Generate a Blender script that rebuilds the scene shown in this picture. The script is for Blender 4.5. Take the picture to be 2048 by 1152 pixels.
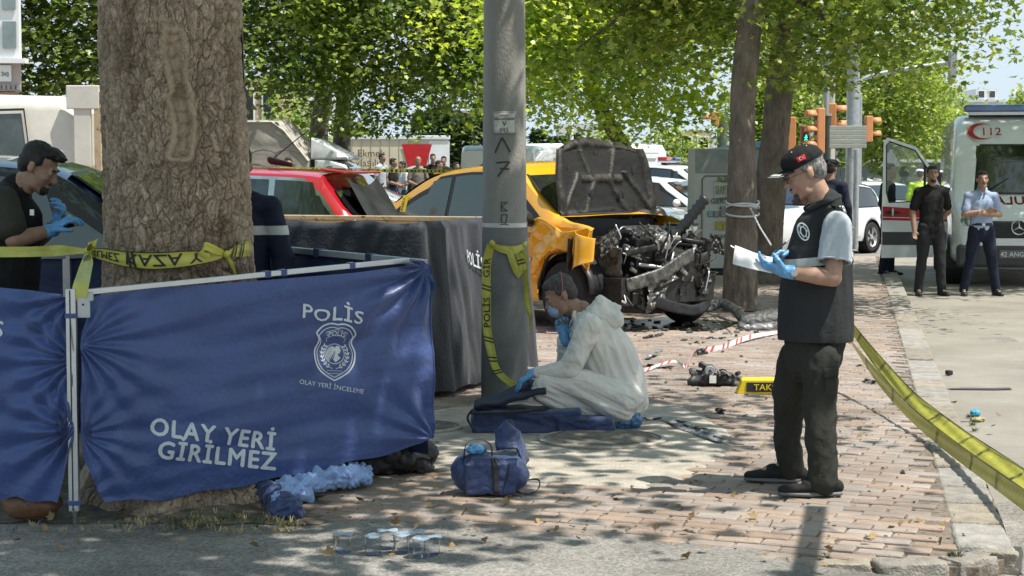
import bpy, bmesh, math, random
import numpy as np
from mathutils import Vector, Matrix, noise
from mathutils.bvhtree import BVHTree
for o in list(bpy.data.objects): bpy.data.objects.remove(o)
R = math.radians; PI = math.pi
SC = bpy.context.scene
COL = SC.collection
# ---------------------------------------------------------------- camera, sky, sun, exposure
FPX = 3600.0; HOR = 342.0; CH = 1.60
PIT = math.atan((576 - HOR) / FPX)
cd = bpy.data.cameras.new('camera'); cam = bpy.data.objects.new('camera', cd); COL.objects.link(cam)
cam.location = (0, 0, CH); cam.rotation_euler = (R(90) - PIT, 0, 0)
cd.sensor_width = 36; cd.lens = FPX / 2048 * 36; cd.clip_start = .1; cd.clip_end = 3000
SC.camera = cam
SUN_DIR = Vector((.90, -.42, 0)).normalized()
ELEV = R(66)
w = bpy.data.worlds.new('World'); SC.world = w; w.use_nodes = True
nt = w.node_tree; nt.nodes.clear()
sky = nt.nodes.new('ShaderNodeTexSky'); sky.sky_type = 'NISHITA'; sky.sun_disc = False
sky.sun_elevation = ELEV; sky.sun_rotation = math.atan2(SUN_DIR.x, SUN_DIR.y)
sky.dust_density = 1.2; sky.air_density = 1.1; sky.ozone_density = 1.5
bg = nt.nodes.new('ShaderNodeBackground'); bg.inputs[1].default_value = .15
wo = nt.nodes.new('ShaderNodeOutputWorld')
lim = nt.nodes.new('ShaderNodeMix'); lim.data_type = 'RGBA'; lim.blend_type = 'DARKEN'; lim.inputs[0].default_value = 1; lim.inputs[7].default_value = (2.1, 2.5, 2.8, 1)
nt.links.new(sky.outputs[0], lim.inputs[6]); nt.links.new(lim.outputs[2], bg.inputs[0]); nt.links.new(bg.outputs[0], wo.inputs[0])
sl = bpy.data.lights.new('sun', 'SUN'); sl.energy = 3.05; sl.angle = R(.55); sl.color = (1, .95, .86)
so = bpy.data.objects.new('sun', sl); COL.objects.link(so)
sd = Vector((SUN_DIR.x * math.cos(ELEV), SUN_DIR.y * math.cos(ELEV), math.sin(ELEV)))
so.rotation_euler = sd.to_track_quat('Z', 'Y').to_euler()
so.location = (6, -4, 14)
SC.view_settings.view_transform = 'Standard'; SC.view_settings.look = 'None'
SC.view_settings.gamma = 1; SC.view_settings.exposure = 1.2
SC.view_settings.use_curve_mapping = False
SC.render.engine = 'CYCLES'
SC.cycles.max_bounces = 8; SC.cycles.transparent_max_bounces = 12
SC.cycles.use_denoising = True

def at(px, py, Y):
    """point at depth Y on the line of sight of a photograph pixel"""
    sp, cp = math.sin(PIT), math.cos(PIT); a = (px - 1024) / FPX; b = (576 - py) / FPX
    d = Vector((a, cp + b * sp, -sp + b * cp)); t = Y / d.y
    return Vector((d.x * t, Y, CH + d.z * t))
def gr(px, py, z=0.):
    sp, cp = math.sin(PIT), math.cos(PIT); a = (px - 1024) / FPX; b = (576 - py) / FPX
    d = Vector((a, cp + b * sp, -sp + b * cp)); t = (z - CH) / d.z
    return Vector((d.x * t, d.y * t, z))
def proj(p):
    sp, cp = math.sin(PIT), math.cos(PIT); x, y, z = p[0], p[1], p[2] - CH
    dz = y * cp - z * sp; u = y * sp + z * cp
    return 1024 + FPX * x / dz, 576 - FPX * u / dz
# ---------------------------------------------------------------- materials
MATS = {}
def mat(name, col, rough=.6, metal=0., var=.12, vs=6., bump=0., bs=60., spec=.5, trans=0., emit=None, coat=0., col2=None, stretch=None, rnd=0., alpha=None, attr=None, sheen=0.):
    if name in MATS: return MATS[name]
    m = bpy.data.materials.new(name); m.use_nodes = True; n = m.node_tree.nodes; l = m.node_tree.links
    b = n['Principled BSDF']
    tc = n.new('ShaderNodeTexCoord'); co = tc.outputs['Object']
    if stretch:
        mp = n.new('ShaderNodeMapping'); mp.inputs['Scale'].default_value = stretch
        l.new(co, mp.inputs[0]); co = mp.outputs[0]
    c2 = col2 or tuple(max(0, min(1, c * (1 - var * 2))) for c in col)
    c1 = col if col2 else tuple(min(1, c * (1 + var * .6)) for c in col)
    nz = n.new('ShaderNodeTexNoise'); nz.inputs['Scale'].default_value = vs; nz.inputs['Detail'].default_value = 5; nz.inputs['Roughness'].default_value = .65
    l.new(co, nz.inputs['Vector'])
    rp = n.new('ShaderNodeValToRGB'); rp.color_ramp.elements[0].position = .32; rp.color_ramp.elements[1].position = .68
    rp.color_ramp.elements[0].color = (*c2, 1); rp.color_ramp.elements[1].color = (*c1, 1)
    l.new(nz.outputs[0], rp.inputs[0]); cs = rp.outputs[0]
    if rnd or attr:
        hs = n.new('ShaderNodeHueSaturation')
        if attr:
            oi = n.new('ShaderNodeAttribute'); oi.attribute_name = attr; src = oi.outputs['Fac']
        else:
            oi = n.new('ShaderNodeObjectInfo'); src = oi.outputs['Random']
        mr = n.new('ShaderNodeMapRange'); mr.inputs[3].default_value = 1 - rnd; mr.inputs[4].default_value = 1 + rnd
        l.new(src, mr.inputs[0]); l.new(mr.outputs[0], hs.inputs['Value'])
        m2 = n.new('ShaderNodeMath'); m2.operation = 'MULTIPLY'; m2.inputs[1].default_value = 7.31; l.new(src, m2.inputs[0])
        m3 = n.new('ShaderNodeMath'); m3.operation = 'FRACT'; l.new(m2.outputs[0], m3.inputs[0])
        m4 = n.new('ShaderNodeMapRange'); m4.inputs[3].default_value = .6; m4.inputs[4].default_value = 1.35; l.new(m3.outputs[0], m4.inputs[0])
        l.new(m4.outputs[0], hs.inputs['Saturation']); l.new(cs, hs.inputs['Color']); cs = hs.outputs[0]
    l.new(cs, b.inputs['Base Color'])
    b.inputs['Metallic'].default_value = metal; b.inputs['Specular IOR Level'].default_value = spec
    b.inputs['Coat Weight'].default_value = coat; b.inputs['Coat Roughness'].default_value = .04
    if sheen: b.inputs['Sheen Weight'].default_value = sheen
    rr = n.new('ShaderNodeMapRange'); rr.inputs[3].default_value = max(0, rough - .08); rr.inputs[4].default_value = min(1, rough + .1)
    l.new(nz.outputs[0], rr.inputs[0]); l.new(rr.outputs[0], b.inputs['Roughness'])
    if trans: b.inputs['Transmission Weight'].default_value = trans
    if alpha is not None: b.inputs['Alpha'].default_value = alpha
    if emit: b.inputs['Emission Color'].default_value = (*emit[0], 1); b.inputs['Emission Strength'].default_value = emit[1]
    if bump:
        n2 = n.new('ShaderNodeTexNoise'); n2.inputs['Scale'].default_value = bs; n2.inputs['Detail'].default_value = 4
        l.new(co, n2.inputs['Vector'])
        bp = n.new('ShaderNodeBump'); bp.inputs['Strength'].default_value = bump; bp.inputs['Distance'].default_value = .01
        l.new(n2.outputs[0], bp.inputs['Height']); l.new(bp.outputs[0], b.inputs['Normal'])
    MATS[name] = m; return m
def leafmat(name, c_lo, c_hi, tr=.4):
    m = bpy.data.materials.new(name); m.use_nodes = True; n = m.node_tree.nodes; l = m.node_tree.links; n.clear()
    at_ = n.new('ShaderNodeAttribute'); at_.attribute_name = 'tint'
    rp = n.new('ShaderNodeValToRGB'); rp.color_ramp.elements[0].color = (*c_lo, 1); rp.color_ramp.elements[1].color = (*c_hi, 1)
    l.new(at_.outputs['Fac'], rp.inputs[0])
    df = n.new('ShaderNodeBsdfDiffuse'); ts = n.new('ShaderNodeBsdfTranslucent'); gl = n.new('ShaderNodeBsdfGlossy'); gl.inputs['Roughness'].default_value = .42
    l.new(rp.outputs[0], df.inputs[0])
    hs = n.new('ShaderNodeHueSaturation'); hs.inputs['Value'].default_value = 1.75; hs.inputs['Saturation'].default_value = 1.1; hs.inputs['Hue'].default_value = .505
    l.new(rp.outputs[0], hs.inputs['Color']); l.new(hs.outputs[0], ts.inputs[0])
    m1 = n.new('ShaderNodeMixShader'); m1.inputs[0].default_value = tr; l.new(df.outputs[0], m1.inputs[1]); l.new(ts.outputs[0], m1.inputs[2])
    m2 = n.new('ShaderNodeMixShader'); m2.inputs[0].default_value = .05; l.new(m1.outputs[0], m2.inputs[1]); l.new(gl.outputs[0], m2.inputs[2])
    o = n.new('ShaderNodeOutputMaterial'); l.new(m2.outputs[0], o.inputs[0]); return m
def clearmat(name, col=(1, 1, 1), rough=.02, amount=.75, ior=1.45):
    """thin clear plastic or glass: part transparent, part glossy"""
    if name in MATS: return MATS[name]
    m = bpy.data.materials.new(name); m.use_nodes = True; n = m.node_tree.nodes; l = m.node_tree.links; n.clear()
    tr = n.new('ShaderNodeBsdfTransparent'); tr.inputs[0].default_value = (*col, 1)
    gl = n.new('ShaderNodeBsdfGlossy'); gl.inputs['Roughness'].default_value = rough
    fr = n.new('ShaderNodeFresnel'); fr.inputs[0].default_value = ior
    ad = n.new('ShaderNodeMath'); ad.operation = 'ADD'; ad.inputs[1].default_value = 1 - amount; ad.use_clamp = True; l.new(fr.outputs[0], ad.inputs[0])
    mx = n.new('ShaderNodeMixShader'); l.new(ad.outputs[0], mx.inputs[0]); l.new(tr.outputs[0], mx.inputs[1]); l.new(gl.outputs[0], mx.inputs[2])
    o = n.new('ShaderNodeOutputMaterial'); l.new(mx.outputs[0], o.inputs[0]); MATS[name] = m; return m
M = {}
M['black'] = mat('black_plastic', (.018, .018, .02), .45, var=.2)
M['dark'] = mat('dark_metal', (.035, .033, .032), .5, .3, var=.3, vs=20)
M['rubber'] = mat('tyre_rubber', (.02, .02, .021), .85, bump=.3, bs=90)
M['glass'] = mat('car_glass', (.012, .016, .018), .04, spec=.9, coat=.6, var=.1)
M['chrome'] = mat('chrome', (.62, .63, .65), .18, 1.)
M['alu'] = mat('aluminium', (.62, .63, .64), .35, .85, var=.06)
M['white'] = mat('white_paint', (.74, .75, .76), .35, coat=.4, var=.03, vs=2)
M['whiteprint'] = mat('white_print', (.78, .79, .8), .7, var=.05, vs=40)
M['blackprint'] = mat('black_print', (.02, .02, .02), .7)
M['grey'] = mat('grey_paint', (.3, .31, .32), .5, var=.1)
M['steel'] = mat('galvanised_steel', (.42, .44, .46), .45, .5, var=.12, vs=12)
M['skin'] = mat('skin_tan', (.40, .235, .165), .55, var=.12, vs=25, bump=.12, bs=120)
M['skin2'] = mat('skin_olive', (.32, .19, .13), .55, var=.1, vs=25)
M['hair_dark'] = mat('dark_hair', (.014, .011, .01), .6, bump=.8, bs=180, stretch=(1, 1, .3))
M['hair_grey'] = mat('grey_hair', (.30, .29, .28), .7, var=.45, vs=120, bump=1., bs=220, stretch=(1, 1, .3))
M['hair_mix'] = mat('greying_hair', (.10, .09, .085), .7, var=.45, vs=120, bump=1., bs=220, stretch=(1, 1, .3))
M['glove'] = mat('blue_nitrile', (.13, .36, .66), .38, var=.12, vs=30, bump=.35, bs=70)
M['eye'] = mat('eye_white', (.6, .57, .54), .3); M['iris'] = mat('eye_dark', (.02, .015, .01), .2)
M['red'] = mat('red_print', (.5, .012, .018), .55)
M['yellow'] = mat('yellow_plastic', (.78, .56, .02), .4, var=.06)
# ---------------------------------------------------------------- mesh tools
def meta(o, label=None, cat=None, group=None, kind=None):
    if label: o['label'] = label
    if cat: o['category'] = cat
    if group: o['group'] = group
    if kind: o['kind'] = kind
    return o
def link(name, me, m=None, parent=None, smooth=False, ang=None, **k):
    o = bpy.data.objects.new(name, me); COL.objects.link(o)
    if m is not None and not me.materials:
        for x in (m if isinstance(m, (list, tuple)) else [m]): me.materials.append(x)
    if smooth:
        me.polygons.foreach_set('use_smooth', np.ones(len(me.polygons), dtype=bool))
        if ang: me.set_sharp_from_angle(angle=R(ang))
    if parent is not None:
        o.parent = parent
        o.matrix_parent_inverse = Matrix.Identity(4)
        pm = wmat(parent)
        o.matrix_local = pm.inverted() @ Matrix.Identity(4) if k.pop('world', True) else Matrix.Identity(4)
    else: k.pop('world', None)
    return meta(o, **k)
def wmat(o):
    ml = Matrix.LocRotScale(o.location, o.rotation_euler, o.scale)
    return (wmat(o.parent) @ ml) if o.parent else ml
def empty(name, loc=(0, 0, 0), rz=0., **k):
    o = bpy.data.objects.new(name, None); COL.objects.link(o); o.location = loc; o.rotation_euler = (0, 0, rz)
    o.empty_display_size = .1
    return meta(o, **k)
def V(*a): return Vector(a)
class MB:
    def __init__(s): s.v = []; s.f = []; s.mi = []; s.T = Matrix.Identity(4); s.m = 0
    def add(s, vs, fs):
        b = len(s.v); T = s.T
        s.v += [tuple(T @ Vector(v)) for v in vs]
        s.f += [tuple(i + b for i in f) for f in fs]; s.mi += [s.m] * len(fs); return s
    def box(s, c, d, rot=None):
        x, y, z = d[0] / 2, d[1] / 2, d[2] / 2
        vs = [Vector((a * x, b * y, e * z)) for e in (-1, 1) for b in (-1, 1) for a in (-1, 1)]
        if rot is not None:
            rm = rot if isinstance(rot, Matrix) else Matrix.Rotation(rot, 3, 'Z')
            vs = [rm @ v for v in vs]
        return s.add([v + Vector(c) for v in vs], [(0, 2, 3, 1), (4, 5, 7, 6), (0, 1, 5, 4), (2, 6, 7, 3), (0, 4, 6, 2), (1, 3, 7, 5)])
    def cyl(s, p0, p1, r0, r1=None, n=14, caps=True):
        r1 = r0 if r1 is None else r1
        p0, p1 = Vector(p0), Vector(p1); a = (p1 - p0).normalized()
        u = a.orthogonal().normalized(); v = a.cross(u)
        vs = [p + (u * math.cos(t) + v * math.sin(t)) * r for p, r in ((p0, r0), (p1, r1)) for t in [2 * PI * i / n for i in range(n)]]
        fs = [(i, (i + 1) % n, n + (i + 1) % n, n + i) for i in range(n)]
        if caps: fs += [tuple(range(n))[::-1], tuple(range(n, 2 * n))]
        return s.add(vs, fs)
    def tube(s, pts, r, n=8, closed=False):
        pts = [Vector(p) for p in pts]; m = len(pts); vs = []; fs = []; pu = None
        for i, p in enumerate(pts):
            a = (pts[(i + 1) % m] - pts[i - 1]) if closed else (pts[min(i + 1, m - 1)] - pts[max(i - 1, 0)])
            a = a.normalized() if a.length > 1e-9 else Vector((0, 0, 1))
            u = (pu - a * pu.dot(a)) if pu is not None else a.orthogonal()
            if u.length < 1e-6: u = a.orthogonal()
            u.normalize(); pu = u; w_ = a.cross(u); rr = r[i] if isinstance(r, (list, tuple)) else r
            vs += [p + (u * math.cos(2 * PI * k / n) + w_ * math.sin(2 * PI * k / n)) * rr for k in range(n)]
        for i in range(m if closed else m - 1):
            j = (i + 1) % m
            fs += [(i * n + k, i * n + (k + 1) % n, j * n + (k + 1) % n, j * n + k) for k in range(n)]
        if not closed: fs += [tuple(range(n))[::-1], tuple(range((m - 1) * n, m * n))]
        return s.add(vs, fs)
    def ell(s, c, r, rot=None, nu=14, nv=9):
        c = Vector(c); vs = [Vector((0, 0, -r[2]))]; fs = []
        for j in range(1, nv):
            ph = -PI / 2 + PI * j / nv
            vs += [Vector((r[0] * math.cos(ph) * math.cos(2 * PI * i / nu), r[1] * math.cos(ph) * math.sin(2 * PI * i / nu), r[2] * math.sin(ph))) for i in range(nu)]
        vs.append(Vector((0, 0, r[2])))
        for i in range(nu):
            fs.append((0, 1 + (i + 1) % nu, 1 + i))
            for j in range(nv - 2):
                a = 1 + j * nu; fs.append((a + i, a + (i + 1) % nu, a + nu + (i + 1) % nu, a + nu + i))
            a = 1 + (nv - 2) * nu; fs.append((a + i, a + (i + 1) % nu, len(vs) - 1))
        if rot is not None: vs = [rot @ v for v in vs]
        return s.add([v + c for v in vs], fs)
    def cap(s, p0, p1, r0, r1, fl=1., side=None, n=16):
        """tapered capsule, cross-section flattened by fl across the side vector"""
        p0, p1 = Vector(p0), Vector(p1); a = p1 - p0
        a = a.normalized() if a.length > 1e-6 else Vector((0, 0, 1))
        u = Vector(side) if side is not None else a.orthogonal()
        u = u - a * u.dot(a); u = u.normalized() if u.length > 1e-5 else a.orthogonal().normalized(); v = a.cross(u)
        rings = []
        for k in range(5):
            t = PI / 2 * (k + .35) / 5.35; rings.append((p0 - a * r0 * math.cos(t) * min(1, fl + .3), r0 * math.sin(t)))
        rings.append((p0, r0)); rings.append((p1, r1))
        for k in range(4, -1, -1):
            t = PI / 2 * (k + .35) / 5.35; rings.append((p1 + a * r1 * math.cos(t) * min(1, fl + .3), r1 * math.sin(t)))
        vs = [c + u * (r * math.cos(2 * PI * i / n)) + v * (r * fl * math.sin(2 * PI * i / n)) for c, r in rings for i in range(n)]
        m = len(rings)
        fs = [(j * n + i, j * n + (i + 1) % n, (j + 1) * n + (i + 1) % n, (j + 1) * n + i) for j in range(m - 1) for i in range(n)]
        fs += [tuple(range(n))[::-1], tuple(range((m - 1) * n, m * n))]
        return s.add(vs, fs)
    def chain(s, pts, fl=1., side=None):
        for (a, ra), (b, rb) in zip(pts, pts[1:]): s.cap(a, b, ra, rb, fl, side)
        return s
    def prism(s, poly, fn, th):
        """2-D outline mapped by fn(x,y,h) with h=0 and h=th"""
        n = len(poly); vs = [fn(x, y, 0) for x, y in poly] + [fn(x, y, th) for x, y in poly]
        return s.add(vs, [tuple(range(n))[::-1], tuple(range(n, 2 * n))] + [(i, (i + 1) % n, n + (i + 1) % n, n + i) for i in range(n)])
    def grid(s, fn, nu, nv, closed=False):
        vs = [fn(i / (nu - 1), j / (nv - 1)) for j in range(nv) for i in range(nu)]
        return s.add(vs, [(j * nu + i, j * nu + i + 1, (j + 1) * nu + i + 1, (j + 1) * nu + i) for j in range(nv - 1) for i in range(nu - 1)])
    def lathe(s, prof, c, axis='Y', n=28):
        c = Vector(c); vs = []
        for r, h in prof:
            for i in range(n):
                a = 2 * PI * i / n; p = (r * math.cos(a), h, r * math.sin(a)) if axis == 'Y' else ((r * math.cos(a), r * math.sin(a), h) if axis == 'Z' else (h, r * math.cos(a), r * math.sin(a)))
                vs.append(c + Vector(p))
        m = len(prof)
        fs = [(j * n + i, j * n + (i + 1) % n, (j + 1) * n + (i + 1) % n, (j + 1) * n + i) for j in range(m - 1) for i in range(n)]
        return s.add(vs, fs)
    def mesh(s, name):
        me = bpy.data.meshes.new(name); me.from_pydata([tuple(v) for v in s.v], [], s.f)
        if any(s.mi): me.polygons.foreach_set('material_index', s.mi)
        return me
    def build(s, name, m, parent=None, smooth=False, ang=None, bevel=0, thick=0, **k):
        me = s.mesh(name)
        bm = bmesh.new(); bm.from_mesh(me)
        if not thick: bmesh.ops.recalc_face_normals(bm, faces=bm.faces)
        bm.to_mesh(me); bm.free()
        o = link(name, me, m, parent, smooth, ang, **k)
        if thick: q = o.modifiers.new('s', 'SOLIDIFY'); q.thickness = thick; q.offset = 0
        if bevel: q = o.modifiers.new('b', 'BEVEL'); q.width = bevel; q.segments = 2; q.limit_method = 'ANGLE'; q.angle_limit = R(40)
        return o
TMP = bpy.data.scenes.new('scratch')
def remesh(mb, voxel, it=2, fac=.5):
    o = bpy.data.objects.new('scratch', mb.mesh('scratch')); TMP.collection.objects.link(o)
    q = o.modifiers.new('r', 'REMESH'); q.mode = 'VOXEL'; q.voxel_size = voxel
    if it: q = o.modifiers.new('s', 'SMOOTH'); q.iterations = it; q.factor = fac
    vl = TMP.view_layers[0]; vl.update(); me = bpy.data.meshes.new_from_object(o.evaluated_get(vl.depsgraph))
    bpy.data.objects.remove(o); return me
def fold(me, fn):
    """push vertices along their normals by fn(co, no) metres"""
    co = [v.co.copy() for v in me.vertices]; no = [v.normal.copy() for v in me.vertices]
    out = np.empty(len(co) * 3, dtype=np.float32)
    for i, (c, n_) in enumerate(zip(co, no)):
        p = c + n_ * fn(c, n_); out[3 * i:3 * i + 3] = p
    me.vertices.foreach_set('co', out); me.update()
def wrinkle(amp, sc, stretch=(1, 1, 1), ridge=True, seed=0):
    sx, sy, sz = (a * sc for a in stretch)
    def fn(c, n_):
        v = noise.noise(Vector((c.x * sx + seed, c.y * sy, c.z * sz))) + .5 * noise.noise(Vector((c.x * sx * 2.1, c.y * sy * 2.1 + seed, c.z * sz * 2.1)))
        return amp * ((1 - 2.2 * abs(v)) if ridge else v)
    return fn
def blob(name, mb, vox, m, parent=None, it=2, wr=None, **k):
    me = remesh(mb, vox, it)
    if wr: fold(me, wr)
    return link(name, me, m, parent, True, **k)
def drape(d, amp, along=2.5, across=18., seed=0., low=.4):
    a = Vector(d).normalized(); sv = Vector((seed, seed * .7, -seed))
    def fn(c, n_):
        t = c.dot(a); p = c - a * t; v = noise.noise(a * (t * along) + p * across + sv); w_ = noise.noise(a * (t * along * 1.7) + p * across * 2.1 - sv)
        return amp * (v - .8 * abs(w_)) + amp * low * 2 * noise.noise(c * 5 + sv)
    return fn
def crumpled(amp, sc, seed=0.):
    sv = Vector((seed, 3 - seed, seed * 2))
    def fn(c, n_):
        d = noise.voronoi(c * sc + sv)[0]; e = noise.voronoi(c * sc * 2.3 - sv)[0]; return amp * (1.1 * (d[1] - d[0]) - .55) + amp * .45 * (e[1] - e[0] - .4)
    return fn
def hem(me, co, no):
    bm = bmesh.new(); bm.from_mesh(me); bmesh.ops.bisect_plane(bm, geom=bm.verts[:] + bm.edges[:] + bm.faces[:], plane_co=co, plane_no=no, clear_inner=True); bm.to_mesh(me); bm.free()
def text2d(s, size=1., bold=0., align='CENTER', shear=0., sx=1., cuts=0.):
    cu = bpy.data.curves.new('t', 'FONT'); cu.body = s; cu.size = size; cu.space_character = 1.0 + bold * 1.6; cu.align_x = align; cu.shear = shear
    cu.resolution_u = 3; cu.fill_mode = 'FRONT'
    ob = bpy.data.objects.new('t', cu); me = bpy.data.meshes.new_from_object(ob)
    bpy.data.objects.remove(ob)
    bm = bmesh.new(); bm.from_mesh(me); bmesh.ops.remove_doubles(bm, verts=bm.verts, dist=1e-5 * size)
    if cuts:
        for _ in range(3):
            es = [e for e in bm.edges if e.calc_length() > cuts]
            if not es: break
            bmesh.ops.subdivide_edges(bm, edges=es, cuts=1); bmesh.ops.triangulate(bm, faces=[f for f in bm.faces if len(f.verts) > 3])
    bm.verts.ensure_lookup_table()
    vs = [(v.co.x * sx, v.co.y) for v in bm.verts]; fs = [tuple(v.index for v in f.verts) for f in bm.faces]
    bm.free(); return vs, fs
def lettering(name, s, fn, m, parent, size, bold=.02, th=.0015, sx=1., shear=0., cuts=0., align='CENTER', **k):
    """letters mapped onto a surface: fn(x, y, h) with h the height above the surface"""
    vs, fs = text2d(s, size, bold, align, shear, sx, cuts)
    mb = MB(); mb.add([fn(x, y, th) for x, y in vs], fs)
    if bold >= .02:
        d = bold * size * .42
        for dx, dy, dk in ((d, 0, 1), (-d, 0, 2), (0, d * .8, 3), (0, -d * .8, 4)): mb.add([fn(x + dx, y + dy, th + .0004 * dk) for x, y in vs], fs)
    me = mb.mesh(name); return link(name, me, m, parent, **k)
def plane_fn(o, u, v):
    o, u, v = Vector(o), Vector(u).normalized(), Vector(v).normalized(); n_ = u.cross(v)
    return lambda x, y, h: o + u * x + v * y + n_ * h
def catmull(pts, n):
    pts = [Vector(p) for p in pts]; out = []; m = len(pts)
    for i in range(m - 1):
        a, b, c, d = pts[max(i - 1, 0)], pts[i], pts[i + 1], pts[min(i + 2, m - 1)]
        for k in range(n):
            t = k / n; out.append(.5 * ((2 * b) + (c - a) * t + (2 * a - 5 * b + 4 * c - d) * t * t + (3 * b - a - 3 * c + d) * t ** 3))
    out.append(pts[-1]); return out
def interp(x, pts):
    return float(np.interp(x, [p[0] for p in pts], [p[1] for p in pts]))
def copytree(o, parent=None):
    c = o.copy(); COL.objects.link(c)
    if parent is not None: c.parent = parent
    for ch in list(o.children): copytree(ch, c)
    return c
rnd = random.Random(7)
nrng = np.random.default_rng(7)
# ================================================================ GROUND
KX = lambda y: 2.36 + (y - 8.7) * .19            # outer line of the kerb
def groundz(x, y):
    a = max(0., min(1., (x - .9) / 1.3)); a = a * a * (3 - 2 * a)
    z = -.017 - a * .10
    b = max(0., min(1., (y - 8.6) / .8)); return z * (1 - b) - .13 * b if x < KX(y) + .2 else z * (1 - b) - .13 * b
m_asph = mat('old_asphalt', (.26, .25, .235), .9, vs=1.3, var=.14, bump=1., bs=170, spec=.2)
def asph_grain(m, name='asphalt_front'):
    n = m.node_tree.nodes; l = m.node_tree.links; b = n['Principled BSDF']
    old = b.inputs['Base Color'].links[0].from_socket
    tc = n.new('ShaderNodeTexCoord'); vz = n.new('ShaderNodeTexVoronoi'); vz.inputs['Scale'].default_value = 85; l.new(tc.outputs['Object'], vz.inputs[0])
    rp = n.new('ShaderNodeValToRGB'); rp.color_ramp.elements[0].color = (.45, .45, .45, 1); rp.color_ramp.elements[1].color = (1.6, 1.55, 1.5, 1)
    l.new(vz.outputs['Color'], rp.inputs[0]); mx = n.new('ShaderNodeMix'); mx.data_type = 'RGBA'; mx.blend_type = 'MULTIPLY'; mx.inputs[0].default_value = .8
    l.new(old, mx.inputs[6]); l.new(rp.outputs[0], mx.inputs[7]); l.new(mx.outputs[2], b.inputs['Base Color'])
asph_grain(m_asph)
mb = MB(); mb.grid(lambda u, v: (-9 + 50 * u, 1 + (60 * v ** 1.7), groundz(-9 + 50 * u, 1 + 60 * v ** 1.7) + .006 * noise.noise(Vector((u * 60, v * 30, 0)))), 160, 120)
mb.build('road', m_asph, smooth=True, kind='structure')
mb = MB(); mb.grid(lambda u, v: (KX(8.6 + 100 * v ** 1.6) + (.02 if v < .9 else .02) + 30 * u, 8.6 + 100 * v ** 1.6, -.126 + .004 * noise.noise(Vector((u * 60, v * 60, 4)))), 30, 60)
mb.build('side_road', mat('pale_asphalt', (.31, .285, .245), .92, vs=1.1, var=.12, bump=1., bs=150, spec=.2), smooth=True, kind='structure')
mb = MB(); mb.add([(-500, -30, -.24), (500, -30, -.24), (500, 900, -.16), (-500, 900, -.16)], [(0, 1, 2, 3)])
mb.build('ground', mat('distant_ground', (.2, .19, .175), .95, vs=.2), kind='structure')
# far street beyond the plaza, up to the far pavement
FRONT = [(-6, 8.32), (-2.2, 8.28), (-1.02, 8.02), (.46, 7.66), (1.25, 7.40), (1.95, 7.42), (2.14, 7.62)]
def front_y(x): return interp(x, FRONT)
slab = [p for p in FRONT] + [(KX(9), 9), (KX(24), 24), (KX(34), 34), (-14, 34), (-14, 8.32)]
m_sand = mat('joint_sand', (.20, .16, .125), .95, vs=30, var=.3, bump=.5)
def slabfn(x, y, h): return Vector((x, y, -.3 + h))
def inpoly(x, y, P):
    c = False; j = len(P) - 1
    for i in range(len(P)):
        if (P[i][1] > y) != (P[j][1] > y) and x < (P[j][0] - P[i][0]) * (y - P[i][1]) / (P[j][1] - P[i][1]) + P[i][0]: c = not c
        j = i
    return c
def dip(x, y):
    """the paving sinks towards the worn front edge"""
    e = y - front_y(x); t = max(0., min(1., 1 - e / .75)); return -.035 * t * t * (1 + .8 * (x > 1.2) * min(1., (x - 1.2)))
mb = MB(); mb.prism(slab, slabfn, .3 - .05); mb.build('pavement', m_sand, kind='structure')
pav = bpy.data.objects['pavement']
mb = MB()
def sand(u, v):
    x = -6 + 8.6 * u; y0 = front_y(x); y = y0 + (12.15 - y0) * v; x = min(x, KX(y) - .005)
    return (x, y, -.011 + dip(x, y))
mb.grid(sand, 70, 40)
def sand2(u, v):
    y = 12 + 22 * v; x = -14 + (KX(y) - .02 + 14) * u; return (x, y, -.011)
mb.grid(sand2, 30, 10); mb.build('joint_bed', m_sand, parent=pav, smooth=True)
# --- clay-coloured pavers, row by row
m_brick = mat('paver', (.37, .295, .25), .88, vs=14, col2=(.285, .235, .198), bump=.9, bs=160, rnd=.11, spec=.25)
m_brick2 = mat('paver_many', (.37, .295, .25), .88, vs=14, col2=(.285, .235, .198), bump=.9, bs=160, rnd=.11, attr='tint', spec=.25)
def stain(m, sc=1.1, lo=.66, hi=1.12):
    n = m.node_tree.nodes; l = m.node_tree.links; b = n['Principled BSDF']; old = b.inputs['Base Color'].links[0].from_socket
    ge = n.new('ShaderNodeNewGeometry'); nz = n.new('ShaderNodeTexNoise'); nz.inputs['Scale'].default_value = sc; nz.inputs['Detail'].default_value = 9; nz.inputs['Roughness'].default_value = .68; l.new(ge.outputs['Position'], nz.inputs[0])
    rp = n.new('ShaderNodeValToRGB'); rp.color_ramp.elements[0].position = .34; rp.color_ramp.elements[1].position = .6; rp.color_ramp.elements[0].color = (lo, lo * .99, lo * .97, 1); rp.color_ramp.elements[1].color = (hi, hi, hi, 1); l.new(nz.outputs[0], rp.inputs[0])
    mx = n.new('ShaderNodeMix'); mx.data_type = 'RGBA'; mx.blend_type = 'MULTIPLY'; mx.inputs[0].default_value = 1; l.new(old, mx.inputs[6]); l.new(rp.outputs[0], mx.inputs[7]); l.new(mx.outputs[2], b.inputs['Base Color'])
stain(m_brick); stain(m_brick2); stain(m_asph, .9, .72, 1.2)
patch = [gr(px, py).xy for px, py in ((842, 822), (1000, 806), (1180, 812), (1330, 806), (1420, 838), (1462, 868), (1452, 905), (1400, 935), (1330, 962), (1240, 975), (1100, 962), (960, 958), (870, 940), (850, 890), (800, 880), (790, 850))]
patch = [(p.x, p.y) for p in patch]
soil = [(-6, 8.3), (-1.05, 8.0), (-.93, 8.45), (-.95, 9.05), (-1.2, 9.5), (-2.3, 9.6), (-6, 9.5)]
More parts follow.
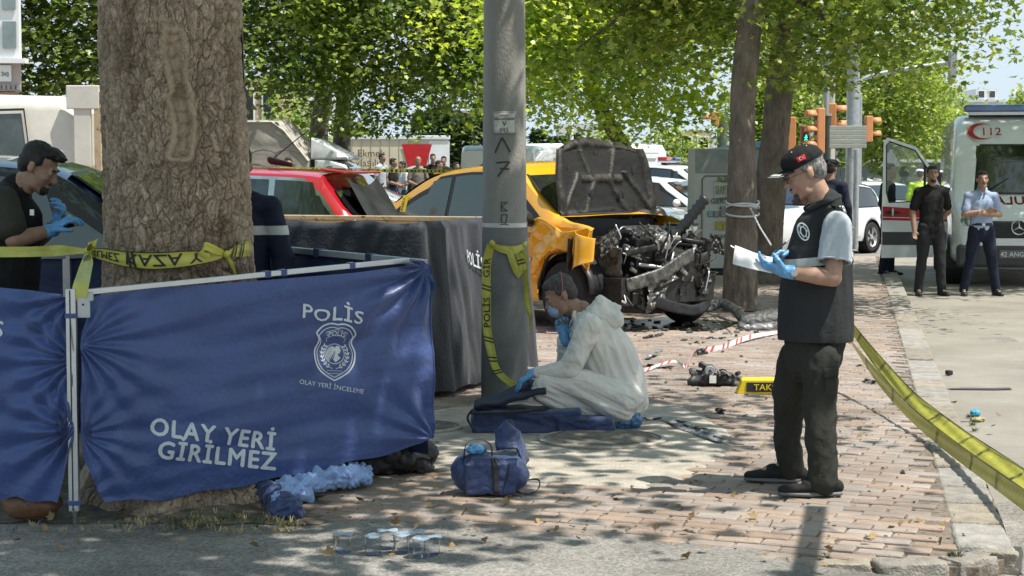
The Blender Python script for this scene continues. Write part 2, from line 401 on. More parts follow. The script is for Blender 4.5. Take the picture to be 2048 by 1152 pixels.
A = math.atan2(-.38, 1); ux, uy = math.cos(A), math.sin(A); vx, vy = -uy, ux
BL, BW, GAP = .205, .104, .008
bricks = []
for j in range(-60, 260):
    for i in range(-80, 110):
        a = (i + .5 * (j % 2)) * BL; b = j * BW + 6
        x = a * ux + b * vx; y = a * uy + b * vy
        if y < 7.2 or y > 25 or x < -3.2 or x > 6.5: continue
        px, py = proj((x, y, 0))
        if px < -60 or px > 2110 or py > 1180: continue
        if y > 14 and px < 1030: continue
        if y < front_y(x) + .0 or x > KX(y) - .31: continue
        if inpoly(x, y, soil) or inpoly(x, y, patch): continue
        if x < -1.1 and y < 10.2: continue
        bricks.append((y, x, px, py))
bricks.sort(key=lambda t: (not (0 < t[2] < 2048 and t[3] < 1152 and t[2] > 560), t[0]))
def brickv(bx, by, rz, tx, ty, dz, s=1.):
    h = .05; c, s_ = math.cos(rz), math.sin(rz); out = []
    for (ex, ey, ez) in ((0, 0, -h), (0, 0, -.006), (.006, .006, 0)):
        for sx, sy in ((-1, -1), (1, -1), (1, 1), (-1, 1)):
            lx = sx * ((BL - GAP) / 2 - ex) * s; ly = sy * ((BW - GAP) / 2 - ey)
            out.append((bx + lx * c - ly * s_, by + lx * s_ + ly * c, dz + ez + lx * tx + ly * ty))
    return out
BF = [(0, 1, 5, 4), (1, 2, 6, 5), (2, 3, 7, 6), (3, 0, 4, 7), (4, 5, 9, 8), (5, 6, 10, 9), (6, 7, 11, 10), (7, 4, 8, 11), (8, 9, 10, 11)]
bmes = []
for k in range(6):
    me = bpy.data.meshes.new('paver'); me.from_pydata(brickv(0, 0, 0, rnd.uniform(-.008, .008), rnd.uniform(-.02, .02), 0, rnd.uniform(.985, 1.)), [], BF); me.materials.append(m_brick); bmes.append(me)
for y, x, px, py in bricks[:300]:
    o = bpy.data.objects.new('paver', rnd.choice(bmes)); COL.objects.link(o); o.parent = pav
    o.location = (x + rnd.uniform(-.002, .002), y + rnd.uniform(-.002, .002), dip(x, y) + rnd.uniform(-.003, .003)); o.rotation_euler = (0, 0, A + rnd.uniform(-.022, .022))
vs, fs, tint = [], [], []
for y, x, px, py in bricks[300:]:
    b = len(vs); vs += brickv(x, y, A + rnd.uniform(-.02, .02), rnd.uniform(-.008, .008), rnd.uniform(-.016, .016), dip(x, y) + rnd.uniform(-.003, .003))
    fs += [tuple(q + b for q in f) for f in BF]; tint += [rnd.random()] * 12
me = bpy.data.meshes.new('pavers_beyond'); me.from_pydata(vs, [], fs)
at_ = me.attributes.new('tint', 'FLOAT', 'POINT'); at_.data.foreach_set('value', tint); me.materials.append(m_brick2)
link('paver_field', me, None, pav, kind='stuff')
# far paving: material only
mb = MB(); mb.add([(-14, 25, -.006), (KX(25) - .3, 25, -.006), (KX(34) - .3, 34, -.006), (-14, 34, -.006)], [(0, 1, 2, 3)])
mb.add([(-14, 12, -.008), (-.2, 12, -.008), (-.2, 25, -.008), (-14, 25, -.008)], [(0, 1, 2, 3)])
mb.build('far_paving', mat('far_paving_mix', (.35, .285, .24), .9, vs=9, var=.2, bump=.6, bs=40), parent=pav)
# --- kerb stones
m_kerb = mat('kerb_concrete', (.31, .277, .235), .9, vs=8, var=.2, bump=1., bs=80, rnd=.14)
y = 7.60
k = 0
while y < 33:
    Lk = rnd.uniform(.46, .56) if y < 14 else .98
    ang = math.atan(.19); cx, cy = KX(y + Lk / 2) - .13, y + Lk / 2
    low = max(0, 1 - (y - 7.5) / 1.6) * .008
    m = MB(); m.box((0, 0, -.11), (.25, Lk - .012, .22)); me = remesh(m, .022, 1); fold(me, wrinkle(.007, 11, ridge=False, seed=y)); o = link('kerb_stone', me, m_kerb, pav, True, world=False)
    o.location = (cx, cy, .004 - low + rnd.uniform(-.004, .004)); o.rotation_euler = (rnd.uniform(-.01, .01), rnd.uniform(-.02, .02), -ang + rnd.uniform(-.01, .01)); y += Lk
# broken concrete edging along the front corner
pts = [gr(1640, 1118), gr(1760, 1120), gr(1850, 1112), gr(1935, 1098), gr(1995, 1075)]
for i, (x, y, L_, w_, a_) in enumerate([(1.32, 7.42, .34, .10, -.12), (1.66, 7.42, .30, .13, .06), (1.93, 7.52, .22, .14, .55), (2.1, 7.66, .17, .18, 1.2), (.95, 7.51, .38, .07, -.2), (.55, 7.62, .4, .05, -.2)]):
    m = MB(); m.box((0, 0, 0), (L_, w_, .1)); me = remesh(m, .012, 3); fold(me, wrinkle(.012, 14, ridge=False, seed=i))
    o = link('kerb_fragment', me, m_kerb, pav, True, world=False); o.location = (x, y, -.072); o.rotation_euler = (0, 0, a_)
# --- concrete apron round the manholes
m_conc = mat('patch_concrete', (.44, .395, .33), .92, vs=5, var=.22, bump=1.2, bs=90)
cx = sum(p[0] for p in patch) / len(patch); cy = sum(p[1] for p in patch) / len(patch)
edge = [Vector((p[0], p[1], 0)) for p in patch] + [Vector((patch[0][0], patch[0][1], 0))]
edge = catmull(edge, 8)[:-1]
mb = MB(); rings = 12; vs = []
for r_ in range(1, rings + 1):
    for i, p in enumerate(edge):
        t = r_ / rings * (1.04 + .05 * noise.noise(p * 5 + Vector((3, 0, 0)))) ; x = cx + (p.x - cx) * t; y = cy + (p.y - cy) * t
        vs.append((x, y, .006 + .006 * noise.noise(Vector((x * 4, y * 4, 0))) - (.022 if r_ == rings else 0)))
vs.append((cx, cy, .006)); n = len(edge)
fs = [((r_) * n + i, r_ * n + (i + 1) % n, (r_ + 1) * n + (i + 1) % n, (r_ + 1) * n + i) for r_ in range(rings - 1) for i in range(n)] + [(len(vs) - 1, (i + 1) % n, i) for i in range(n)]
mb.add(vs, fs); mb.build('concrete_apron', m_conc, parent=pav, smooth=True)
def manhole(name, c, r, **k):
    t = empty(name, (c.x, c.y, .012), **k)
    m = MB(); m.lathe([(r * 1.12, -.02), (r * 1.12, .006), (r * 1.03, .012), (r * 1.03, -.004)], (0, 0, 0), 'Z', 48); m.build('frame', m_conc, t, world=False, smooth=True, ang=30)
    m = MB(); m.lathe([(r * 1.015, -.01), (r * 1.015, .006), (r * .96, .010), (.001, .010)], (0, 0, 0), 'Z', 48)
    m.build('cover', mat('cast_iron', (.25, .225, .19), .75, .1, vs=14, var=.3, bump=.5), t, world=False)
    m = MB(); s_ = r / 9
    for i in range(-8, 9):
        half = math.sqrt(max(0, (r * .9) ** 2 - (i * s_) ** 2))
        if half > .03:
            m.box((0, i * s_, .013), (2 * half, s_ * .42, .008)); 
    m.build('cover_ribs', MATS['cast_iron'], t, world=False, kind='stuff')
g = gr(1205, 882); manhole('manhole_cover', g, .34, label='round ribbed manhole cover in the concrete beside the kneeling man', cat='manhole cover', group='manhole covers')
g = gr(838, 858); manhole('manhole_cover', g, .24, label='small round manhole cover half hidden by the blue screen edge', cat='manhole cover', group='manhole covers')
# --- soil round the big tree
mb = MB()
def sf(u, v):
    x = -5 + 4.12 * u; y = 8.24 - .1 * u + 1.5 * v; x += .05 * noise.noise(Vector((v * 8, 0, 0))) * u; y += .04 * noise.noise(Vector((u * 20, 5, 0))) * (1 - v)
    e = min(1, 6 * v, 8 * (1 - u)); return (x, y, -.012 + e * (.02 + .03 * noise.noise(Vector((x * 3, y * 3, 0))) + .012 * noise.noise(Vector((x * 11, y * 11, 0)))))
mb.grid(sf, 110, 50); mb.build('soil_bed', mat('dry_soil', (.17, .135, .10), .95, vs=9, var=.35, bump=1.2, bs=70), smooth=True, kind='structure')
# --- grass tufts
def tufts(name, pts, h, n, m, **k):
    vs, fs = [], []
    for (x, y, z, s) in pts:
        for _ in range(n):
            a = rnd.uniform(0, 2 * PI); l_ = h * s * rnd.uniform(.5, 1.2); b = rnd.uniform(.2, .9); r_ = rnd.uniform(0, .03) * s
            p = Vector((x + r_ * math.cos(a), y + r_ * math.sin(a), z)); d = Vector((math.cos(a) * b, math.sin(a) * b, 1)).normalized(); sd_ = Vector((-d.y, d.x, 0)).normalized() * .0022
            q = p + d * l_ * .6; e = q + (d + Vector((math.cos(a) * b, math.sin(a) * b, -.5))) * l_ * .35; i = len(vs)
            vs += [p - sd_, p + sd_, q + sd_ * .8, q - sd_ * .8, e]; fs += [(i, i + 1, i + 2, i + 3), (i + 3, i + 2, i + 4)]
    me = bpy.data.meshes.new(name); me.from_pydata([tuple(v) for v in vs], [], fs); return link(name, me, m, kind='stuff', **k)
m_grass = mat('grass_blade', (.10, .115, .045), .7, col2=(.07, .085, .035), vs=12)
m_dry = mat('dry_grass', (.42, .36, .19), .8, var=.25, vs=12)
pp = []
for _ in range(150):
    px = rnd.choice((rnd.uniform(240, 600), rnd.uniform(340, 600), rnd.uniform(0, 600))); g = gr(px, rnd.uniform(1030, 1066)); pp.append((g.x, g.y, 0, rnd.uniform(.4, 1.)))
tufts('grass', pp[:60], .05, 9, m_grass); tufts('dry_grass', pp[85:], .05, 12, m_dry)
pp = [(*gr(x, y, z).xy, z, s) for x, y, z, s in [(1900, 1112, -.03, .6), (1915, 1114, -.03, .7), (1945, 850, -.12, .8), (1938, 835, -.12, .8), (1950, 862, -.12, .7), (1990, 1085, -.08, .5), (1655, 1118, -.03, .4), (1640, 1122, -.03, .4)]]
tufts('weeds', pp, .05, 40, m_grass)
pp = []
for _ in range(90):
    t = rnd.random(); px = 1270 + 190 * t + rnd.gauss(0, 12); py = 955 - 75 * t + rnd.gauss(0, 7); g = gr(px, py); pp.append((g.x, g.y, -.01, rnd.uniform(.2, .5)))
tufts('dry_weeds', pp, .05, 14, m_dry)
pp = []
for _ in range(90):
    i = rnd.randrange(min(len(bricks), 700)); y_, x_ = bricks[i][0], bricks[i][1]; pp.append((x_ + ux * BL / 2 + rnd.uniform(-.01, .01), y_ + uy * BL / 2, -.012, rnd.uniform(.12, .3)))
tufts('joint_moss', pp, .035, 10, m_grass)
lv = np.array([tuple(gr(rnd.uniform(0, 2000), rnd.triangular(650, 1140, 1080))) for _ in range(170)]); LITTER = lv
# small litter: leaf bits, grit
mb = MB()
for _ in range(420):
    g = gr(rnd.uniform(650, 2000), rnd.uniform(640, 1100)); s = rnd.uniform(.003, .010)
    if g.x > KX(g.y) - .2 or g.y < front_y(g.x): continue
    mb.box((g.x, g.y, .003), (s * 1.6, s, s * .5), rnd.uniform(0, 3))
mb.build('grit', mat('dark_grit', (.10, .085, .07), .9), kind='stuff')
# ================================================================ TREES
def leaf_poly(n_l):
    if n_l == 5:
        P = [(0, 0), (.16, .02), (.42, .12), (.30, .30), (.52, .52), (.22, .56), (0, 1.), (-.22, .56), (-.52, .52), (-.30, .30), (-.42, .12), (-.16, .02)]
    else:
        P = [(0, 0), (.45, .3), (.22, .45), (0, 1.), (-.22, .45), (-.45, .3)]
    P = np.array([(x, y, -.28 * abs(x) - .10 * y * y) for x, y in P]); n = len(P)
    return P, [(0, i, i + 1) for i in range(1, n - 1)]
def leaves(name, cen, siz, m, parent, n_l=5, seed=1, droop=.5, tintf=None, world=True, **k):
    """one mesh of palmate leaves at the given centres"""
    r = np.random.default_rng(seed); N = len(cen); P, T = leaf_poly(n_l)
    az = r.uniform(0, 2 * np.pi, N); tl = r.normal(0.35, .5, N); rl = r.normal(0, .5, N); s = siz * r.uniform(.6, 1.25, N)
    d = np.stack([np.cos(az) * np.cos(tl), np.sin(az) * np.cos(tl), -np.sin(tl) * 1.0], 1)
    u = np.stack([-np.sin(az), np.cos(az), np.zeros(N)], 1); nn = np.cross(u, d)
    u2 = u * np.cos(rl)[:, None] + nn * np.sin(rl)[:, None]; n2 = np.cross(u2, d)
    X = cen[:, None, :] + s[:, None, None] * (P[None, :, 0:1] * u2[:, None, :] + P[None, :, 1:2] * d[:, None, :] + P[None, :, 2:3] * n2[:, None, :])
    K = len(P); Tn = np.array(T); F = (Tn[None] + (np.arange(N) * K)[:, None, None]).reshape(-1)
    me = bpy.data.meshes.new(name); me.vertices.add(N * K); me.vertices.foreach_set('co', X.reshape(-1).astype(np.float32))
    nf = N * len(T); me.loops.add(nf * 3); me.loops.foreach_set('vertex_index', F.astype(np.int32)); me.polygons.add(nf)
    me.polygons.foreach_set('loop_start', np.arange(0, nf * 3, 3, dtype=np.int32)); me.update(calc_edges=True)
    t = r.uniform(0, 1, N) if tintf is None else tintf(cen, r)
    a = me.attributes.new('tint', 'FLOAT', 'POINT'); a.data.foreach_set('value', np.repeat(np.clip(t, 0, 1), K).astype(np.float32))
    return link(name, me, m, parent, kind='stuff', world=world, **k)
def crown_points(c, rad, ncl, per, seed, cr=.55, shell=.45, low=None):
    r = np.random.default_rng(seed); out = []
    d = r.normal(size=(ncl, 3)); d /= np.linalg.norm(d, axis=1)[:, None]
    rr = (shell + (1 - shell) * r.uniform(0, 1, ncl) ** .7)
    cc = d * rr[:, None] * np.array(rad) + np.array(c)
    cc += r.normal(0, .25, cc.shape)
    for q in cc:
        k = cr * r.uniform(.6, 1.4); p = r.normal(size=(per, 3)) * np.array([k, k, k * .38]) + q
        p[:, 2] -= .25 * ((p[:, 0] - q[0]) ** 2 + (p[:, 1] - q[1]) ** 2) / max(k, .1)
        out.append(p)
    p = np.concatenate(out)
    if low is not None: p = p[p[:, 2] > low]
    return p, cc
def limbs(mb, base, top, cc, r0, r1, n, seed):
    r = random.Random(seed); base, top = Vector(base), Vector(top)
    pick = sorted(cc.tolist(), key=lambda q: r.random())[:n]
    for q in pick:
        q = Vector(q); t = r.uniform(.55, 1); s = base.lerp(top, t); mid = s.lerp(q, .5) + Vector((r.uniform(-.3, .3), r.uniform(-.3, .3), r.uniform(0, .5)))
        pts = catmull([s, mid, q], 5); mb.tube(pts, [r1 * (1 - i / (len(pts) - 1)) * .55 + .012 for i in range(len(pts))], 6)
L_MID = leafmat('leaf_green', (.085, .15, .025), (.36, .41, .085), .46)
L_DARK = leafmat('leaf_deep_green', (.055, .10, .025), (.24, .31, .07), .42)
L_YEL = leafmat('leaf_yellow_green', (.13, .24, .028), (.60, .64, .10), .48)
L_CON = leafmat('conifer_green', (.02, .045, .015), (.07, .11, .035), .15)
m_bark2 = mat('plane_bark', (.22, .185, .15), .92, vs=9, col2=(.10, .08, .065), stretch=(1, 1, .4), bump=2.5, bs=40)
leaves('fallen_leaves', LITTER + np.array([0, 0, .012]), .045, mat('dry_leaf', (.30, .20, .09), .8, var=.3, vs=3), None, 5, 77)
# --- the big plane tree: bark plates modelled as relief
TC = Vector((-1.655, 8.95, 0))
def vor(X, Y, seed, jit=.85):
    """F1 distance, gap to the second cell and cell id on a jittered grid"""
    xi, yi = np.floor(X), np.floor(Y); f1 = np.full(X.shape, 9.); f2 = f1.copy(); cid = np.zeros(X.shape)
    for dx in (-1, 0, 1):
        for dy in (-1, 0, 1):
            gx, gy = xi + dx, yi + dy
            h = np.sin(gx * 127.1 + gy * 311.7 + seed) * 43758.5453; h1 = h - np.floor(h)
            g2 = np.sin(gx * 269.5 + gy * 183.3 + seed * 1.7) * 28461.23; h2 = g2 - np.floor(g2)
            d = np.hypot(gx + .5 + jit * (h1 - .5) - X, gy + .5 + jit * (h2 - .5) - Y)
            nf2 = np.minimum(np.maximum(d, f1), f2); cid = np.where(d < f1, h1, cid); f1 = np.minimum(f1, d); f2 = nf2
    return f1, f2 - f1, cid
def fbm(X, Y, seed, o=4):
    out = 0; a = 1
    for i in range(o):
        x, y = X * 2 ** i + seed * 7.3, Y * 2 ** i - seed * 3.1
        x0, y0 = np.floor(x), np.floor(y); fx, fy = x - x0, y - y0; fx = fx * fx * (3 - 2 * fx); fy = fy * fy * (3 - 2 * fy)
        def h(a_, b_):
            q = np.sin(a_ * 12.9898 + b_ * 78.233 + seed) * 43758.5453; return q - np.floor(q)
        v = (h(x0, y0) * (1 - fx) + h(x0 + 1, y0) * fx) * (1 - fy) + (h(x0, y0 + 1) * (1 - fx) + h(x0 + 1, y0 + 1) * fx) * fy
        out = out + a * (v - .5); a *= .5
    return out
NA, NZ = 560, 620
th = np.linspace(-PI * 1.12, .12 * PI, NA); zz = np.concatenate([np.linspace(-.06, 2.75, NZ)])   # the side the street sees, finely
TH, ZZ = np.meshgrid(th, zz)
rad = np.interp(ZZ, [-.06, .05, .15, .35, .6, 1.0, 1.5, 2.0, 2.75], [.62, .56, .50, .45, .415, .385, .362, .352, .345])
flare = np.interp(ZZ, [0, .5], [1, 0]); rad = rad + flare * .06 * np.sin(TH * 3 + .8) + flare * .03 * np.sin(TH * 7)
rad = rad + .012 * fbm(TH * 1.2, ZZ * 1.0, 3) * 2
U = TH * .37; wx = .030 * fbm(U * 22, ZZ * 16, 5); wy = .06 * fbm(U * 16, ZZ * 12, 8)
rough_side = np.clip((TH + 1.35) * 2.2, 0, 1) * .9                       # right side has thicker plates
f1, e1, c1 = vor((U + wx) * 24, (ZZ + wy) * 13, 2.)
f1b, e2, c2 = vor((U + wx * 1.5) * 44, (ZZ + wy * 1.4) * 27, 9.)
f1c, e3, c3 = vor((U + wx) * 11, (ZZ + wy) * 5, 4.)
crack = np.clip(e1 / .20, 0, 1) ** .55; crack2 = np.clip(e2 / .25, 0, 1) ** .7; crack3 = np.clip(e3 / .10, 0, 1) ** .6
zone = np.clip(.5 + 1.8 * fbm(U * 1.6 + 3, ZZ * 1.1, 21, 3), 0, 1); rad = rad + .02 * fbm(U * 2.4, ZZ * 1.6, 31, 3)
disp = .016 * (crack - 1) * (.35 + .9 * zone + .7 * rough_side) + .009 * (crack2 - 1) * (1.2 - zone) + .012 * (crack3 - 1) + .0025 * (c1 - .5) * crack - .006 * f1 + .006 * fbm(U * 50, ZZ * 34, 1) + .006 * rough_side * (c3 - .3)
# the old wound: a long slot with a rolled rim
sx_ = {.0: 0}
zc = [1.50, 1.62, 1.75, 1.86, 1.95, 2.05, 2.12, 2.2, 2.3, 2.36]
pxl = [352, 362, 366, 360, 350, 362, 360, 352, 348, 350]; pxr = [378, 384, 388, 386, 384, 384, 376, 374, 378, 372]
zc = [(342 - y) * (8.95 - .36) / FPX + CH for y in (312, 280, 250, 218, 198, 184, 168, 130, 100, 68)]
def th_of(px):
    X = (px - 1024) / FPX * (8.95 - .36) - TC.x; return math.asin(max(-1, min(1, X / .357)))
tl_ = np.interp(zz, zc, [th_of(p) for p in pxl]) - PI / 2; tr_ = np.interp(zz, zc, [th_of(p) for p in pxr]) - PI / 2
mid = (tl_ + tr_) / 2; half = (tr_ - tl_) / 2
q = np.abs(TH - mid[:, None]) / half[:, None]; dist = (q - 1) * half[:, None] * .36
zt, zb_ = zc[-1], zc[0]
dz_ = np.maximum(ZZ - zt, zb_ - ZZ); dist = np.where(dz_ > 0, np.hypot(np.maximum(dist, 0), dz_), np.maximum(dist, dz_))
inside = np.clip(-dist / .006, 0, 1); rim = np.exp(-((dist - .020) / .016) ** 2) * (1 - inside) * (.75 + .5 * fbm(U * 12, ZZ * 9, 41))
wood = -.014 - .006 * (np.abs(np.sin(ZZ * 46 + 2 * fbm(U * 10, ZZ * 4, 2))) > .96) + .002 * fbm(U * 90, ZZ * 15, 6)
slot = (np.abs(ZZ - zc[5] - .0) < .022) * -.02
keep = 1 - np.clip(inside + rim, 0, 1)
disp = disp * keep + inside * (wood * 1.5 + slot) + rim * (.022 + .005 * np.abs(np.sin(ZZ * 95 + U * 60)))
Rr = rad + disp
X = TC.x + Rr * np.cos(TH) + .03 * (ZZ - 1) * -.6; Yy = TC.y + Rr * np.sin(TH)
co = np.stack([X, Yy, ZZ], 2).reshape(-1, 3)
idx = np.arange(NA * NZ).reshape(NZ, NA); qd = np.stack([idx[:-1, :-1], idx[:-1, 1:], idx[1:, 1:], idx[1:, :-1]], 2).reshape(-1, 4)
# back side and upper trunk: coarse
vs = [tuple(c) for c in co]; me = bpy.data.meshes.new('trunk')
tree = empty('plane_tree', TC, label='massive plane tree with cracked grey bark and an old long wound, yellow tape round it', cat='tree')
me.vertices.add(len(co)); me.vertices.foreach_set('co', co.reshape(-1).astype(np.float32)); me.loops.add(qd.size); me.loops.foreach_set('vertex_index', qd.reshape(-1).astype(np.int32))
me.polygons.add(len(qd)); me.polygons.foreach_set('loop_start', np.arange(0, qd.size, 4, dtype=np.int32)); me.update(calc_edges=True)
fis = np.clip(np.minimum(np.minimum(crack, crack2 * .6 + .4), crack3), 0, 1)
age = np.clip((.45 + .55 * fis) * (.62 + .9 * fbm(U * 2.2, ZZ * 1.2, 12, 5) + .35 * (c1 - .5) + .25 * rough_side - .25 - .3 * np.exp(-((TH + 2.05) / .10) ** 2) * (ZZ > 1.55)), 0, 1)
a = me.attributes.new('age', 'FLOAT', 'POINT'); a.data.foreach_set('value', age.reshape(-1).astype(np.float32))
a = me.attributes.new('wound', 'FLOAT', 'POINT'); a.data.foreach_set('value', np.clip(inside * .3 + rim * .85, 0, 1).reshape(-1).astype(np.float32))
m_bark = mat('old_bark', (.35, .285, .22), .92, vs=30, var=.2, bump=.8, bs=120)
n = m_bark.node_tree.nodes; l = m_bark.node_tree.links; bs_ = n['Principled BSDF']
old = bs_.inputs['Base Color'].links[0].from_socket
aa = n.new('ShaderNodeAttribute'); aa.attribute_name = 'age'; rp = n.new('ShaderNodeValToRGB')
rp.color_ramp.elements[0].color = (.34, .27, .22, 1); rp.color_ramp.elements[1].color = (1.35, 1.28, 1.2, 1); rp.color_ramp.elements[0].position = .1; rp.color_ramp.elements[1].position = .75
l.new(aa.outputs['Fac'], rp.inputs[0]); mx = n.new('ShaderNodeMix'); mx.data_type = 'RGBA'; mx.blend_type = 'MULTIPLY'; mx.inputs[0].default_value = 1; l.new(old, mx.inputs[6]); l.new(rp.outputs[0], mx.inputs[7])
ab = n.new('ShaderNodeAttribute'); ab.attribute_name = 'wound'; mx2 = n.new('ShaderNodeMix'); mx2.data_type = 'RGBA'; mx2.inputs[7].default_value = (.40, .31, .21, 1)
l.new(ab.outputs['Fac'], mx2.inputs[0]); l.new(mx.outputs[2], mx2.inputs[6]); l.new(mx2.outputs[2], bs_.inputs['Base Color'])
link('trunk', me, m_bark, tree, True)
mb = MB()
mb.grid(lambda u, v: (TC.x - .018 * (1.75 * v - .06 - .0 + .0) * 1.0 - .0 + .018 + .93 * interp(-.06 + 2.81 * v, [(-.06, .58), (.05, .54), (.35, .44), (1, .38), (2.75, .345)]) * math.cos(PI * u * .98 + .01), TC.y + interp(-.06 + 2.81 * v, [(-.06, .58), (.05, .54), (.35, .44), (1, .38), (2.75, .345)]) * math.sin(PI * u * .98 + .01), -.06 + 2.81 * v), 40, 30)
mb.tube([TC + Vector((-.02, 0, 2.7)), TC + Vector((-.05, 0, 3.6)), TC + Vector((.0, .1, 4.6))], [.345, .33, .36], 24)
for d in ((2.2, -1, 6.8), (-1.6, .6, 6.9), (1.0, 2.0, 7.2), (-.6, -2.2, 6.6), (3.2, .8, 6.2)):
    mb.tube(catmull([TC + Vector((0, .1, 4.3)), TC + Vector((d[0] * .45, d[1] * .45, 5.3)), TC + Vector(d)], 6), [.2 - .012 * i for i in range(13)], 10)
mb.build('limb', m_bark2, tree, smooth=True)
p, cc = crown_points((-.70, 8.2, 6.6), (3.05, 3.7, 2.3), 150, 95, 11, .50, .2, low=3.9)
leaves('crown', p, .16, L_MID, tree, 5, 3)
p3, c3_ = crown_points((2.55, 10.5, 6.5), (1.0, 1.1, 1.0), 34, 85, 15, .5, .2, low=4.6); leaves('crown', p3, .16, L_MID, tree, 5, 6); MB().tube(catmull([TC + Vector((0, .1, 4.4)), V(.6, 9.7, 5.9), V(2.7, 10.3, 6.4)], 6), [.14 - .009 * i for i in range(13)], 8).build('limb', m_bark2, tree, smooth=True)
p2, c2_ = crown_points((-3.6, 9.0, 6.9), (3.2, 4.2, 2.2), 85, 75, 12, .6, .2, low=4.4)
leaves('crown', p2, .16, L_MID, tree, 5, 4)
# --- the two trunks behind the standing man
def street_tree(name, base, top_pts, radii, crowns, m_leaf, label, nl=5, seed=1, barkm=None, leaf=.15, group=None, ncl=90, per=110, limbn=14, tintf=None, low=None, shell=.45, cr=.55):
    t = empty(name, base, label=label, cat='tree', group=group)
    pts = catmull([Vector(p) for p in top_pts], 8); rr = [interp(i / (len(pts) - 1), [(j / (len(radii) - 1), r_) for j, r_ in enumerate(radii)]) for i in range(len(pts))]
    mb = MB(); mb.tube(pts, rr, 22); me = mb.mesh('trunk')
    bm = bmesh.new(); bm.from_mesh(me); bmesh.ops.subdivide_edges(bm, edges=bm.edges, cuts=(6 if base[1] < 27 else 2), use_grid_fill=True); bmesh.ops.recalc_face_normals(bm, faces=bm.faces); bm.to_mesh(me); bm.free()
    fold(me, lambda c, n_: .012 * (1 - 2.4 * abs(noise.noise(Vector((c.x * 16 + seed, c.y * 16, c.z * 5))))) + .025 * noise.noise(Vector((c.x * 2, c.y * 2, c.z * 1.1 + seed))))
    link('trunk', me, barkm or m_bark2, t, True)
    allc = []
    for i, (c, rad_) in enumerate(crowns):
        p, cc = crown_points(c, rad_, ncl, per, seed * 10 + i, cr, shell, low=low)
        leaves('crown', p, leaf, m_leaf, t, nl, seed * 7 + i, tintf=tintf); allc.append(cc)
    if limbn:
        mb = MB(); limbs(mb, pts[len(pts) // 3], pts[-1], np.concatenate(allc), radii[0], radii[-1], limbn, seed); mb.build('branches', m_bark2, t, smooth=True, kind='stuff')
    return t
G_ST = 'street trees behind the accident'
def yel(cen, r): 
    z = cen[:, 2]; n_ = np.array([noise.noise(Vector((c[0] * .9, c[1] * .9, c[2] * .9))) for c in cen]); return .45 + .9 * n_ + r.uniform(-.25, .25, len(cen))
b1 = gr(1481, 622); street_tree('street_tree', b1, [b1, at(1483, 420, 20.6), at(1486, 200, 20.6), at(1500, 0, 20.6), at(1500, -260, 20.6)], [.205, .155, .15, .135, .12],
    [((3.95, 21.0, 5.25), (2.45, 1.9, 2.3)), ((1.6, 21.8, 4.95), (1.4, 1.5, 2.05))], L_MID, 'plane tree with pale plastic straps wound round its trunk, behind the notepad', seed=3, ncl=110, per=190, leaf=.092, cr=.42, low=2.5)
b2 = gr(1530, 566); street_tree('street_tree', b2, [b2, at(1538, 420, 25.5), at(1556, 200, 25.3), at(1583, 0, 25.2), at(1600, -240, 25.2)], [.25, .20, .185, .165, .14],
    [((3.95, 25.0, 5.1), (1.2, 1.3, 2.1)), ((5.0, 25.5, 6.1), (2.0, 1.9, 2.3))], L_MID, 'darker leaning plane trunk right behind the strapped one', seed=5, ncl=80, per=170, leaf=.095, cr=.4, low=2.7)
b3 = Vector((-6.5, 32.5, -.1)); street_tree('street_tree', b3, [b3, b3 + V(0, 0, 2), b3 + V(.1, 0, 4), b3 + V(0, 0, 6)], [.2, .17, .15, .1], [((-7.9, 32, 6.9), (3.4, 2.2, 4.3))], L_DARK, 'dark green plane tree behind the old white lorry', seed=7, ncl=190, per=160, leaf=.13, low=2.3, cr=.6)
b4 = Vector((-3.95, 43, -.13)); street_tree('street_tree', b4, [b4, b4 + V(-.1, 0, 2.4), b4 + V(0, 0, 4), b4 + V(.1, 0, 6.6)], [.25, .2, .18, .12], [((-2.9, 39.5, 6.25), (2.6, 2.3, 3.9)), ((-.1, 39.5, 6.5), (2.2, 2.2, 3.5))], L_MID, 'bushy plane tree hanging low over the grey tarpaulin lorry', seed=9, ncl=170, per=190, leaf=.125, low=2.35, cr=.6, tintf=lambda c, r: yel(c, r) * .8 + .1)
b5 = Vector((-4.65, 44, -.13)); street_tree('street_tree', b5, [b5, b5 + V(-.05, 0, 2.6), b5 + V(.1, 0, 4), b5 + V(0, 0, 6.6)], [.25, .22, .2, .12], [((-5.7, 41, 7.1), (3.2, 2.3, 3.8))], L_DARK, 'dark plane tree beside the big trunk, above the lorry roof', seed=11, ncl=170, per=180, leaf=.125, low=3.3, cr=.6)
b7 = Vector((11.3, 27, -.1)); street_tree('street_tree', b7, [b7, b7 + V(0, 0, 2), b7 + V(-.2, 0, 4), b7 + V(-.5, 0, 6)], [.2, .17, .15, .1], [((9.4, 27.6, 6.9), (3.6, 3.4, 1.9))], L_MID, 'street tree beyond the right edge shading the ambulance', seed=41, ncl=110, per=75, leaf=.17, low=5.0)
b6 = Vector((2.3, 29.5, -.13)); street_tree('street_tree', b6, [b6, b6 + V(-.3, 0, 1.7), b6 + V(-.9, 0, 2.9), b6 + V(-1.3, 0, 4.6)], [.14, .12, .11, .08], [((1.75, 28.4, 4.55), (2.1, 1.9, 2.35))], L_YEL, 'bright yellow-green sunlit tree above the raised taxi bonnet', seed=13, ncl=130, per=190, leaf=.10, low=2.0, tintf=yel)
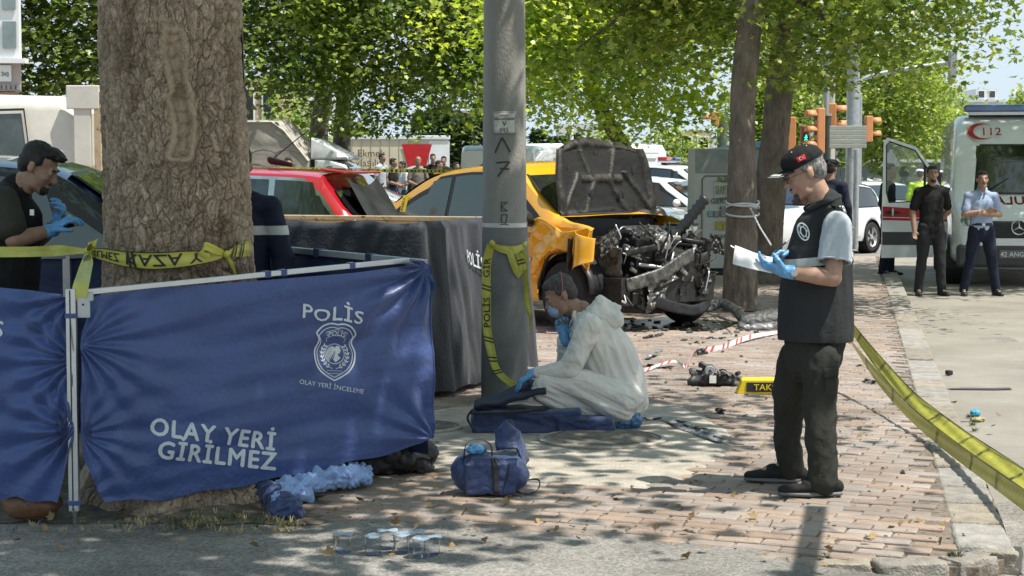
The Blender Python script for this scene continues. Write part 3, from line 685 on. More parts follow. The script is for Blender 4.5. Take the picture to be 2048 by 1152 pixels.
for i, (x, y, z, rx, rz, lab) in enumerate([(12.9, 62, 4.4, 2.1, 2.5, 'full green tree behind the white signboards'), (16.1, 74, 3.6, 1.7, 2.3, 'round green tree between the avenue tree and ambulance'), (18.9, 84, 4.0, 2.2, 2.5, 'farther green tree above the ambulance roof light'), (9.6, 66, 3.9, 1.2, 1.8, 'slim green tree behind the grey post'), (43.5, 150, 6.2, 3.4, 2.0, 'far tree at the right edge of the sky')]):
    b = Vector((x, y, -.13)); street_tree('avenue_tree', b, [b, b + V(0, 0, z * .5), b + V(0, 0, z), b + V(0, 0, z + 1)], [.2, .17, .12, .08], [((x, y, z), (rx, rx, rz))], L_MID, lab, nl=3, seed=20 + i, ncl=120, per=75, leaf=.22 if i < 4 else .4, group='trees along the avenue', limbn=5, cr=.5)
# conifers and shrubs in the far garden
for i, (px, y, zt, r_) in enumerate([(845, 62, 3.6, 1.0), (885, 63, 3.9, 1.0), (925, 62, 3.5, 1.05), (965, 64, 4.1, 1.1), (1078, 63, 3.0, .95), (1110, 62, 2.75, .9), (1145, 63, 2.9, .8)]):
    x = (px - 1024) / FPX * y; t = empty('garden_conifer', (x, y, 0), label=['conifer nearest the bread lorry', 'tall conifer second from the bread lorry', 'conifer third from the bread lorry', 'tallest conifer beside the concrete pole', 'conifer just right of the concrete pole', 'low conifer left of the raised bonnet', 'conifer touching the raised bonnet'][i] + ', dark green above the grey wall', cat='conifer', group='conifers behind the grey wall')
    r = np.random.default_rng(50 + i); N = 2600; h = r.uniform(0, 1, N) ** .8; a_ = r.uniform(0, 2 * np.pi, N); rr = r_ * (1 - h * .75) * r.uniform(.55, 1.05, N)
    leaves('crown', np.stack([x + rr * np.cos(a_), y + rr * np.sin(a_), .3 + h * (zt - .3)], 1), .2, L_CON, t, 3, 60 + i)
    MB().tube([(x, y, 0), (x, y, zt * .6), (x, y, zt * .9)], [.09, .06, .02], 8).build('trunk', m_bark2, t, smooth=True)
for i, (px, y, z, r_, lab) in enumerate([(1215, 57, 2.15, .75, 'loose shrub just right of the raised bonnet'), (1330, 57, 2.3, .85, 'silvery shrub beside the recycling kiosk'), (600, 50, 2.7, .8, 'pale shrub above the tarpaulin lorry'), (700, 58, 2.6, .9, 'shrub beside the pale post behind the lorry cab')]):
    x = (px - 1024) / FPX * y; t = empty('garden_shrub', (x, y, 0), label=lab, cat='shrub', group='shrubs behind the grey wall')
    p, cc = crown_points((x, y, z), (r_, r_, r_ * .95), 45, 45, 80 + i, .28, .3); leaves('crown', p, .15, L_MID, t, 3, 90 + i)
    mb = MB()
    for k in range(5): mb.tube([(x, y, 0), (x + rnd.uniform(-.2, .2), y, z * .5), (x + rnd.uniform(-.5, .5), y, z)], [.04, .03, .01], 6)
    mb.build('stem', m_bark2, t)
# ================================================================ CONCRETE POLE
PB = gr(1009, 800); PX, PY = PB.x, PB.y
pole = empty('concrete_pole', PB, label='round grey concrete pole with a small plaque, painted numbers and a caution tape', cat='pole')
pr = lambda z: .163 - .0075 * z
m_pole = mat('pole_concrete', (.30, .29, .265), .85, vs=2.2, var=.16, bump=.6, bs=110, stretch=(1, 1, .35))
def polefn(cx_, cz, a0=-PI / 2, up=1, off=0):
    def f(x, y, h):
        z = cz + y; r_ = pr(z) + h + off; a = a0 + (cx_ + x) / pr(z); return Vector((PX + r_ * math.cos(a), PY + r_ * math.sin(a), z))
    return f
mb = MB(); mb.grid(lambda u, v: (PX + pr(9 * v) * math.cos(2 * PI * u), PY + pr(9 * v) * math.sin(2 * PI * u), 9 * v), 49, 60); mb.build('shaft', m_pole, pole, smooth=True)
zp = lambda y: CH - (y - HOR) * (PY - .15) / FPX
mb = MB(); mb.grid(lambda u, v: polefn(0, 0, -PI / 2)((u - .5) * 2 * PI * .16, .0 + v * (zp(456)), .0012), 49, 10); mb.build('painted_base', mat('pole_grey_paint', (.17, .17, .165), .75, vs=4, var=.15, bump=.4, bs=90), pole, smooth=True)
mb = MB(); mb.grid(lambda u, v: polefn(0, 0, -PI / 2)((u - .5) * 2 * PI * .16, zp(455) + v * .03, .003), 49, 3); mb.build('clear_band', mat('clear_tape', (.6, .6, .57), .25), pole, smooth=True)
mb = MB(); mb.grid(lambda u, v: polefn(0, 0)((u - .5) * .16, zp(269) + v * .155, .006), 9, 6); mb.build('plaque', mat('plaque_metal', (.5, .5, .47), .5, var=.15, vs=30), pole, smooth=True, thick=.004)
pc = zp(247)
mb = MB()
for (x0, x1, y0, y1) in ((-.075, .075, .070, .073), (-.075, .075, -.073, -.070), (-.075, -.072, -.073, .073), (.072, .075, -.073, .073), (-.06, .06, .022, .025)):
    mb.grid(lambda u, v: polefn(0, pc)(x0 + (x1 - x0) * u, y0 + (y1 - y0) * v, .0115), 7, 2)
mb.build('plaque_lines', M['blackprint'], pole)
lettering('plaque_text', 'MESKİ\nSERİ NUMARASI', lambda x, y, h: polefn(.0, pc + .045)(x, y, .0115), M['blackprint'], pole, .019, cuts=.02)
lettering('plaque_mark', 'V', lambda x, y, h: polefn(.0, pc - .018)(x, y, .0115), M['blackprint'], pole, .05)
lettering('plaque_scrawl', 'M5', lambda x, y, h: polefn(.0, pc - .062)(x, y, .0115), MATS['pole_grey_paint'], pole, .045, cuts=.02)
m_mark = mat('dark_paint_mark', (.05, .05, .048), .8)
def strokes(name, segs, cx_, cz, m, w_=.012, par=None):
    mb = MB()
    for (xa, ya), (xb, yb) in segs:
        d = Vector((xb - xa, yb - ya)); nrm = Vector((-d.y, d.x)).normalized() * w_ / 2
        mb.grid(lambda u, v: polefn(cx_, cz)(xa + d.x * u + nrm.x * (2 * v - 1), ya + d.y * u + nrm.y * (2 * v - 1), .004), 8, 2)
    mb.build(name, m, par or pole)
strokes('painted_mark', [((-.055, -.055), (-.005, .05)), ((-.005, .05), (.05, -.05))], -.01, zp(290), m_mark)
strokes('painted_mark', [((-.045, .04), (.045, .045)), ((.045, .045), (-.035, -.055)), ((-.02, .0), (.045, -.005))], -.01, zp(337), m_mark)
strokes('painted_mark', [((-.02, .03), (.02, .03)), ((.02, .03), (-.02, 0)), ((-.02, 0), (.02, -.03)), ((.02, -.03), (-.02, -.03)), ((-.02, -.03), (-.02, .03))], .0, zp(413), m_mark, .006)
strokes('painted_mark', [((-.02, .03), (.02, .03)), ((.02, .03), (.01, -.03)), ((.01, -.03), (-.02, -.02)), ((-.02, -.02), (-.02, .03)), ((-.03, -.035), (.03, -.04))], .0, zp(438), m_mark, .006)
# ================================================================ CAUTION TAPE
m_tape = mat('caution_tape', (.48, .45, .06), .32, vs=9, var=.1, bump=.5, bs=30, spec=.6)
m_tape_d = mat('caution_tape_faded', (.50, .48, .10), .4, vs=9, var=.15, bump=.5, bs=30)
class Tape:
    def __init__(s, pts, wds, width, n=10):
        s.p = catmull(pts, n); w_ = catmull(wds, n); s.w = [v.normalized() for v in w_]; s.n = len(s.p)
        s.width = width if isinstance(width, list) else [width] * len(pts)
        s.ws = [interp(i / (s.n - 1) * (len(s.width) - 1), list(enumerate(s.width))) for i in range(s.n)]
        s.s = [0]
        for a, b in zip(s.p, s.p[1:]): s.s.append(s.s[-1] + (b - a).length)
        s.L = s.s[-1]
    def at(s, q, t, h=0):
        q = max(0, min(s.L - 1e-6, q)); i = int(np.searchsorted(s.s, q, side='right')) - 1; i = min(i, s.n - 2); f = (q - s.s[i]) / max(1e-9, s.s[i + 1] - s.s[i])
        p = s.p[i].lerp(s.p[i + 1], f); w_ = s.w[i].lerp(s.w[i + 1], f).normalized(); wd = s.ws[i] * (1 - f) + s.ws[i + 1] * f
        tan = (s.p[i + 1] - s.p[i]).normalized(); nn = tan.cross(w_).normalized()
        return p + w_ * (t * wd) + nn * (h + .25 * wd * .12 * math.cos(t * 9 + q * 3))
    def body(s, name, m, parent=None, nt_=7, **k):
        mb = MB(); mb.grid(lambda u, v: s.at(u * s.L, v - .5), max(8, min(400, int(s.L / .015))), nt_); return mb.build(name, m, parent, smooth=True, **k)
    def text(s, str_, q0, size, parent, flip=False, h=.002, name='lettering', fl=1, mir=1, sx=1.35):
        W = .075
        def fn(x, y, hh):
            x_, y_ = (x, -y) if flip == 'v' else ((-x, -y) if flip else (x, y)); return s.at(q0 + x_ * fl, (y_ * mir - (-.36 * size if flip else .36 * size) * mir) / W, h)
        return lettering(name, str_, fn, M['blackprint'], parent, size, bold=.035, cuts=.03, sx=sx)
    def bars(s, qs, parent, h=.002, sl=.02, w_=.010, name='tape_bar'):
        for q0 in qs:
            mb = MB()
            for d in (0, .025): mb.add([s.at(q0 + d - sl, -.5, h), s.at(q0 + d + w_ - sl, -.5, h), s.at(q0 + d - sl / 2 + w_, 0, h), s.at(q0 + d - sl / 2, 0, h)], [(0, 1, 2, 3)]).add([s.at(q0 + d - sl / 2, 0, h), s.at(q0 + d + w_ - sl / 2, 0, h), s.at(q0 + d + w_, .5, h), s.at(q0 + d, .5, h)], [(0, 1, 2, 3)])
            mb.build(name, M['blackprint'], parent)
    def edges(s, parent, h=.0015):
        mb = MB(); n = max(8, min(300, int(s.L / .03)))
        for a, b in ((-.5, -.44), (.44, .5)): mb.grid(lambda u, v: s.at(u * s.L, a + (b - a) * v, h), n, 2)
        mb.build('tape_edge', M['blackprint'], parent)
# tape on the pole: from the knot down the left side, then towards the kneeling man
def pp_(px, py, off=.012):
    """a point on the pole's surface under a pixel column"""
    X = (px - 1024) / FPX * (PY - .1) - PX; X = max(-.155, min(.155, X)); return Vector((PX + X * 1.05, PY - math.sqrt(max(0, .165 ** 2 - X * X)) - off, CH - (py - HOR) * (PY - .15) / FPX))
tp = empty('caution_tape', pp_(980, 480), label='yellow caution tape hanging down the concrete pole, knotted at its middle', cat='tape')
T = Tape([pp_(984, 488), pp_(975, 530), pp_(975, 600), pp_(976, 660), pp_(984, 705), pp_(992, 735, .02), at(1010, 758, PY - .25), at(1040, 776, PY - .3)], [V(1, 0, 0)] * 4 + [V(1, 0, .15), V(1, 0, .5), V(.7, 0, .7), V(.4, -.2, .8)], [.06, .062, .06, .06, .06, .05, .045, .05])
T.body('tape_strip', m_tape, tp)
for s_, q in (('GİR', .17), ('POLİS', .48)): T.text(s_, q, .075, tp, flip=False, fl=-1, mir=-1, h=.003, sx=1.1) if False else T.text(s_, q, .075, tp, flip=True, h=.0035 , sx=1.0)
T.bars([.30, .66, .8, .9], tp, h=.0035)
T2 = Tape([pp_(984, 488), pp_(1000, 496, .02), pp_(1025, 500, .02), pp_(1046, 492, .02), pp_(1052, 485, .01)], [V(0, 0, 1)] * 5, [.02, .05, .06, .04, .03]); T2.body('tape_strip', m_tape, tp)
T3 = Tape([pp_(1018, 497, .02), pp_(1028, 530, .03), pp_(1038, 550, .03), pp_(1044, 535, .03), pp_(1036, 505, .02)], [V(1, 0, .2), V(1, 0, 0), V(.3, -.3, 1), V(1, 0, 0), V(1, 0, -.2)], .05); T3.body('tape_strip', m_tape, tp); T3.bars([.05, .12, .3], tp, h=-.003)
T4 = Tape([pp_(1046, 490, .01), pp_(1050, 560, .02), pp_(1056, 610, .02), at(1062, 640, PY - .1), at(1058, 662, PY - .1)], [V(1, 0, 0), V(.8, -.4, 0), V(1, 0, .1), V(.5, -.5, 0), V(1, 0, 0)], [.03, .035, .04, .03, .01]); T4.body('tape_strip', m_tape, tp)
for q in (.06, .15, .24, .33): T4.bars([q], tp, h=-.003)
blob('knot', MB().ell(pp_(986, 487), (.02, .02, .025)).ell(pp_(1046, 490), (.018, .02, .02)), .005, m_tape, tp, wr=wrinkle(.003, 60))
# tape round the big tree
def tr_p(px, py, r=.395):
    X = (px - 1024) / FPX * (TC.y - r) - TC.x; X = max(-r * .995, min(r * .995, X)); Y = TC.y - math.sqrt(r * r - X * X); p = at(px, py, Y); return Vector((p.x, p.y, p.z))
tt = empty('caution_tape', tr_p(300, 520), label='yellow caution tape tied round the big tree trunk, lettering upside down', cat='tape')
T = Tape([tr_p(172, 505, .43), tr_p(200, 508, .425), tr_p(250, 518, .42), tr_p(310, 522, .42), tr_p(370, 518, .42), tr_p(430, 512, .42), tr_p(452, 508, .43)], [V(0, 0, 1)] * 7, [.012, .06, .078, .084, .080, .05, .012])
T.body('tape_strip', m_tape, tt, 9); T.edges(tt, .0025)
T.text('KAZA Y', .46, .072, tt, flip='v', h=.004, sx=1.45); T.text('İLMEZ', .15, .058, tt, flip='v', h=.004, sx=1.0); T.bars([.275], tt, h=.004, sl=-.02, w_=.014)
T = Tape([tr_p(452, 508, .43), tr_p(470, 503, .425), tr_p(490, 498, .42), tr_p(503, 495, .41)], [V(0, 0, 1)] * 4, [.012, .05, .075, .08]); T.body('tape_strip', m_tape, tt); T.bars([.05, .12], tt, h=.004)
T = Tape([tr_p(452, 508, .43), tr_p(462, 525, .44), tr_p(474, 555, .44)], [V(1, 0, 0)] * 3, [.02, .022, .006]); T.body('tape_strip', m_tape, tt)
T = Tape([tr_p(452, 508, .43), tr_p(430, 500, .45), tr_p(410, 492, .44), tr_p(402, 505, .43), tr_p(420, 512, .44)], [V(0, 0, 1), V(.3, 0, 1), V(0, 0, 1), V(1, 0, .3), V(0, 0, 1)], [.02, .04, .04, .03, .02]); T.body('tape_strip', m_tape, tt)
blob('knot', MB().ell(tr_p(453, 508, .44), (.016, .016, .018)).ell(tr_p(176, 503, .45), (.02, .02, .02)), .005, m_tape, tt, wr=wrinkle(.003, 60))
a0 = tr_p(176, 503, .45)
T = Tape([a0, at(120, 500, 8.9), at(60, 502, 8.85), at(-40, 503, 8.8)], [V(0, .3, 1)] * 4, [.02, .05, .045, .05]); T.body('tape_strip', m_tape, tt); T.text('ÇEVRE GİRİLMEZ', .28, .05, tt, h=.003, flip=True, sx=1); T.bars([.4], tt)
T = Tape([a0, at(120, 507, 8.87), at(60, 508, 8.83), at(-40, 509, 8.78)], [V(0, .3, 1)] * 4, [.01, .025, .03, .03]); T.body('tape_strip', m_tape_d, tt)
T = Tape([a0, at(172, 530, 8.4), at(163, 565, 8.12), at(157, 598, 8.08)], [V(1, 0, .1), V(1, 0, .25), V(1, 0, .2), V(1, 0, .1)], [.02, .07, .08, .075]); T.body('tape_strip', m_tape_d, tt, 7); T.text('YER', .15, .07, tt, h=.004, sx=1.0, flip=True)
T = Tape([a0, at(182, 488, 8.5), at(188, 480, 8.5), at(192, 490, 8.5), a0], [V(1, 0, 0), V(.6, .5, .4), V(1, 0, .4), V(.3, 0, 1), V(1, 0, 0)], [.01, .04, .05, .04, .01]); T.body('tape_strip', m_tape, tt)
# long tape on the right, from behind the standing man towards the camera
rt = empty('caution_tape', gr(1900, 900), label='long yellow caution tape sagging from behind the standing man to the lower right', cat='tape')
def rp_(px, py, Y): return at(px, py, Y)
Pt = [gr(1690, 632, .5), gr(1712, 666, .42), gr(1762, 730, .28), gr(1822, 796, .18), gr(1892, 852, .14), gr(1972, 908, .16), gr(2110, 1000, .22)]
T = Tape(Pt, [V(0, 0, 1), V(.2, 0, 1), V(.5, 0, 1), V(.8, -.2, 1), V(.9, -.2, .75), V(.9, -.2, .7), V(.9, -.2, .7)], [.05, .07, .08, .085, .09, .09, .09], 14)
T.body('tape_strip', m_tape, rt, 9)
for hh in (-.004, .004): T.edges(rt, hh); T.bars([.7, 1.5, 2.4, 3.1, 4.0, 4.5, 5.4, 6.1, 6.6], rt, h=hh, sl=.05, w_=.012)
T = Tape([p + V(-.03, -.02, -.075) for p in Pt], [V(.3, 0, -1)] * 2 + [V(-.1, 0, -1)] * 2 + [V(-.25, 0, -1)] * 3, [.05, .06, .075, .08, .08, .08, .08], 14)
T.body('tape_strip', m_tape, rt, 7)
for hh in (-.004, .004): T.bars([1.1, 2.0, 3.3, 4.3, 5.0, 6.0], rt, h=hh, sl=.04, w_=.010)
# background tape
bt = empty('caution_tape', at(700, 345, 30), label='thin yellow caution tape stretched in front of the bystanders', cat='tape')
T = Tape([at(560, 337, 29), at(700, 340, 29.5), at(850, 342, 30), at(930, 343, 30.4)], [V(0, 0, 1)] * 4, .06); T.body('tape_strip', m_tape, bt)
mb = MB()
q = .1
while q < T.L - .1:
    l_ = rnd.uniform(.02, .06); mb.add([T.at(q, -.3, .004), T.at(q + l_, -.3, .004), T.at(q + l_ * .8, .3, .004), T.at(q + l_ * .2, .3, .004)], [(0, 1, 2, 3)]); q += rnd.choice((.07, .08, .12))
mb.build('lettering', M['blackprint'], bt, kind='stuff')
# ================================================================ POLICE SCREENS
m_scr = mat('blue_polyester', (.038, .072, .222), .42, vs=3, var=.1, bump=.5, bs=35, sheen=.25, spec=.5)
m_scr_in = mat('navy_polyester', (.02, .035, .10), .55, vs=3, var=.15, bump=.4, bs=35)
m_print = mat('pale_print', (.60, .64, .68), .6, var=.08, vs=30)
SA, SB = Vector((-1.967, 8.1, 0)), Vector((-.432, 9.2, 0)); SN = Vector((.583, -.813, 0))
def on_line(px, a, b):
    k = (px - 1024) / FPX; d = b - a; t = (k * a.y - a.x) / (d.x - k * d.y); return a + d * t
def folds(px, py):
    """tension folds of the screen, metres out of its plane"""
    x, y = px / 420., py / 420.
    f = .022 * noise.noise(Vector((x * .9 + y * .25, (y + x * .16) * 5.5, 1))) + .010 * (noise.noise(Vector((x * 1.6, (y + .22 * x) * 13, 4))) - .7 * abs(noise.noise(Vector((x * 1.2, (y + .1 * x) * 9, 7)))))
    for (cx_, cy_, k, am, ph) in ((152, 690, 17, .017, 0), (850, 535, 15, .030, 1.3), (152, 870, 15, .010, .5), (860, 875, 12, .014, 2.), (152, 1000, 10, .010, 0)):
        dx, dy = px - cx_, py - cy_; r_ = math.hypot(dx, dy); an = math.atan2(dy, dx)
        f += am * math.exp(-r_ / 150) * min(1, r_ / 30) * math.sin(an * k + ph + .8 * noise.noise(Vector((r_ / 90, ph, 0))))
    f += .004 * math.exp(-abs(px - 555) / 4)
    f += .022 * noise.noise(Vector((x * 1.3, y * 1.3, 9)))
    return f
TOP = [(150, 600), (176, 592), (300, 577), (500, 562), (700, 545), (800, 533), (822, 522), (840, 521), (857, 532)]
BOT = [(150, 905), (160, 940), (175, 985), (200, 1000), (300, 999), (420, 980), (520, 962), (640, 938), (760, 908), (835, 888), (861, 874)]
LEFTN = [(590, 175), (640, 168), (690, 153), (800, 148), (900, 150), (960, 158), (1000, 172)]
def scr(px, py, h=0.):
    p = on_line(px, SA, SB); z = at(px, py, p.y).z; return Vector((p.x, p.y, z)) + SN * (.03 + folds(px, py) + h)
screen = empty('police_screen', (-1.967, 8.1, 0), label='blue folding police screen printed POLİS, OLAY YERİ GİRİLMEZ, hiding the tree foot', cat='privacy screen')
def scr_grid(u, v):
    y_t = None; px = 150 + (860 - 150) * u
    y = interp(px, TOP) * (1 - v) + interp(px, BOT) * v
    # left edge gathers towards the strap
    if u < .06: px = px + (interp(y, LEFTN) - 150) * (1 - u / .06)
    if px > 848: px = px - 0
    return scr(px, y + 3 * math.sin(px / 23.) * v ** 6)
mb = MB(); mb.grid(scr_grid, 240, 150); mb.build('front_fabric', m_scr, screen, smooth=True)
mb = MB(); mb.grid(lambda u, v: scr(857 + 2 * u, interp(857, TOP) * (1 - v) + interp(857, BOT) * v, .004 - .05 * u), 4, 60); mb.build('side_hem', m_scr, screen, smooth=True)
def scr_fn(cx_, cy_, ang, k=420.):
    ca, sa = math.cos(ang), math.sin(ang)
    def f(x, y, h): return scr(cx_ + k * (x * ca + y * sa), cy_ - k * (y * ca - x * sa), .0015 + h)
    return f
lettering('lettering', 'OLAY YERİ', scr_fn(414, 883, R(7.5)), m_print, screen, .114, bold=.08, cuts=.03, sx=.98)
lettering('lettering', 'GİRİLMEZ', scr_fn(421, 926, R(6)), m_print, screen, .117, bold=.08, cuts=.03, sx=.98)
lettering('lettering', 'OLAY YERİ İNCELEME', scr_fn(654, 776, R(9)), m_print, screen, .030, bold=.01, cuts=.02)
_pf = scr_fn(655, 640, R(4))
lettering('lettering', 'POLİS', lambda x, y, h: _pf(x, y * (1 + .12 * math.sin(x * 30)) + .005 * math.sin(x * 40), h), m_print, screen, .088, bold=.045, cuts=.02, sx=1.15)
# crest
ef = scr_fn(664, 702, R(3)); cr = MB()
def stroke(mb, pts, w_, fn, closed=False):
    n = len(pts); L_ = []; 
    for i in range(n):
        a = Vector(pts[(i - 1) % n] if closed or i else pts[0]); b = Vector(pts[(i + 1) % n] if closed or i < n - 1 else pts[-1]); d = (b - a).normalized(); L_.append(Vector((-d.y, d.x)) * w_ / 2)
    vs = []
    for p, o_ in zip(pts, L_): vs += [fn(p[0] + o_.x, p[1] + o_.y, .001), fn(p[0] - o_.x, p[1] - o_.y, .001)]
    m_ = n if closed else n - 1
    mb.add(vs, [(2 * i, 2 * i + 1, (2 * ((i + 1) % n)) + 1, 2 * ((i + 1) % n)) for i in range(m_)])
half_ = [(0, .128), (.03, .132), (.062, .120), (.085, .098), (.094, .082), (.084, .062), (.082, .04), (.096, .0), (.092, -.05), (.07, -.09), (.035, -.118), (0, -.138)]
half_ = [(p.x, p.y) for p in catmull([V(x, y, 0) for x, y in half_], 4)]
sh = half_ + [(-x, y) for x, y in reversed(half_[1:-1])]
stroke(cr, sh, .007, ef, True); stroke(cr, [(x * .88, y * .88 - .002) for x, y in sh], .0035, ef, True)
circ = lambda r_, n=28, c=(0, 0), a0=0, a1=2 * PI: [(c[0] + r_ * math.cos(a0 + (a1 - a0) * i / n), c[1] + r_ * math.sin(a0 + (a1 - a0) * i / n)) for i in range(n + (0 if a1 - a0 > 6.2 else 1))]
stroke(cr, circ(.047, c=(0, -.012)), .0035, ef, True)
for k in range(9): stroke(cr, circ(.008 + .0042 * k, 16, (.002, -.006 - .0012 * k), R(60 + 6 * k), R(215 + 2 * k)), .0026, ef)
for k in range(5): stroke(cr, [(-.03 + .008 * k, -.03 - .004 * k), (-.018 + .008 * k, -.012), (-.008 + .007 * k, .0)], .0022, ef)
head_ = [(.004, .022), (.014, .027), (.024, .022), (.028, .012), (.032, .004), (.027, .0), (.026, -.008), (.018, -.01), (.016, -.018), (.03, -.03), (.006, -.052), (-.006, -.04), (-.001, -.02), (.006, -.005)]
cr.add([ef(x, y, .001) for x, y in head_], [tuple(range(len(head_)))])
for sg in (-1, 1):
    stroke(cr, [(sg * x, y) for x, y in [(.008, -.082), (.035, -.072), (.055, -.048), (.064, -.02), (.062, .012), (.05, .035)]], .003, ef)
    for k in range(7):
        a = R(-68 + k * 17); x, y = .061 * math.cos(a), -.015 + .062 * math.sin(a)
        for sd in (-1, 1):
            b = a + PI / 2 + sd * .65; lx, ly = math.cos(b), math.sin(b); cr.add([ef(sg * (x + q1 * lx - q2 * ly), y + q1 * ly + q2 * lx, .001) for q1, q2 in ((0, 0), (.008, .004), (.019, 0), (.008, -.004))], [(0, 1, 2, 3)])
stroke(cr, [(-.042, .045), (-.05, .06), (-.02, .075), (.02, .075), (.05, .06), (.042, .045)], .0025, ef); stroke(cr, [(-.045, .072), (-.05, .09), (0, .106), (.05, .09), (.045, .072)], .0025, ef)
stroke(cr, [(-.035, -.092), (.035, -.092), (.03, -.105), (-.03, -.105)], .002, ef, True)
cr.build('crest', m_print, screen)
lettering('lettering', 'POLİS', lambda x, y, h: ef(x, y - x * x * 5 + .077, .001), m_print, screen, .030, bold=.03, cuts=.01)
# frame
mb = MB(); mb.box((-1.985, 8.085, .565), (.045, .035, 1.01)); mb.build('post', M['alu'], screen, bevel=.004)
mb = MB(); mb.box((-2.0 + .013, 8.07, .565), (.006, .008, 1.0)); mb.build('post_groove', M['dark'], screen)
MB().cyl((-1.985, 8.085, .06), (-1.985, 8.085, -.012), .012, .006).build('foot_spike', M['chrome'], screen, smooth=True, ang=40)
MB().cyl((-1.985, 8.085, .075), (-1.985, 8.085, .05), .02, .014).build('foot_nut', M['chrome'], screen, smooth=True, ang=40)
for z in (.10, .95): MB().box((-1.985, 8.083, z), (.052, .044, .022)).build('strap', m_scr, screen, bevel=.003)
a_ = Vector((-1.95, 8.11, 1.04)); b_ = scr(825, 524, -.05)
def bar(p, q, w_, h_):
    p, q = Vector(p), Vector(q); d = (q - p).normalized(); s_ = d.cross(Vector((0, 0, 1))).normalized() * w_ / 2; u_ = Vector((0, 0, 1)) * h_ / 2
    return MB().add([p - s_ - u_, p + s_ - u_, p + s_ + u_, p - s_ + u_, q - s_ - u_, q + s_ - u_, q + s_ + u_, q - s_ + u_], [(0, 1, 2, 3), (4, 7, 6, 5), (0, 4, 5, 1), (1, 5, 6, 2), (2, 6, 7, 3), (3, 7, 4, 0)])
bar(a_ + V(0, 0, .012), b_ + V(0, 0, .006), .035, .026).build('top_rail', M['alu'], screen, bevel=.003)
for t in (.53, .58, .8): p = a_.lerp(b_, t) + V(0, 0, .009); bar(p, p + (b_ - a_).normalized() * .03, .042, .032).build('rail_clip', m_scr, screen)
MB().box((-1.935, 8.10, 1.035), (.09, .03, .04)).box((-1.93, 8.09, .985), (.055, .02, .09)).build('corner_bracket', mat('bracket_plastic', (.55, .56, .57), .5), screen, bevel=.004)
MB().cyl((-1.93, 8.082, 1.0), (-1.93, 8.078, 1.0), .005).build('bracket_bolt', M['dark'], screen)
# left leaf of the front
SC0 = Vector((-3.3, 8.34, 0)); SN2 = Vector((-.18, -.98, 0)).normalized()
def scl(px, py, h=0.):
    p = on_line(px, SC0, SA); z = at(px, py, p.y).z; x, y = px / 420., py / 420.
    f = .013 * noise.noise(Vector((x * 1.2, (y - x * .3) * 6, 21))) + .006 * noise.noise(Vector((x * 2, (y - .2 * x) * 14, 24)))
    for (cx_, cy_, k, am, ph) in ((148, 590, 13, .03, 0), (148, 720, 16, .026, 1.), (148, 860, 14, .03, 2.)):
        dx, dy = px - cx_, py - cy_; r_ = math.hypot(dx, dy); f += am * math.exp(-r_ / 110) * min(1, r_ / 30) * math.sin(math.atan2(dy, dx) * k + ph)
    return p + SN2 * (.028 + f + h) + V(0, 0, z)
def scl_grid(u, v):
    px = -110 + 258 * u; yt = interp(px, [(-110, 570), (0, 574), (60, 580), (120, 588), (145, 598)]); yb = interp(px, [(-110, 985), (0, 996), (30, 990), (60, 1002), (100, 1000), (112, 1004), (124, 960), (138, 905), (148, 878)])
    y = yt * (1 - v) + yb * v
    if u > .93: px += (interp(y, [(590, 142), (650, 146), (700, 150), (900, 148)]) - 148) * (u - .93) / .07
    return scl(px, y)
mb = MB(); mb.grid(scl_grid, 90, 130); mb.build('left_fabric', m_scr, screen, smooth=True)
lettering('lettering', 'POLİS', lambda x, y, h: scl(10 + 420 * x, 672 - 420 * y, .004), m_print, screen, .105, bold=.04, cuts=.02, sx=1.1, align='RIGHT')
# rear leaves
RD = [Vector((-.45, 9.32, 0)), Vector((-1.42, 10.28, 0)), Vector((-2.5, 10.1, 0)), Vector((-3.9, 10.0, 0))]; rz_ = [1.125, 1.165, 1.125, 1.12]
for i in range(3):
    a, b = RD[i], RD[i + 1]; za, zb2 = rz_[i], rz_[i + 1]; d = (b - a).normalized(); nn = Vector((d.y, -d.x, 0))
    mb = MB(); mb.grid(lambda u, v: a.lerp(b, u) + V(0, 0, (za * (1 - u) + zb2 * u) * (1 - v) + .12 * v) + nn * (.012 * noise.noise(Vector((u * 4, v * 7, i * 5.))) + .02), 60, 40)
    mb.build('rear_fabric', m_scr_in, screen, smooth=True)
    bar(a + V(0, 0, za), b + V(0, 0, zb2), .04, .035).build('rear_rail', mat('rail_grey', (.33, .36, .38), .35, .7), screen, bevel=.003)
    MB().box((b.x, b.y, zb2 / 2), (.04, .04, zb2)).build('rear_post', M['alu'], screen)
    for t in (.3, .62): p = a.lerp(b, t) + V(0, 0, za * (1 - t) + zb2 * t); bar(p, p + d * .04, .048, .045).build('rail_clip', m_scr_in, screen)
# ================================================================ SKIP UNDER A DARK CLOTH
sk = empty('flatbed_trailer', (-1.2, 13.6, 0), label='rusty beige open trailer box draped with dark navy police cloth', cat='trailer')
Sc = Vector((-.66, 12.6, 0)); Su = Vector((.35, .937, 0)); Sv = Vector((-.937, .35, 0)); LU, LV, ZT = 2.05, 3.6, 1.19
m_rust = mat('rusty_cream_paint', (.48, .38, .25), .7, vs=7, var=.0, col2=(.38, .29, .18), bump=.3, bs=50)
n = m_rust.node_tree.nodes; l = m_rust.node_tree.links; bs_ = n['Principled BSDF']; old = bs_.inputs['Base Color'].links[0].from_socket
tc = n.new('ShaderNodeTexCoord'); nz = n.new('ShaderNodeTexNoise'); nz.inputs['Scale'].default_value = 16; nz.inputs['Detail'].default_value = 8; nz.inputs['Roughness'].default_value = .75; l.new(tc.outputs['Object'], nz.inputs[0])
rp = n.new('ShaderNodeValToRGB'); rp.color_ramp.elements[0].position = .57; rp.color_ramp.elements[1].position = .60; l.new(nz.outputs[0], rp.inputs[0])
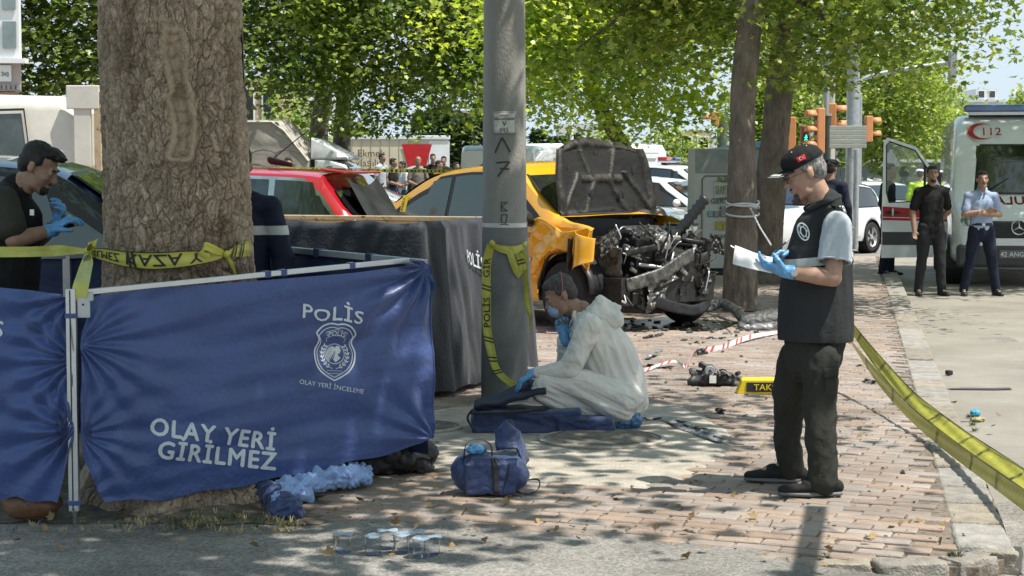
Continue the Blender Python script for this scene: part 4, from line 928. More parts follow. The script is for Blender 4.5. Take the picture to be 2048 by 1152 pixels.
mx = n.new('ShaderNodeMix'); mx.data_type = 'RGBA'; mx.inputs[7].default_value = (.13, .045, .02, 1); l.new(rp.outputs[0], mx.inputs[0]); l.new(old, mx.inputs[6]); l.new(mx.outputs[2], bs_.inputs['Base Color'])
def sb(p, q, z0, z1, th, name):
    d = (q - p).normalized(); s_ = Vector((-d.y, d.x, 0)) * th / 2
    return MB().add([p - s_ + V(0, 0, z0), q - s_ + V(0, 0, z0), q + s_ + V(0, 0, z0), p + s_ + V(0, 0, z0), p - s_ + V(0, 0, z1), q - s_ + V(0, 0, z1), q + s_ + V(0, 0, z1), p + s_ + V(0, 0, z1)], [(0, 3, 2, 1), (4, 5, 6, 7), (0, 1, 5, 4), (1, 2, 6, 5), (2, 3, 7, 6), (3, 0, 4, 7)]).build(name, m_rust, sk, bevel=.006)
c0, c1, c2, c3 = Sc, Sc + Su * LU, Sc + Su * LU + Sv * LV, Sc + Sv * LV
for p, q in ((c0, c1), (c1 - Su * .03, c2 - Su * .03), (c2, c3), (c3 + Su * .03, c0 + Su * .03)): sb(p, q, .55, ZT, .05, 'side_board')
for p, q in ((c1 - Su * .03, c2 - Su * .03), (c2, c3)): sb(p, q, ZT + .003, ZT + .04, .09, 'top_rim')
MB().add([c0 + V(0, 0, .55), c1 + V(0, 0, .55), c2 + V(0, 0, .55), c3 + V(0, 0, .55)], [(0, 1, 2, 3)]).build('bed', m_rust, sk)
for u_, v_ in ((.5, .4), (1.6, .4), (.5, 3.1), (1.6, 3.1)):
    c = Sc + Su * u_ + Sv * v_; MB().lathe([(.05, -.1), (.26, -.1), (.3, -.06), (.3, .06), (.26, .1), (.05, .1)], c + V(0, 0, .3), 'Y').build('wheel', M['rubber'], sk, smooth=True, ang=40)
    MB().box(c + V(0, 0, .42), (.06, .06, .26)).build('spring', M['dark'], sk)
m_navy = mat('dark_navy_cloth', (.016, .019, .030), .7, vs=3, var=.25, bump=.6, bs=45, sheen=.1)
def tarp(u, v):
    # u along left face (corner at .5) to the right face; v from over the rim down to the ground
    s = (u - .5) * 2; q = Sc + (Sv * (LV * -s) if s < 0 else Su * (LU * s)); out = (-Su if s < 0 else -Sv); k = min(1, abs(s) * 8); out = (out * k + (-Su - Sv).normalized() * (1 - k))
    z = ZT + .02 - (ZT - .02) * max(0, (v - .08) / .92); f = .03 * noise.noise(Vector((s * 9, z * 1.4, 2))) + .015 * noise.noise(Vector((s * 22, z * 3 + s * 4, 5))) + .02 * abs(math.sin(s * 17 + z * 2))
    if v < .08: return q - out * (.05 * (1 - v / .08)) + out * .04 + V(0, 0, ZT + .05 + .01 * math.sin(s * 40))
    return q + out * (.05 + f + .10 * (1 - z / ZT)) + V(0, 0, z + .01 * math.sin(s * 31))
mb = MB(); mb.grid(tarp, 200, 70); mb.build('cover_cloth', m_navy, sk, smooth=True)
def tf(x, y, h): return tarp(.5 + .5 * (.34 + y * .9 + x * .10) / 1.0 * 1.0, .20 - x * -.9 * 0 + (-y * .0) + (x * -1.0) * -1 * .9) + (-Sv) * .012
lettering('lettering', 'POLİS', lambda x, y, h: tarp(.5 + .5 * (.42 + x * .45), .33 - y * 1.0 + x * .25) - Sv * .014 - V(0, .02, 0), m_print, sk, .11, bold=.03, cuts=.02)
# ================================================================ VEHICLES
def paint(name, col, rough=.28, metal=.0, coat=1., var=.04): return mat(name, col, rough, metal, coat=coat, var=var, vs=1.5, bump=.03, bs=6)
SEDAN = dict(L=4.5, W=1.78, H=1.47, wr=.315, wb=(-1.30, 1.38), sill=.24, belt=[(-2.3, .95), (2.3, .90)],
    top=[(-2.25, .50), (-2.24, .86), (-2.16, 1.0), (-1.75, 1.06), (-1.5, 1.09), (-.85, 1.38), (-.35, 1.455), (.0, 1.47), (.4, 1.44), (.62, 1.38), (1.18, 1.04), (1.3, 1.0), (1.8, .92), (2.08, .80), (2.2, .66), (2.25, .48)],
    win=(-1.42, 1.08), pil=[-.42, .36], ws=(.64, 1.2), rw=(-1.5, -.84), tumble=.32)
SUV = dict(L=4.4, W=1.84, H=1.64, wr=.345, wb=(-1.30, 1.36), sill=.28, belt=[(-2.2, 1.14), (-1.4, 1.06), (2.2, .98)],
    top=[(-2.2, .50), (-2.19, .95), (-2.12, 1.1), (-1.95, 1.22), (-1.72, 1.50), (-1.62, 1.585), (-1.0, 1.62), (-.2, 1.64), (.4, 1.60), (.62, 1.54), (1.2, 1.14), (1.32, 1.09), (1.8, 1.0), (2.05, .88), (2.17, .7), (2.2, .48)],
    win=(-1.86, 1.08), pil=[-1.22, -.36, .40], ws=(.64, 1.2), rw=(-2.10, -1.78), tumble=.30)
HATCH = dict(SEDAN); HATCH.update(L=4.2, top=[(-2.1, .50), (-2.09, .9), (-2.02, 1.05), (-1.7, 1.32), (-1.35, 1.42), (-.35, 1.47), (.1, 1.46), (.45, 1.42), (.68, 1.34), (1.2, 1.02), (1.3, .98), (1.75, .90), (1.98, .78), (2.07, .64), (2.1, .48)], win=(-1.65, 1.08), rw=(-1.98, -1.42))
def car(name, label, cat, base, yaw, S, m_body, scale=1., hubs=True, group=None, glass=None, nose=True, roofm=None, skip=()):
    t = empty(name, base, yaw, label=label, cat=cat, group=group); t.scale = (scale,) * 3 if not isinstance(scale, tuple) else scale
    W2 = S['W'] / 2; Lh = S['L'] / 2; G = glass or M['glass']
    ztop = lambda x: interp(x, S['_top']) if '_top' in S else interp(x, S['top'])
    if '_top' not in S:
        c = catmull([V(x, z, 0) for x, z in S['top']], 6); S['_top'] = [(p.x, p.y) for p in c]; S['_top'].sort()
    def hw(x): a = abs(x) / Lh; return W2 * (1 - .20 * a ** 7 - .035 * a ** 2)
    def belt(x): return min(interp(x, S['belt']), ztop(x) - .05)
    def zlow(x):
        z = S['sill'] + .06 * max(0, (abs(x) - 1.9)) * 1.5
        for wx in S['wb']:
            r_ = S['wr'] + .055; d = abs(x - wx)
            if d < r_: z = max(z, S['wr'] + math.sqrt(r_ * r_ - d * d))
        return min(z, ztop(x) - .08)
    def sy(x, z):
        zb = belt(x)
        if z <= zb:
            k = (z - S['sill']) / max(.05, zb - S['sill']); return hw(x) * (.965 + .035 * math.sin(PI * min(1, max(0, k)) * .9 + .1)) - .012 * k
        return hw(x) * .985 - .018 - (z - zb) * S['tumble']
    xs = sorted(set([round(x, 4) for x in np.linspace(-Lh, Lh, 70)] + [round(wx + s * (S['wr'] + .055) * math.cos(a), 4) for wx in S['wb'] for s in (-1, 1) for a in np.linspace(0, PI / 2, 9)] + [round(wx + s * (S['wr'] + .056), 4) for wx in S['wb'] for s in (-1, 1)]))
    def ring(x):
        zt = ztop(x); zb = belt(x); zl = zlow(x); h = zt - zb; out = []
        for k in (0, .12, .3, .5, .7, .85, .95): z = zl + (zb - zl) * k; out.append((sy(x, z) - (.02 if k == 0 else 0), z))
        out.append((sy(x, zb), zb)); rr = min(.10, h * .5)
        for k in (.15, .5, .8): z = zb + (h - rr) * k; out.append((sy(x, z + .0), z))
        ye = sy(x, zt - rr * .6); out.append((ye - rr * .35, zt - rr * .38)); out.append((ye - rr * 1.2, zt - rr * .1)); out.append((ye * .6, zt + .004)); out.append((0, zt + .012 + .01 * (1 - abs(x) / Lh)))
        return [(x, -y, z) for y, z in out] + [(x, y, z) for y, z in reversed(out[:-1])]
    rg = [ring(x) for x in xs]; n = len(rg[0]); mb = MB()
    mb.add([p for r_ in rg for p in r_], [(i * n + k, i * n + k + 1, (i + 1) * n + k + 1, (i + 1) * n + k) for i in range(len(xs) - 1) for k in range(n - 1)])
    mb.add(rg[0], [tuple(range(n))]); mb.add(rg[-1], [tuple(range(n))])
    me = mb.mesh('body'); bm = bmesh.new(); bm.from_mesh(me); bmesh.ops.remove_doubles(bm, verts=bm.verts, dist=.0005); bmesh.ops.recalc_face_normals(bm, faces=bm.faces)
    if 'hood' in skip:
        bmesh.ops.delete(bm, geom=[f for f in bm.faces if f.calc_center_median().x > S['wb'][1] - .1 and f.calc_center_median().z > .55 and abs(f.calc_center_median().y) < W2 * .80], context='FACES')
        bmesh.ops.delete(bm, geom=[f for f in bm.faces if f.calc_center_median().x > S['wb'][1] + .35], context='FACES')
    bm.to_mesh(me); bm.free()
    if 'dent' in S: fold(me, S['dent'])
    link('body', me, m_body, t, True, 38, world=False)
    # windows
    def panel(nm, xa, xb, sd, off, mg, m_, zf=None, lowm=.02):
        nst = 16; rows = []
        for i in range(nst + 1):
            x = xa + (xb - xa) * i / nst; zl = belt(x) + lowm; zh = min(ztop(x) - mg * (1.0 + 1.2 * (abs(interp(x + .05, S['_top']) - interp(x - .05, S['_top'])) / .1 > .25)), 9)
            if zh - zl < .03: zh = zl + .002
            rows.append([(x, sd * (sy(x, zl + (zh - zl) * k / 6) + off), zl + (zh - zl) * k / 6) for k in range(7)])
        m2 = MB(); m2.add([p for r_ in rows for p in r_], [(i * 7 + k, i * 7 + k + 1, (i + 1) * 7 + k + 1, (i + 1) * 7 + k) for i in range(nst) for k in range(6)])
        return m2.build(nm, m_, t, smooth=True, world=False)
    for sd in (-1, 1):
        panel('window_surround', S['win'][0] - .04, S['win'][1] + .05, sd, .004, .062, S.get('trim', M['black']), lowm=.0)
        ed = [S['win'][0]] + list(S['pil']) + [S['win'][1]]
        for a, b in zip(ed, ed[1:]): panel('side_window', a + .03, b - .03, sd, .009, .09, G)
    def glasspan(nm, xa, xb, m_, off=.007, ins=.11):
        m2 = MB()
        def fn(u, v):
            x = xa + (xb - xa) * v; z = ztop(x); zb = belt(x); hy = sy(x, max(zb, z - .05)) - ins + .03 * (1 - abs(2 * v - 1)); sl_ = (ztop(x + .02) - ztop(x - .02)) / .04; nn = Vector((-sl_, 0, 1)).normalized()
            y = (2 * u - 1) * hy; return Vector((x, y, z + .012 * (1 - (2 * u - 1) ** 2))) + nn * off
        m2.grid(fn, 15, 10); return m2.build(nm, m_, t, smooth=True, world=False)
    glasspan('windscreen_surround', S['ws'][0] - .03, S['ws'][1] + .03, M['black'], .004, .085)
    if 'windscreen' not in skip: glasspan('windscreen', S['ws'][0], S['ws'][1], G, .010)
    glasspan('rear_window', S['rw'][0], S['rw'][1], G, .010)
    # seams, handles, mirrors
    m2 = MB()
    for sd in (-1, 1):
        for x in [S['win'][1] + .02] + [p + .0 for p in S['pil'] if p > -1.1] + ([S['win'][0] + .38] if len(S['pil']) == 2 else []):
            m2.tube([(x + .03 * math.sin(k / 3.), sd * (sy(x, z) + .0005), z) for k, z in enumerate(np.linspace(S['sill'] + .09, belt(x), 9))], .0035, 5)
        m2.tube([(x, sd * (sy(x, S['sill'] + .09) + .0005), S['sill'] + .09) for x in np.linspace(S['wb'][0] + .5, S['wb'][1] - .5, 10)], .0035, 5)
    m2.build('door_seam', M['black'], t, world=False)
    for sd in (-1, 1):
        for x in [p - .12 for p in S['pil'] if p > -1.1][::1]: MB().ell((x, sd * (sy(x, belt(x) - .1) + .012), belt(x) - .1), (.10, .018, .016)).build('door_handle', m_body, t, smooth=True, world=False)
        x = S['win'][1] - .12; z = belt(x) + .06
        h_ = blob('wing_mirror', MB().cap((x, sd * (sy(x, z) - .02), z - .03), (x, sd * (sy(x, z) + .10), z), .02, .04).ell((x, sd * (sy(x, z) + .17), z + .02), (.07, .11, .075)), .012, S.get('mirror', m_body), t, world=False)
    # underbody, wheels
    MB().box((0, 0, S['sill'] + .12), (S['L'] * .9, S['W'] * .78, .24)).build('underbody', M['dark'], t, world=False)
    for wx in S['wb']:
        for sd in (-1, 1):
            if ('front_wheel' in skip) and wx == S['wb'][1]: continue
            r_ = S['wr']; c = (wx, sd * (W2 - .115), r_)
            if hubs is None: continue
            o = MB().lathe([(r_ * .66, -.095), (r_ * .93, -.10), (r_ * .995, -.07), (r_, 0), (r_ * .995, .07), (r_ * .93, .10), (r_ * .66, .095)], c, 'Y', 36).build('wheel', M['rubber'], t, smooth=True, ang=50, world=False)
            w_ = MB(); w_.lathe([(r_ * .67, -.09), (r_ * .67, .09)], c, 'Y', 30); w_.lathe([(.001, sd * .085), (.05, sd * .085), (.06, sd * .06), (r_ * .6, sd * .05), (r_ * .67, sd * .092)], c, 'Y', 30)
            rim = w_.build('rim', M['alu'], o, smooth=True, ang=30, world=False)
            w_ = MB()
            for k in range(5):
                a = 2 * PI * k / 5 + .3; ca, sa = math.cos(a), math.sin(a); w_.box((c[0] + ca * r_ * .4, c[1] + sd * .065, c[2] + sa * r_ * .4), (r_ * .42, .012, r_ * .18), Matrix.Rotation(-a, 3, 'Y'))
            w_.build('rim_gap', M['black'], o, world=False)
            MB().lathe([(r_ + .05, -.12), (r_ + .05, .10)], c, 'Y', 30).build('wheel_well', M['black'], t, world=False)
    # lights, grille, plates
    if nose:
        for sd in (-1, 1):
            x = Lh - .13; z = ztop(Lh - .15) - .16
            MB().ell((x, sd * (hw(x) - .22), z + .02), (.13, .20, .062), Matrix.Rotation(-sd * .35, 3, 'Z')).build('headlight', mat('headlamp_lens', (.32, .34, .36), .08, .6, coat=1.), t, smooth=True, world=False)
            MB().ell((Lh - .09, sd * (hw(x) - .25), .36), (.06, .10, .04)).build('fog_lamp', M['black'], t, smooth=True, world=False)
        MB().box((Lh - .015, 0, ztop(Lh - .08) - .2), (.05, .74, .11)).build('grille', M['black'], t, bevel=.02, world=False)
        MB().box((Lh - .005, 0, .36), (.05, .95, .13)).build('lower_intake', M['black'], t, bevel=.02, world=False)
        MB().box((Lh + .024, 0, .50), (.012, .50, .105)).build('number_plate', M['whiteprint'], t, bevel=.003, world=False)
    for sd in (-1, 1): MB().ell((-Lh + .10, sd * (hw(-Lh + .1) - .14), belt(-Lh + .3) - .12), (.11, .19, .07), Matrix.Rotation(sd * .4, 3, 'Z')).build('tail_lamp', mat('tail_lens', (.30, .01, .012), .15, coat=1.), t, smooth=True, world=False)
    MB().box((-Lh + .03, 0, .42), (.10, 1.2, .16)).build('rear_bumper_insert', M['black'], t, bevel=.02, world=False)
    t['_'] = 0; del t['_']
    return t, dict(sy=sy, belt=belt, ztop=ztop, hw=hw)
def local(t, p): return wmat(t) @ Vector(p)
# --- the dark saloon behind the rear screen
P_NAVY = paint('midnight_blue_paint', (.012, .018, .035), .2)
d1, _ = car('parked_car', 'dark blue saloon behind the blue screen, its bonnet showing right of the big tree', 'car', (-3.42, 11.95, .02), R(1), dict(SEDAN, top=[(a, b + .0) for a, b in SEDAN['top']]), P_NAVY, scale=(1.03, 1.0, 1.13))
# --- red SUV
P_RED = paint('cherry_red_paint', (.40, .012, .022), .22)
d2, k2 = car('parked_car', 'cherry red crossover with a smashed rear window, between the tree and the taxi', 'car', (-3.25, 17.6, 0), R(180 - 12), dict(SUV, trim=M['chrome']), P_RED, scale=1.0)
me_ = MB()
MB().box((-1.76, 0, 1.60), (.22, 1.24, .03), Matrix.Rotation(-.12, 3, 'Y')).build('roof_spoiler', P_RED, d2, bevel=.012, world=False)
cl_ = MB(); cl_.grid(lambda u, v: (-1.84 - .34 * v - .06 * math.sin(u * 9), -.5 + 1.05 * u, 1.50 - .44 * v + .04 * math.sin(u * 14 + v * 5)), 20, 14); cl_.build('torn_window_film', M['black'], d2, smooth=True, world=False)
MB().cap((-1.25, .3, 1.66), (-1.05, .3, 1.70), .03, .05, .4).build('roof_antenna', M['black'], d2, smooth=True, world=False)
MB().cyl((-1.05, .3, 1.70), (-1.42, .3, 1.98), .007, .004).build('antenna_rod', M['black'], d2, world=False)
# --- taxi
P_TAXI = paint('taxi_yellow_paint', (.80, .38, .012), .28)
def crush(c, n_):
    k = max(0, (c.x - .85) / .8); f = .05 * noise.noise(c * 2.3) + .025 * noise.noise(c * 6) - .03 * abs(noise.noise(c * 4 + Vector((3, 0, 0))))
    r_ = math.exp(-((c.x - .35) / .35) ** 2) * (c.z > 1.3) * .045
    return f * min(1, k) + r_ * (.6 + noise.noise(c * 3))
TX = dict(SEDAN); TX['dent'] = crush; TX['mirror'] = M['black']
TH_ = R(-47)
taxi, kt = car('taxi', 'yellow taxi wrecked at the front, bonnet raised and engine bare', 'taxi', (.20, 19.6, 0), TH_, TX, P_TAXI, scale=(1.0, 1.0, 1.13), nose=False, skip=('hood', 'front_wheel'), glass=mat('taxi_glass', (.02, .024, .024), .05, spec=.9, coat=.5, var=.1))
def tx(name, mb, m_, **k): return mb.build(name, m_, taxi, world=False, **k)
for sd, x, st in ((-1, 1.42, 0), (1, 1.52, 0)):
    c = (x, sd * .80, .31); r_ = .315
    o = tx('wheel', MB().lathe([(r_ * .6, -.1), (r_ * .93, -.105), (r_, -.05), (r_, .05), (r_ * .93, .105), (r_ * .6, .1)], c, 'Y', 36), M['rubber'], smooth=True, ang=50)
    w_ = MB(); w_.lathe([(.001, sd * .07), (.06, sd * .07), (r_ * .6, sd * .05), (r_ * .64, sd * .1)], c, 'Y', 30); w_.build('rim', mat('dirty_rim', (.16, .16, .16), .4, .7, var=.3, vs=20), o, smooth=True, ang=30, world=False)
    w_ = MB()
    for k in range(7):
        a = 2 * PI * k / 7; w_.box((c[0] + math.cos(a) * .125, c[1] + sd * .062, c[2] + math.sin(a) * .125), (.11, .012, .04), Matrix.Rotation(-a, 3, 'Y'))
    w_.build('rim_gap', M['black'], o, world=False)
# raised bonnet: a real pressed panel, underside facing forward
m_under = mat('scorched_steel', (.045, .041, .034), .55, .35, vs=8, var=.5, bump=.5, bs=30)
hb = Vector((1.20, -.03, .98))
def hoodfn(u, v, off=0):
    w_ = .72 - .12 * v ** 3 - .1 * max(0, v - .8); y = (2 * u - 1) * w_; s = v * 1.02
    z = s * .72 + .03 * noise.noise(Vector((y * 2, s * 3, 7))); x = -.08 * s - .10 * v * v + .10 * (1 - abs(2 * u - 1) ** 2) * -1 * (.4 + .6 * v) + .025 * noise.noise(Vector((y * 3, s * 3, 2)))
    if v > .85: z -= .10 * ((2 * u - 1) ** 2)
    return hb + Vector((x + off, y + .03 * v, z))
hood = tx('bonnet', MB().grid(hoodfn, 40, 34), P_TAXI, smooth=True)
def hu_r(c):
    a, b = abs(2 * c[0] - 1), c[1]
    return max(math.exp(-((a - .92) / .06) ** 2), math.exp(-((b - .05) / .05) ** 2), math.exp(-((b - .93) / .06) ** 2), math.exp(-((a - (.18 + .55 * abs(b - .5))) / .05) ** 2), math.exp(-((b - .52) / .04) ** 2) * (a < .45), math.exp(-((a - (.95 - .75 * b)) / .05) ** 2) * (b < .6))
def hu(u, v):
    p = hoodfn(u, v, .014); a, b = abs(2 * u - 1), v
    rib = max(math.exp(-((a - .92) / .06) ** 2), math.exp(-((b - .05) / .04) ** 2), math.exp(-((b - .94) / .05) ** 2), math.exp(-((a - (.18 + .55 * abs(b - .5))) / .06) ** 2), math.exp(-((b - .52) / .05) ** 2) * (a < .45), math.exp(-((a - (.95 - .75 * b)) / .05) ** 2) * (b < .6))
    return p + Vector((.035 * rib + .004 * noise.noise(p * 20), 0, 0))
hmb = MB().grid(hu, 90, 80); hme = hmb.mesh('bonnet_frame')
hme.materials.append(mat('bonnet_lining', (.007, .007, .007), .85, bump=.5, bs=50)); hme.materials.append(m_under)
hme.polygons.foreach_set('material_index', [1 if (lambda c: (hu_r(c) > .35))((i % 89 / 89, i // 89 / 79)) else 0 for i in range(len(hme.polygons))])
link('bonnet_frame', hme, None, hood, True, world=False)
for u, v in ((.2, .12), (.8, .12), (.15, .6), (.85, .6), (.5, .8), (.35, .3), (.65, .3)): p = hu(u, v); MB().ell(p + Vector((.004, 0, 0)), (.006, .03, .045)).build('bonnet_opening', M['black'], hood, world=False)
MB().tube([hoodfn(.0, v, .01) for v in np.linspace(0, 1, 14)] + [hoodfn(u, 1., .01) for u in np.linspace(0.05, 1, 12)] + [hoodfn(1., v, .01) for v in np.linspace(1, 0, 14)], .008, 6).build('bonnet_edge', m_under, hood, smooth=True, world=False)
tx('cowl', MB().box((1.06, 0, .99), (.22, 1.35, .08)).box((1.15, 0, .86), (.06, 1.4, .3)), M['black'], bevel=.01)
tx('firewall', MB().box((1.14, 0, .68), (.05, 1.45, .55)), m_under)
# engine bay: block, cover, battery, hoses, crushed beams
m_eng = mat('engine_alloy', (.17, .165, .155), .45, .6, vs=14, var=.45, bump=.6, bs=60)
m_oil = mat('oily_black', (.02, .019, .018), .4, .2, vs=18, var=.5, bump=.5, bs=50)
eb = MB()
for c, d in (((1.62, -.05, .62), (.5, .62, .42)), ((1.66, -.12, .84), (.36, .46, .10)), ((1.75, .22, .6), (.3, .3, .3)), ((1.5, .36, .5), (.3, .34, .3))): eb.box(c, d, rnd.uniform(-.1, .1))
me = remesh(eb, .016, 1); fold(me, wrinkle(.006, 14, ridge=False)); link('engine_block', me, m_oil, taxi, True, world=False)
mb = MB()
for k in range(5): mb.cyl((1.70, -.30 + k * .11, .90), (1.86, -.30 + k * .11, .84), .028, n=10)
mb.box((1.68, -.08, .905), (.1, .5, .04)); tx('intake_manifold', mb, m_eng, smooth=True, ang=30)
bt_ = tx('battery', MB().box((1.66, .58, .80), (.22, .30, .24)), mat('battery_case', (.38, .38, .36), .5, var=.3, vs=20, bump=.4, bs=30), bevel=.012)
MB().box((1.66, .58, .925), (.235, .315, .02)).build('battery_lid', M['black'], bt_, bevel=.004, world=False)
tx('strut_tower', MB().cyl((1.42, .60, .5), (1.42, .60, .9), .11, .08).cyl((1.42, -.60, .5), (1.42, -.60, .86), .11, .08), m_eng, smooth=True, ang=30)
tx('inner_wing', MB().grid(lambda u, v: (1.2 + .75 * u, -.66 + .03 * noise.noise(Vector((u * 5, v * 4, 0))) + .05 * u * u, .48 + .38 * v - .12 * u * v), 16, 8), m_eng, smooth=True, thick=.01)
tx('inner_wing', MB().grid(lambda u, v: (1.2 + .8 * u, .66 + .05 * noise.noise(Vector((u * 5, v * 4, 9))), .48 + .42 * v - .1 * u), 16, 8), m_eng, smooth=True, thick=.01)
r2 = random.Random(5)
for k in range(16):
    a = Vector((r2.uniform(1.3, 1.9), r2.uniform(-.6, .6), r2.uniform(.5, .92))); b = Vector((r2.uniform(1.5, 2.1), max(-.7, min(.7, a.y + r2.uniform(-.4, .4))), r2.uniform(.35, .8))); c = (a + b) / 2 + Vector((.1, r2.uniform(-.1, .1), r2.uniform(-.15, .16)))
    tx('hose' if k % 2 else 'cable', MB().tube(catmull([a, c, b], 6), r2.uniform(.007, .026), 7), (m_oil, M['black'], m_eng, M['alu'])[k % 4], smooth=True)
tx('corrugated_hose', MB().tube([(1.78 + .012 * i, .34 + .016 * i, .80 + .022 * i) for i in range(18)], [.045 if i % 2 else .062 for i in range(18)], 12), M['black'], smooth=True)
def beam(name, pts, w_, h_, m_, seed):
    pts = [Vector(p) for p in pts]; q = catmull(pts, 5); mb = MB()
    for i in range(len(q) - 1):
        d = (q[i + 1] - q[i]); mb.box((q[i] + q[i + 1]) / 2, (d.length * 1.25, w_, h_), d.to_track_quat('X', 'Z').to_matrix())
    me = remesh(mb, .012, 1); fold(me, wrinkle(.006, 9, ridge=False, seed=seed)); return link(name, me, m_, taxi, True, world=False)
beam('crash_beam', [(2.02, -.62, .42), (2.12, -.25, .50), (2.1, .1, .62), (2.02, .35, .66)], .05, .12, m_eng, 1)
beam('radiator_support', [(1.98, -.6, .70), (2.0, -.2, .74), (1.95, .2, .78), (1.86, .66, .72)], .05, .06, m_oil, 2)
beam('chassis_leg', [(1.3, -.45, .38), (1.75, -.48, .36), (2.05, -.52, .30)], .08, .11, m_oil, 3)
beam('chassis_leg', [(1.3, .45, .40), (1.75, .50, .42), (2.0, .62, .40)], .08, .11, m_oil, 4)
beam('bumper_remnant', [(2.08, -.30, .28), (2.14, .0, .20), (2.05, .4, .16), (1.95, .7, .22)], .05, .10, M['black'], 5)
beam('subframe', [(1.7, -.6, .22), (1.85, 0, .18), (1.75, .6, .24)], .12, .08, m_oil, 6)
tx('radiator', MB().grid(lambda u, v: (1.98 + .05 * noise.noise(Vector((u * 4, v * 4, 3))), -.15 + .8 * u, .25 + .45 * v + .04 * math.sin(u * 6)), 20, 12), m_under, smooth=True, thick=.03)
def crumple(c, u, v, w_, h_, m_, seed, name='crushed_sheet'):
    c, u, v = Vector(c), Vector(u).normalized(), Vector(v).normalized(); n_ = u.cross(v)
    def fn(a, b):
        q = Vector((a * 3.1 + seed, b * 3.1, seed)); d_ = .05 * noise.noise(q * 1.3) + .06 * abs(noise.noise(q * 2.2)) + .02 * noise.noise(q * 6)
        return c + u * ((a - .5) * w_ * (1 + .2 * noise.noise(q))) + v * ((b - .5) * h_ * (1 + .3 * noise.noise(q + Vector((5, 0, 0))))) + n_ * d_ * (w_ + h_) * 1.3
    return tx(name, MB().grid(fn, 14, 11), m_, thick=.004)
m_sheet = mat('bare_sheet_metal', (.40, .39, .36), .35, .85, vs=10, var=.35, bump=.3, bs=40)
r3 = random.Random(11)
for k in range(20):
    y = r3.uniform(-.72, .72); crumple((r3.uniform(1.88, 2.12) - .1 * abs(y), y, r3.uniform(.24, .84)), (r3.uniform(-.4, .4), 1, r3.uniform(-.5, .5)), (r3.uniform(-.3, .3), r3.uniform(-.3, .3), 1), r3.uniform(.12, .34), r3.uniform(.07, .2), (m_sheet, m_oil, m_under, m_eng, m_oil)[k % 5], k * 3.3)
for k in range(70):
    y = r3.uniform(-.68, .68); p = Vector((r3.uniform(1.80, 2.14) - .1 * abs(y), y, r3.uniform(.30, .92))); d_ = Vector((r3.uniform(-.3, .6), r3.uniform(-1, 1), r3.uniform(-1, 1))).normalized(); s_ = r3.uniform(.012, .03); mt = (m_sheet, m_oil, M['black'], m_eng, m_under, M['alu'])[k % 6]
    if k % 3 == 0: tx('engine_fitting', MB().cyl(p, p + d_ * s_ * 3, s_, s_ * .8, 10), mt, smooth=True, ang=40)
    elif k % 3 == 1: tx('engine_bracket', MB().box(p, (s_ * 1.2, s_ * 4, s_ * 1.6), Matrix.Rotation(r3.uniform(0, 3), 3, d_)), mt, bevel=.003)
    else: q = p + d_ * r3.uniform(.1, .28); tx('engine_pipe', MB().tube(catmull([p, (p + q) / 2 + Vector((.04, 0, r3.uniform(-.06, .08))), q], 5), s_ * .4, 6), mt, smooth=True)
# buckled front wing with a torn flap
def wing(u, v):
    x = .98 + .78 * u; z = .98 - .08 * u - .50 * v + .04 * math.sin(u * 7) ; y = -.88 - .09 * math.sin(u * 4 + v * 2) * u - .05 * abs(math.sin(v * 5 + u * 6))
    if v > .55: x2 = 1.42; 
    return (x, y + .03 * noise.noise(Vector((u * 6, v * 6, 3))) - .06 * u, z)
wm = MB().grid(wing, 40, 26).mesh('front_wing'); bm = bmesh.new(); bm.from_mesh(wm)
bmesh.ops.delete(bm, geom=[f for f in bm.faces if (f.calc_center_median().z < .32 + math.sqrt(max(0, .40 ** 2 - (f.calc_center_median().x - 1.42) ** 2)) and f.calc_center_median().x > 1.06)], context='FACES'); bm.to_mesh(wm); bm.free()
o = link('front_wing', wm, P_TAXI, taxi, True, 40, world=False); q = o.modifiers.new('s', 'SOLIDIFY'); q.thickness = .006
tx('wing_flap', MB().grid(lambda u, v: (1.62 + .30 * u, -.93 - .10 * math.sin(u * 3) - .04 * v, .90 - .07 * u - .34 * v * (1 - .45 * u) + .03 * math.sin(v * 6)), 16, 12), P_TAXI, smooth=True, thick=.006)
tx('wing_edge', MB().box((1.60, -.99, .68), (.03, .05, .30), Matrix.Rotation(.1, 3, 'Y')), m_under, bevel=.006)
tx('wheel_liner', MB().grid(lambda u, v: (1.42 + .37 * math.cos(PI * u), -.90 + .3 * v, .34 + .37 * math.sin(PI * u) + .02 * math.sin(u * 20)), 24, 5), M['black'], smooth=True, thick=.008)
for sd in (-1,):
    fn = lambda x, y, h: Vector((x, sd * (kt['sy'](x, y) + .006 + h), y))
    lettering('door_lettering', '15 TEMMUZ ŞEHİTLERİ', lambda x, y, h: fn(.62 + x, .82 + y, h), M['blackprint'], taxi, .052, bold=.03, world=False)
    lettering('door_lettering', '— TAKSİ —', lambda x, y, h: fn(.62 + x, .755 + y, h), M['blackprint'], taxi, .06, bold=.03, world=False)
    MB().grid(lambda u, v: fn(-1.0 + 1.95 * u, .60 + .035 * v, .012), 20, 3).build('door_strip', M['alu'], taxi, smooth=True, world=False, thick=.012)
    MB().grid(lambda u, v: fn(-1.22 + .10 * u, 1.02 + .16 * v, .006), 4, 4).build('window_sticker', M['yellow'], taxi, world=False)
    lettering('sticker_lettering', 'NEU', lambda x, y, h: fn(-1.17 - y * .9, 1.09 + x, .01), M['blackprint'], taxi, .06, bold=.03, world=False)
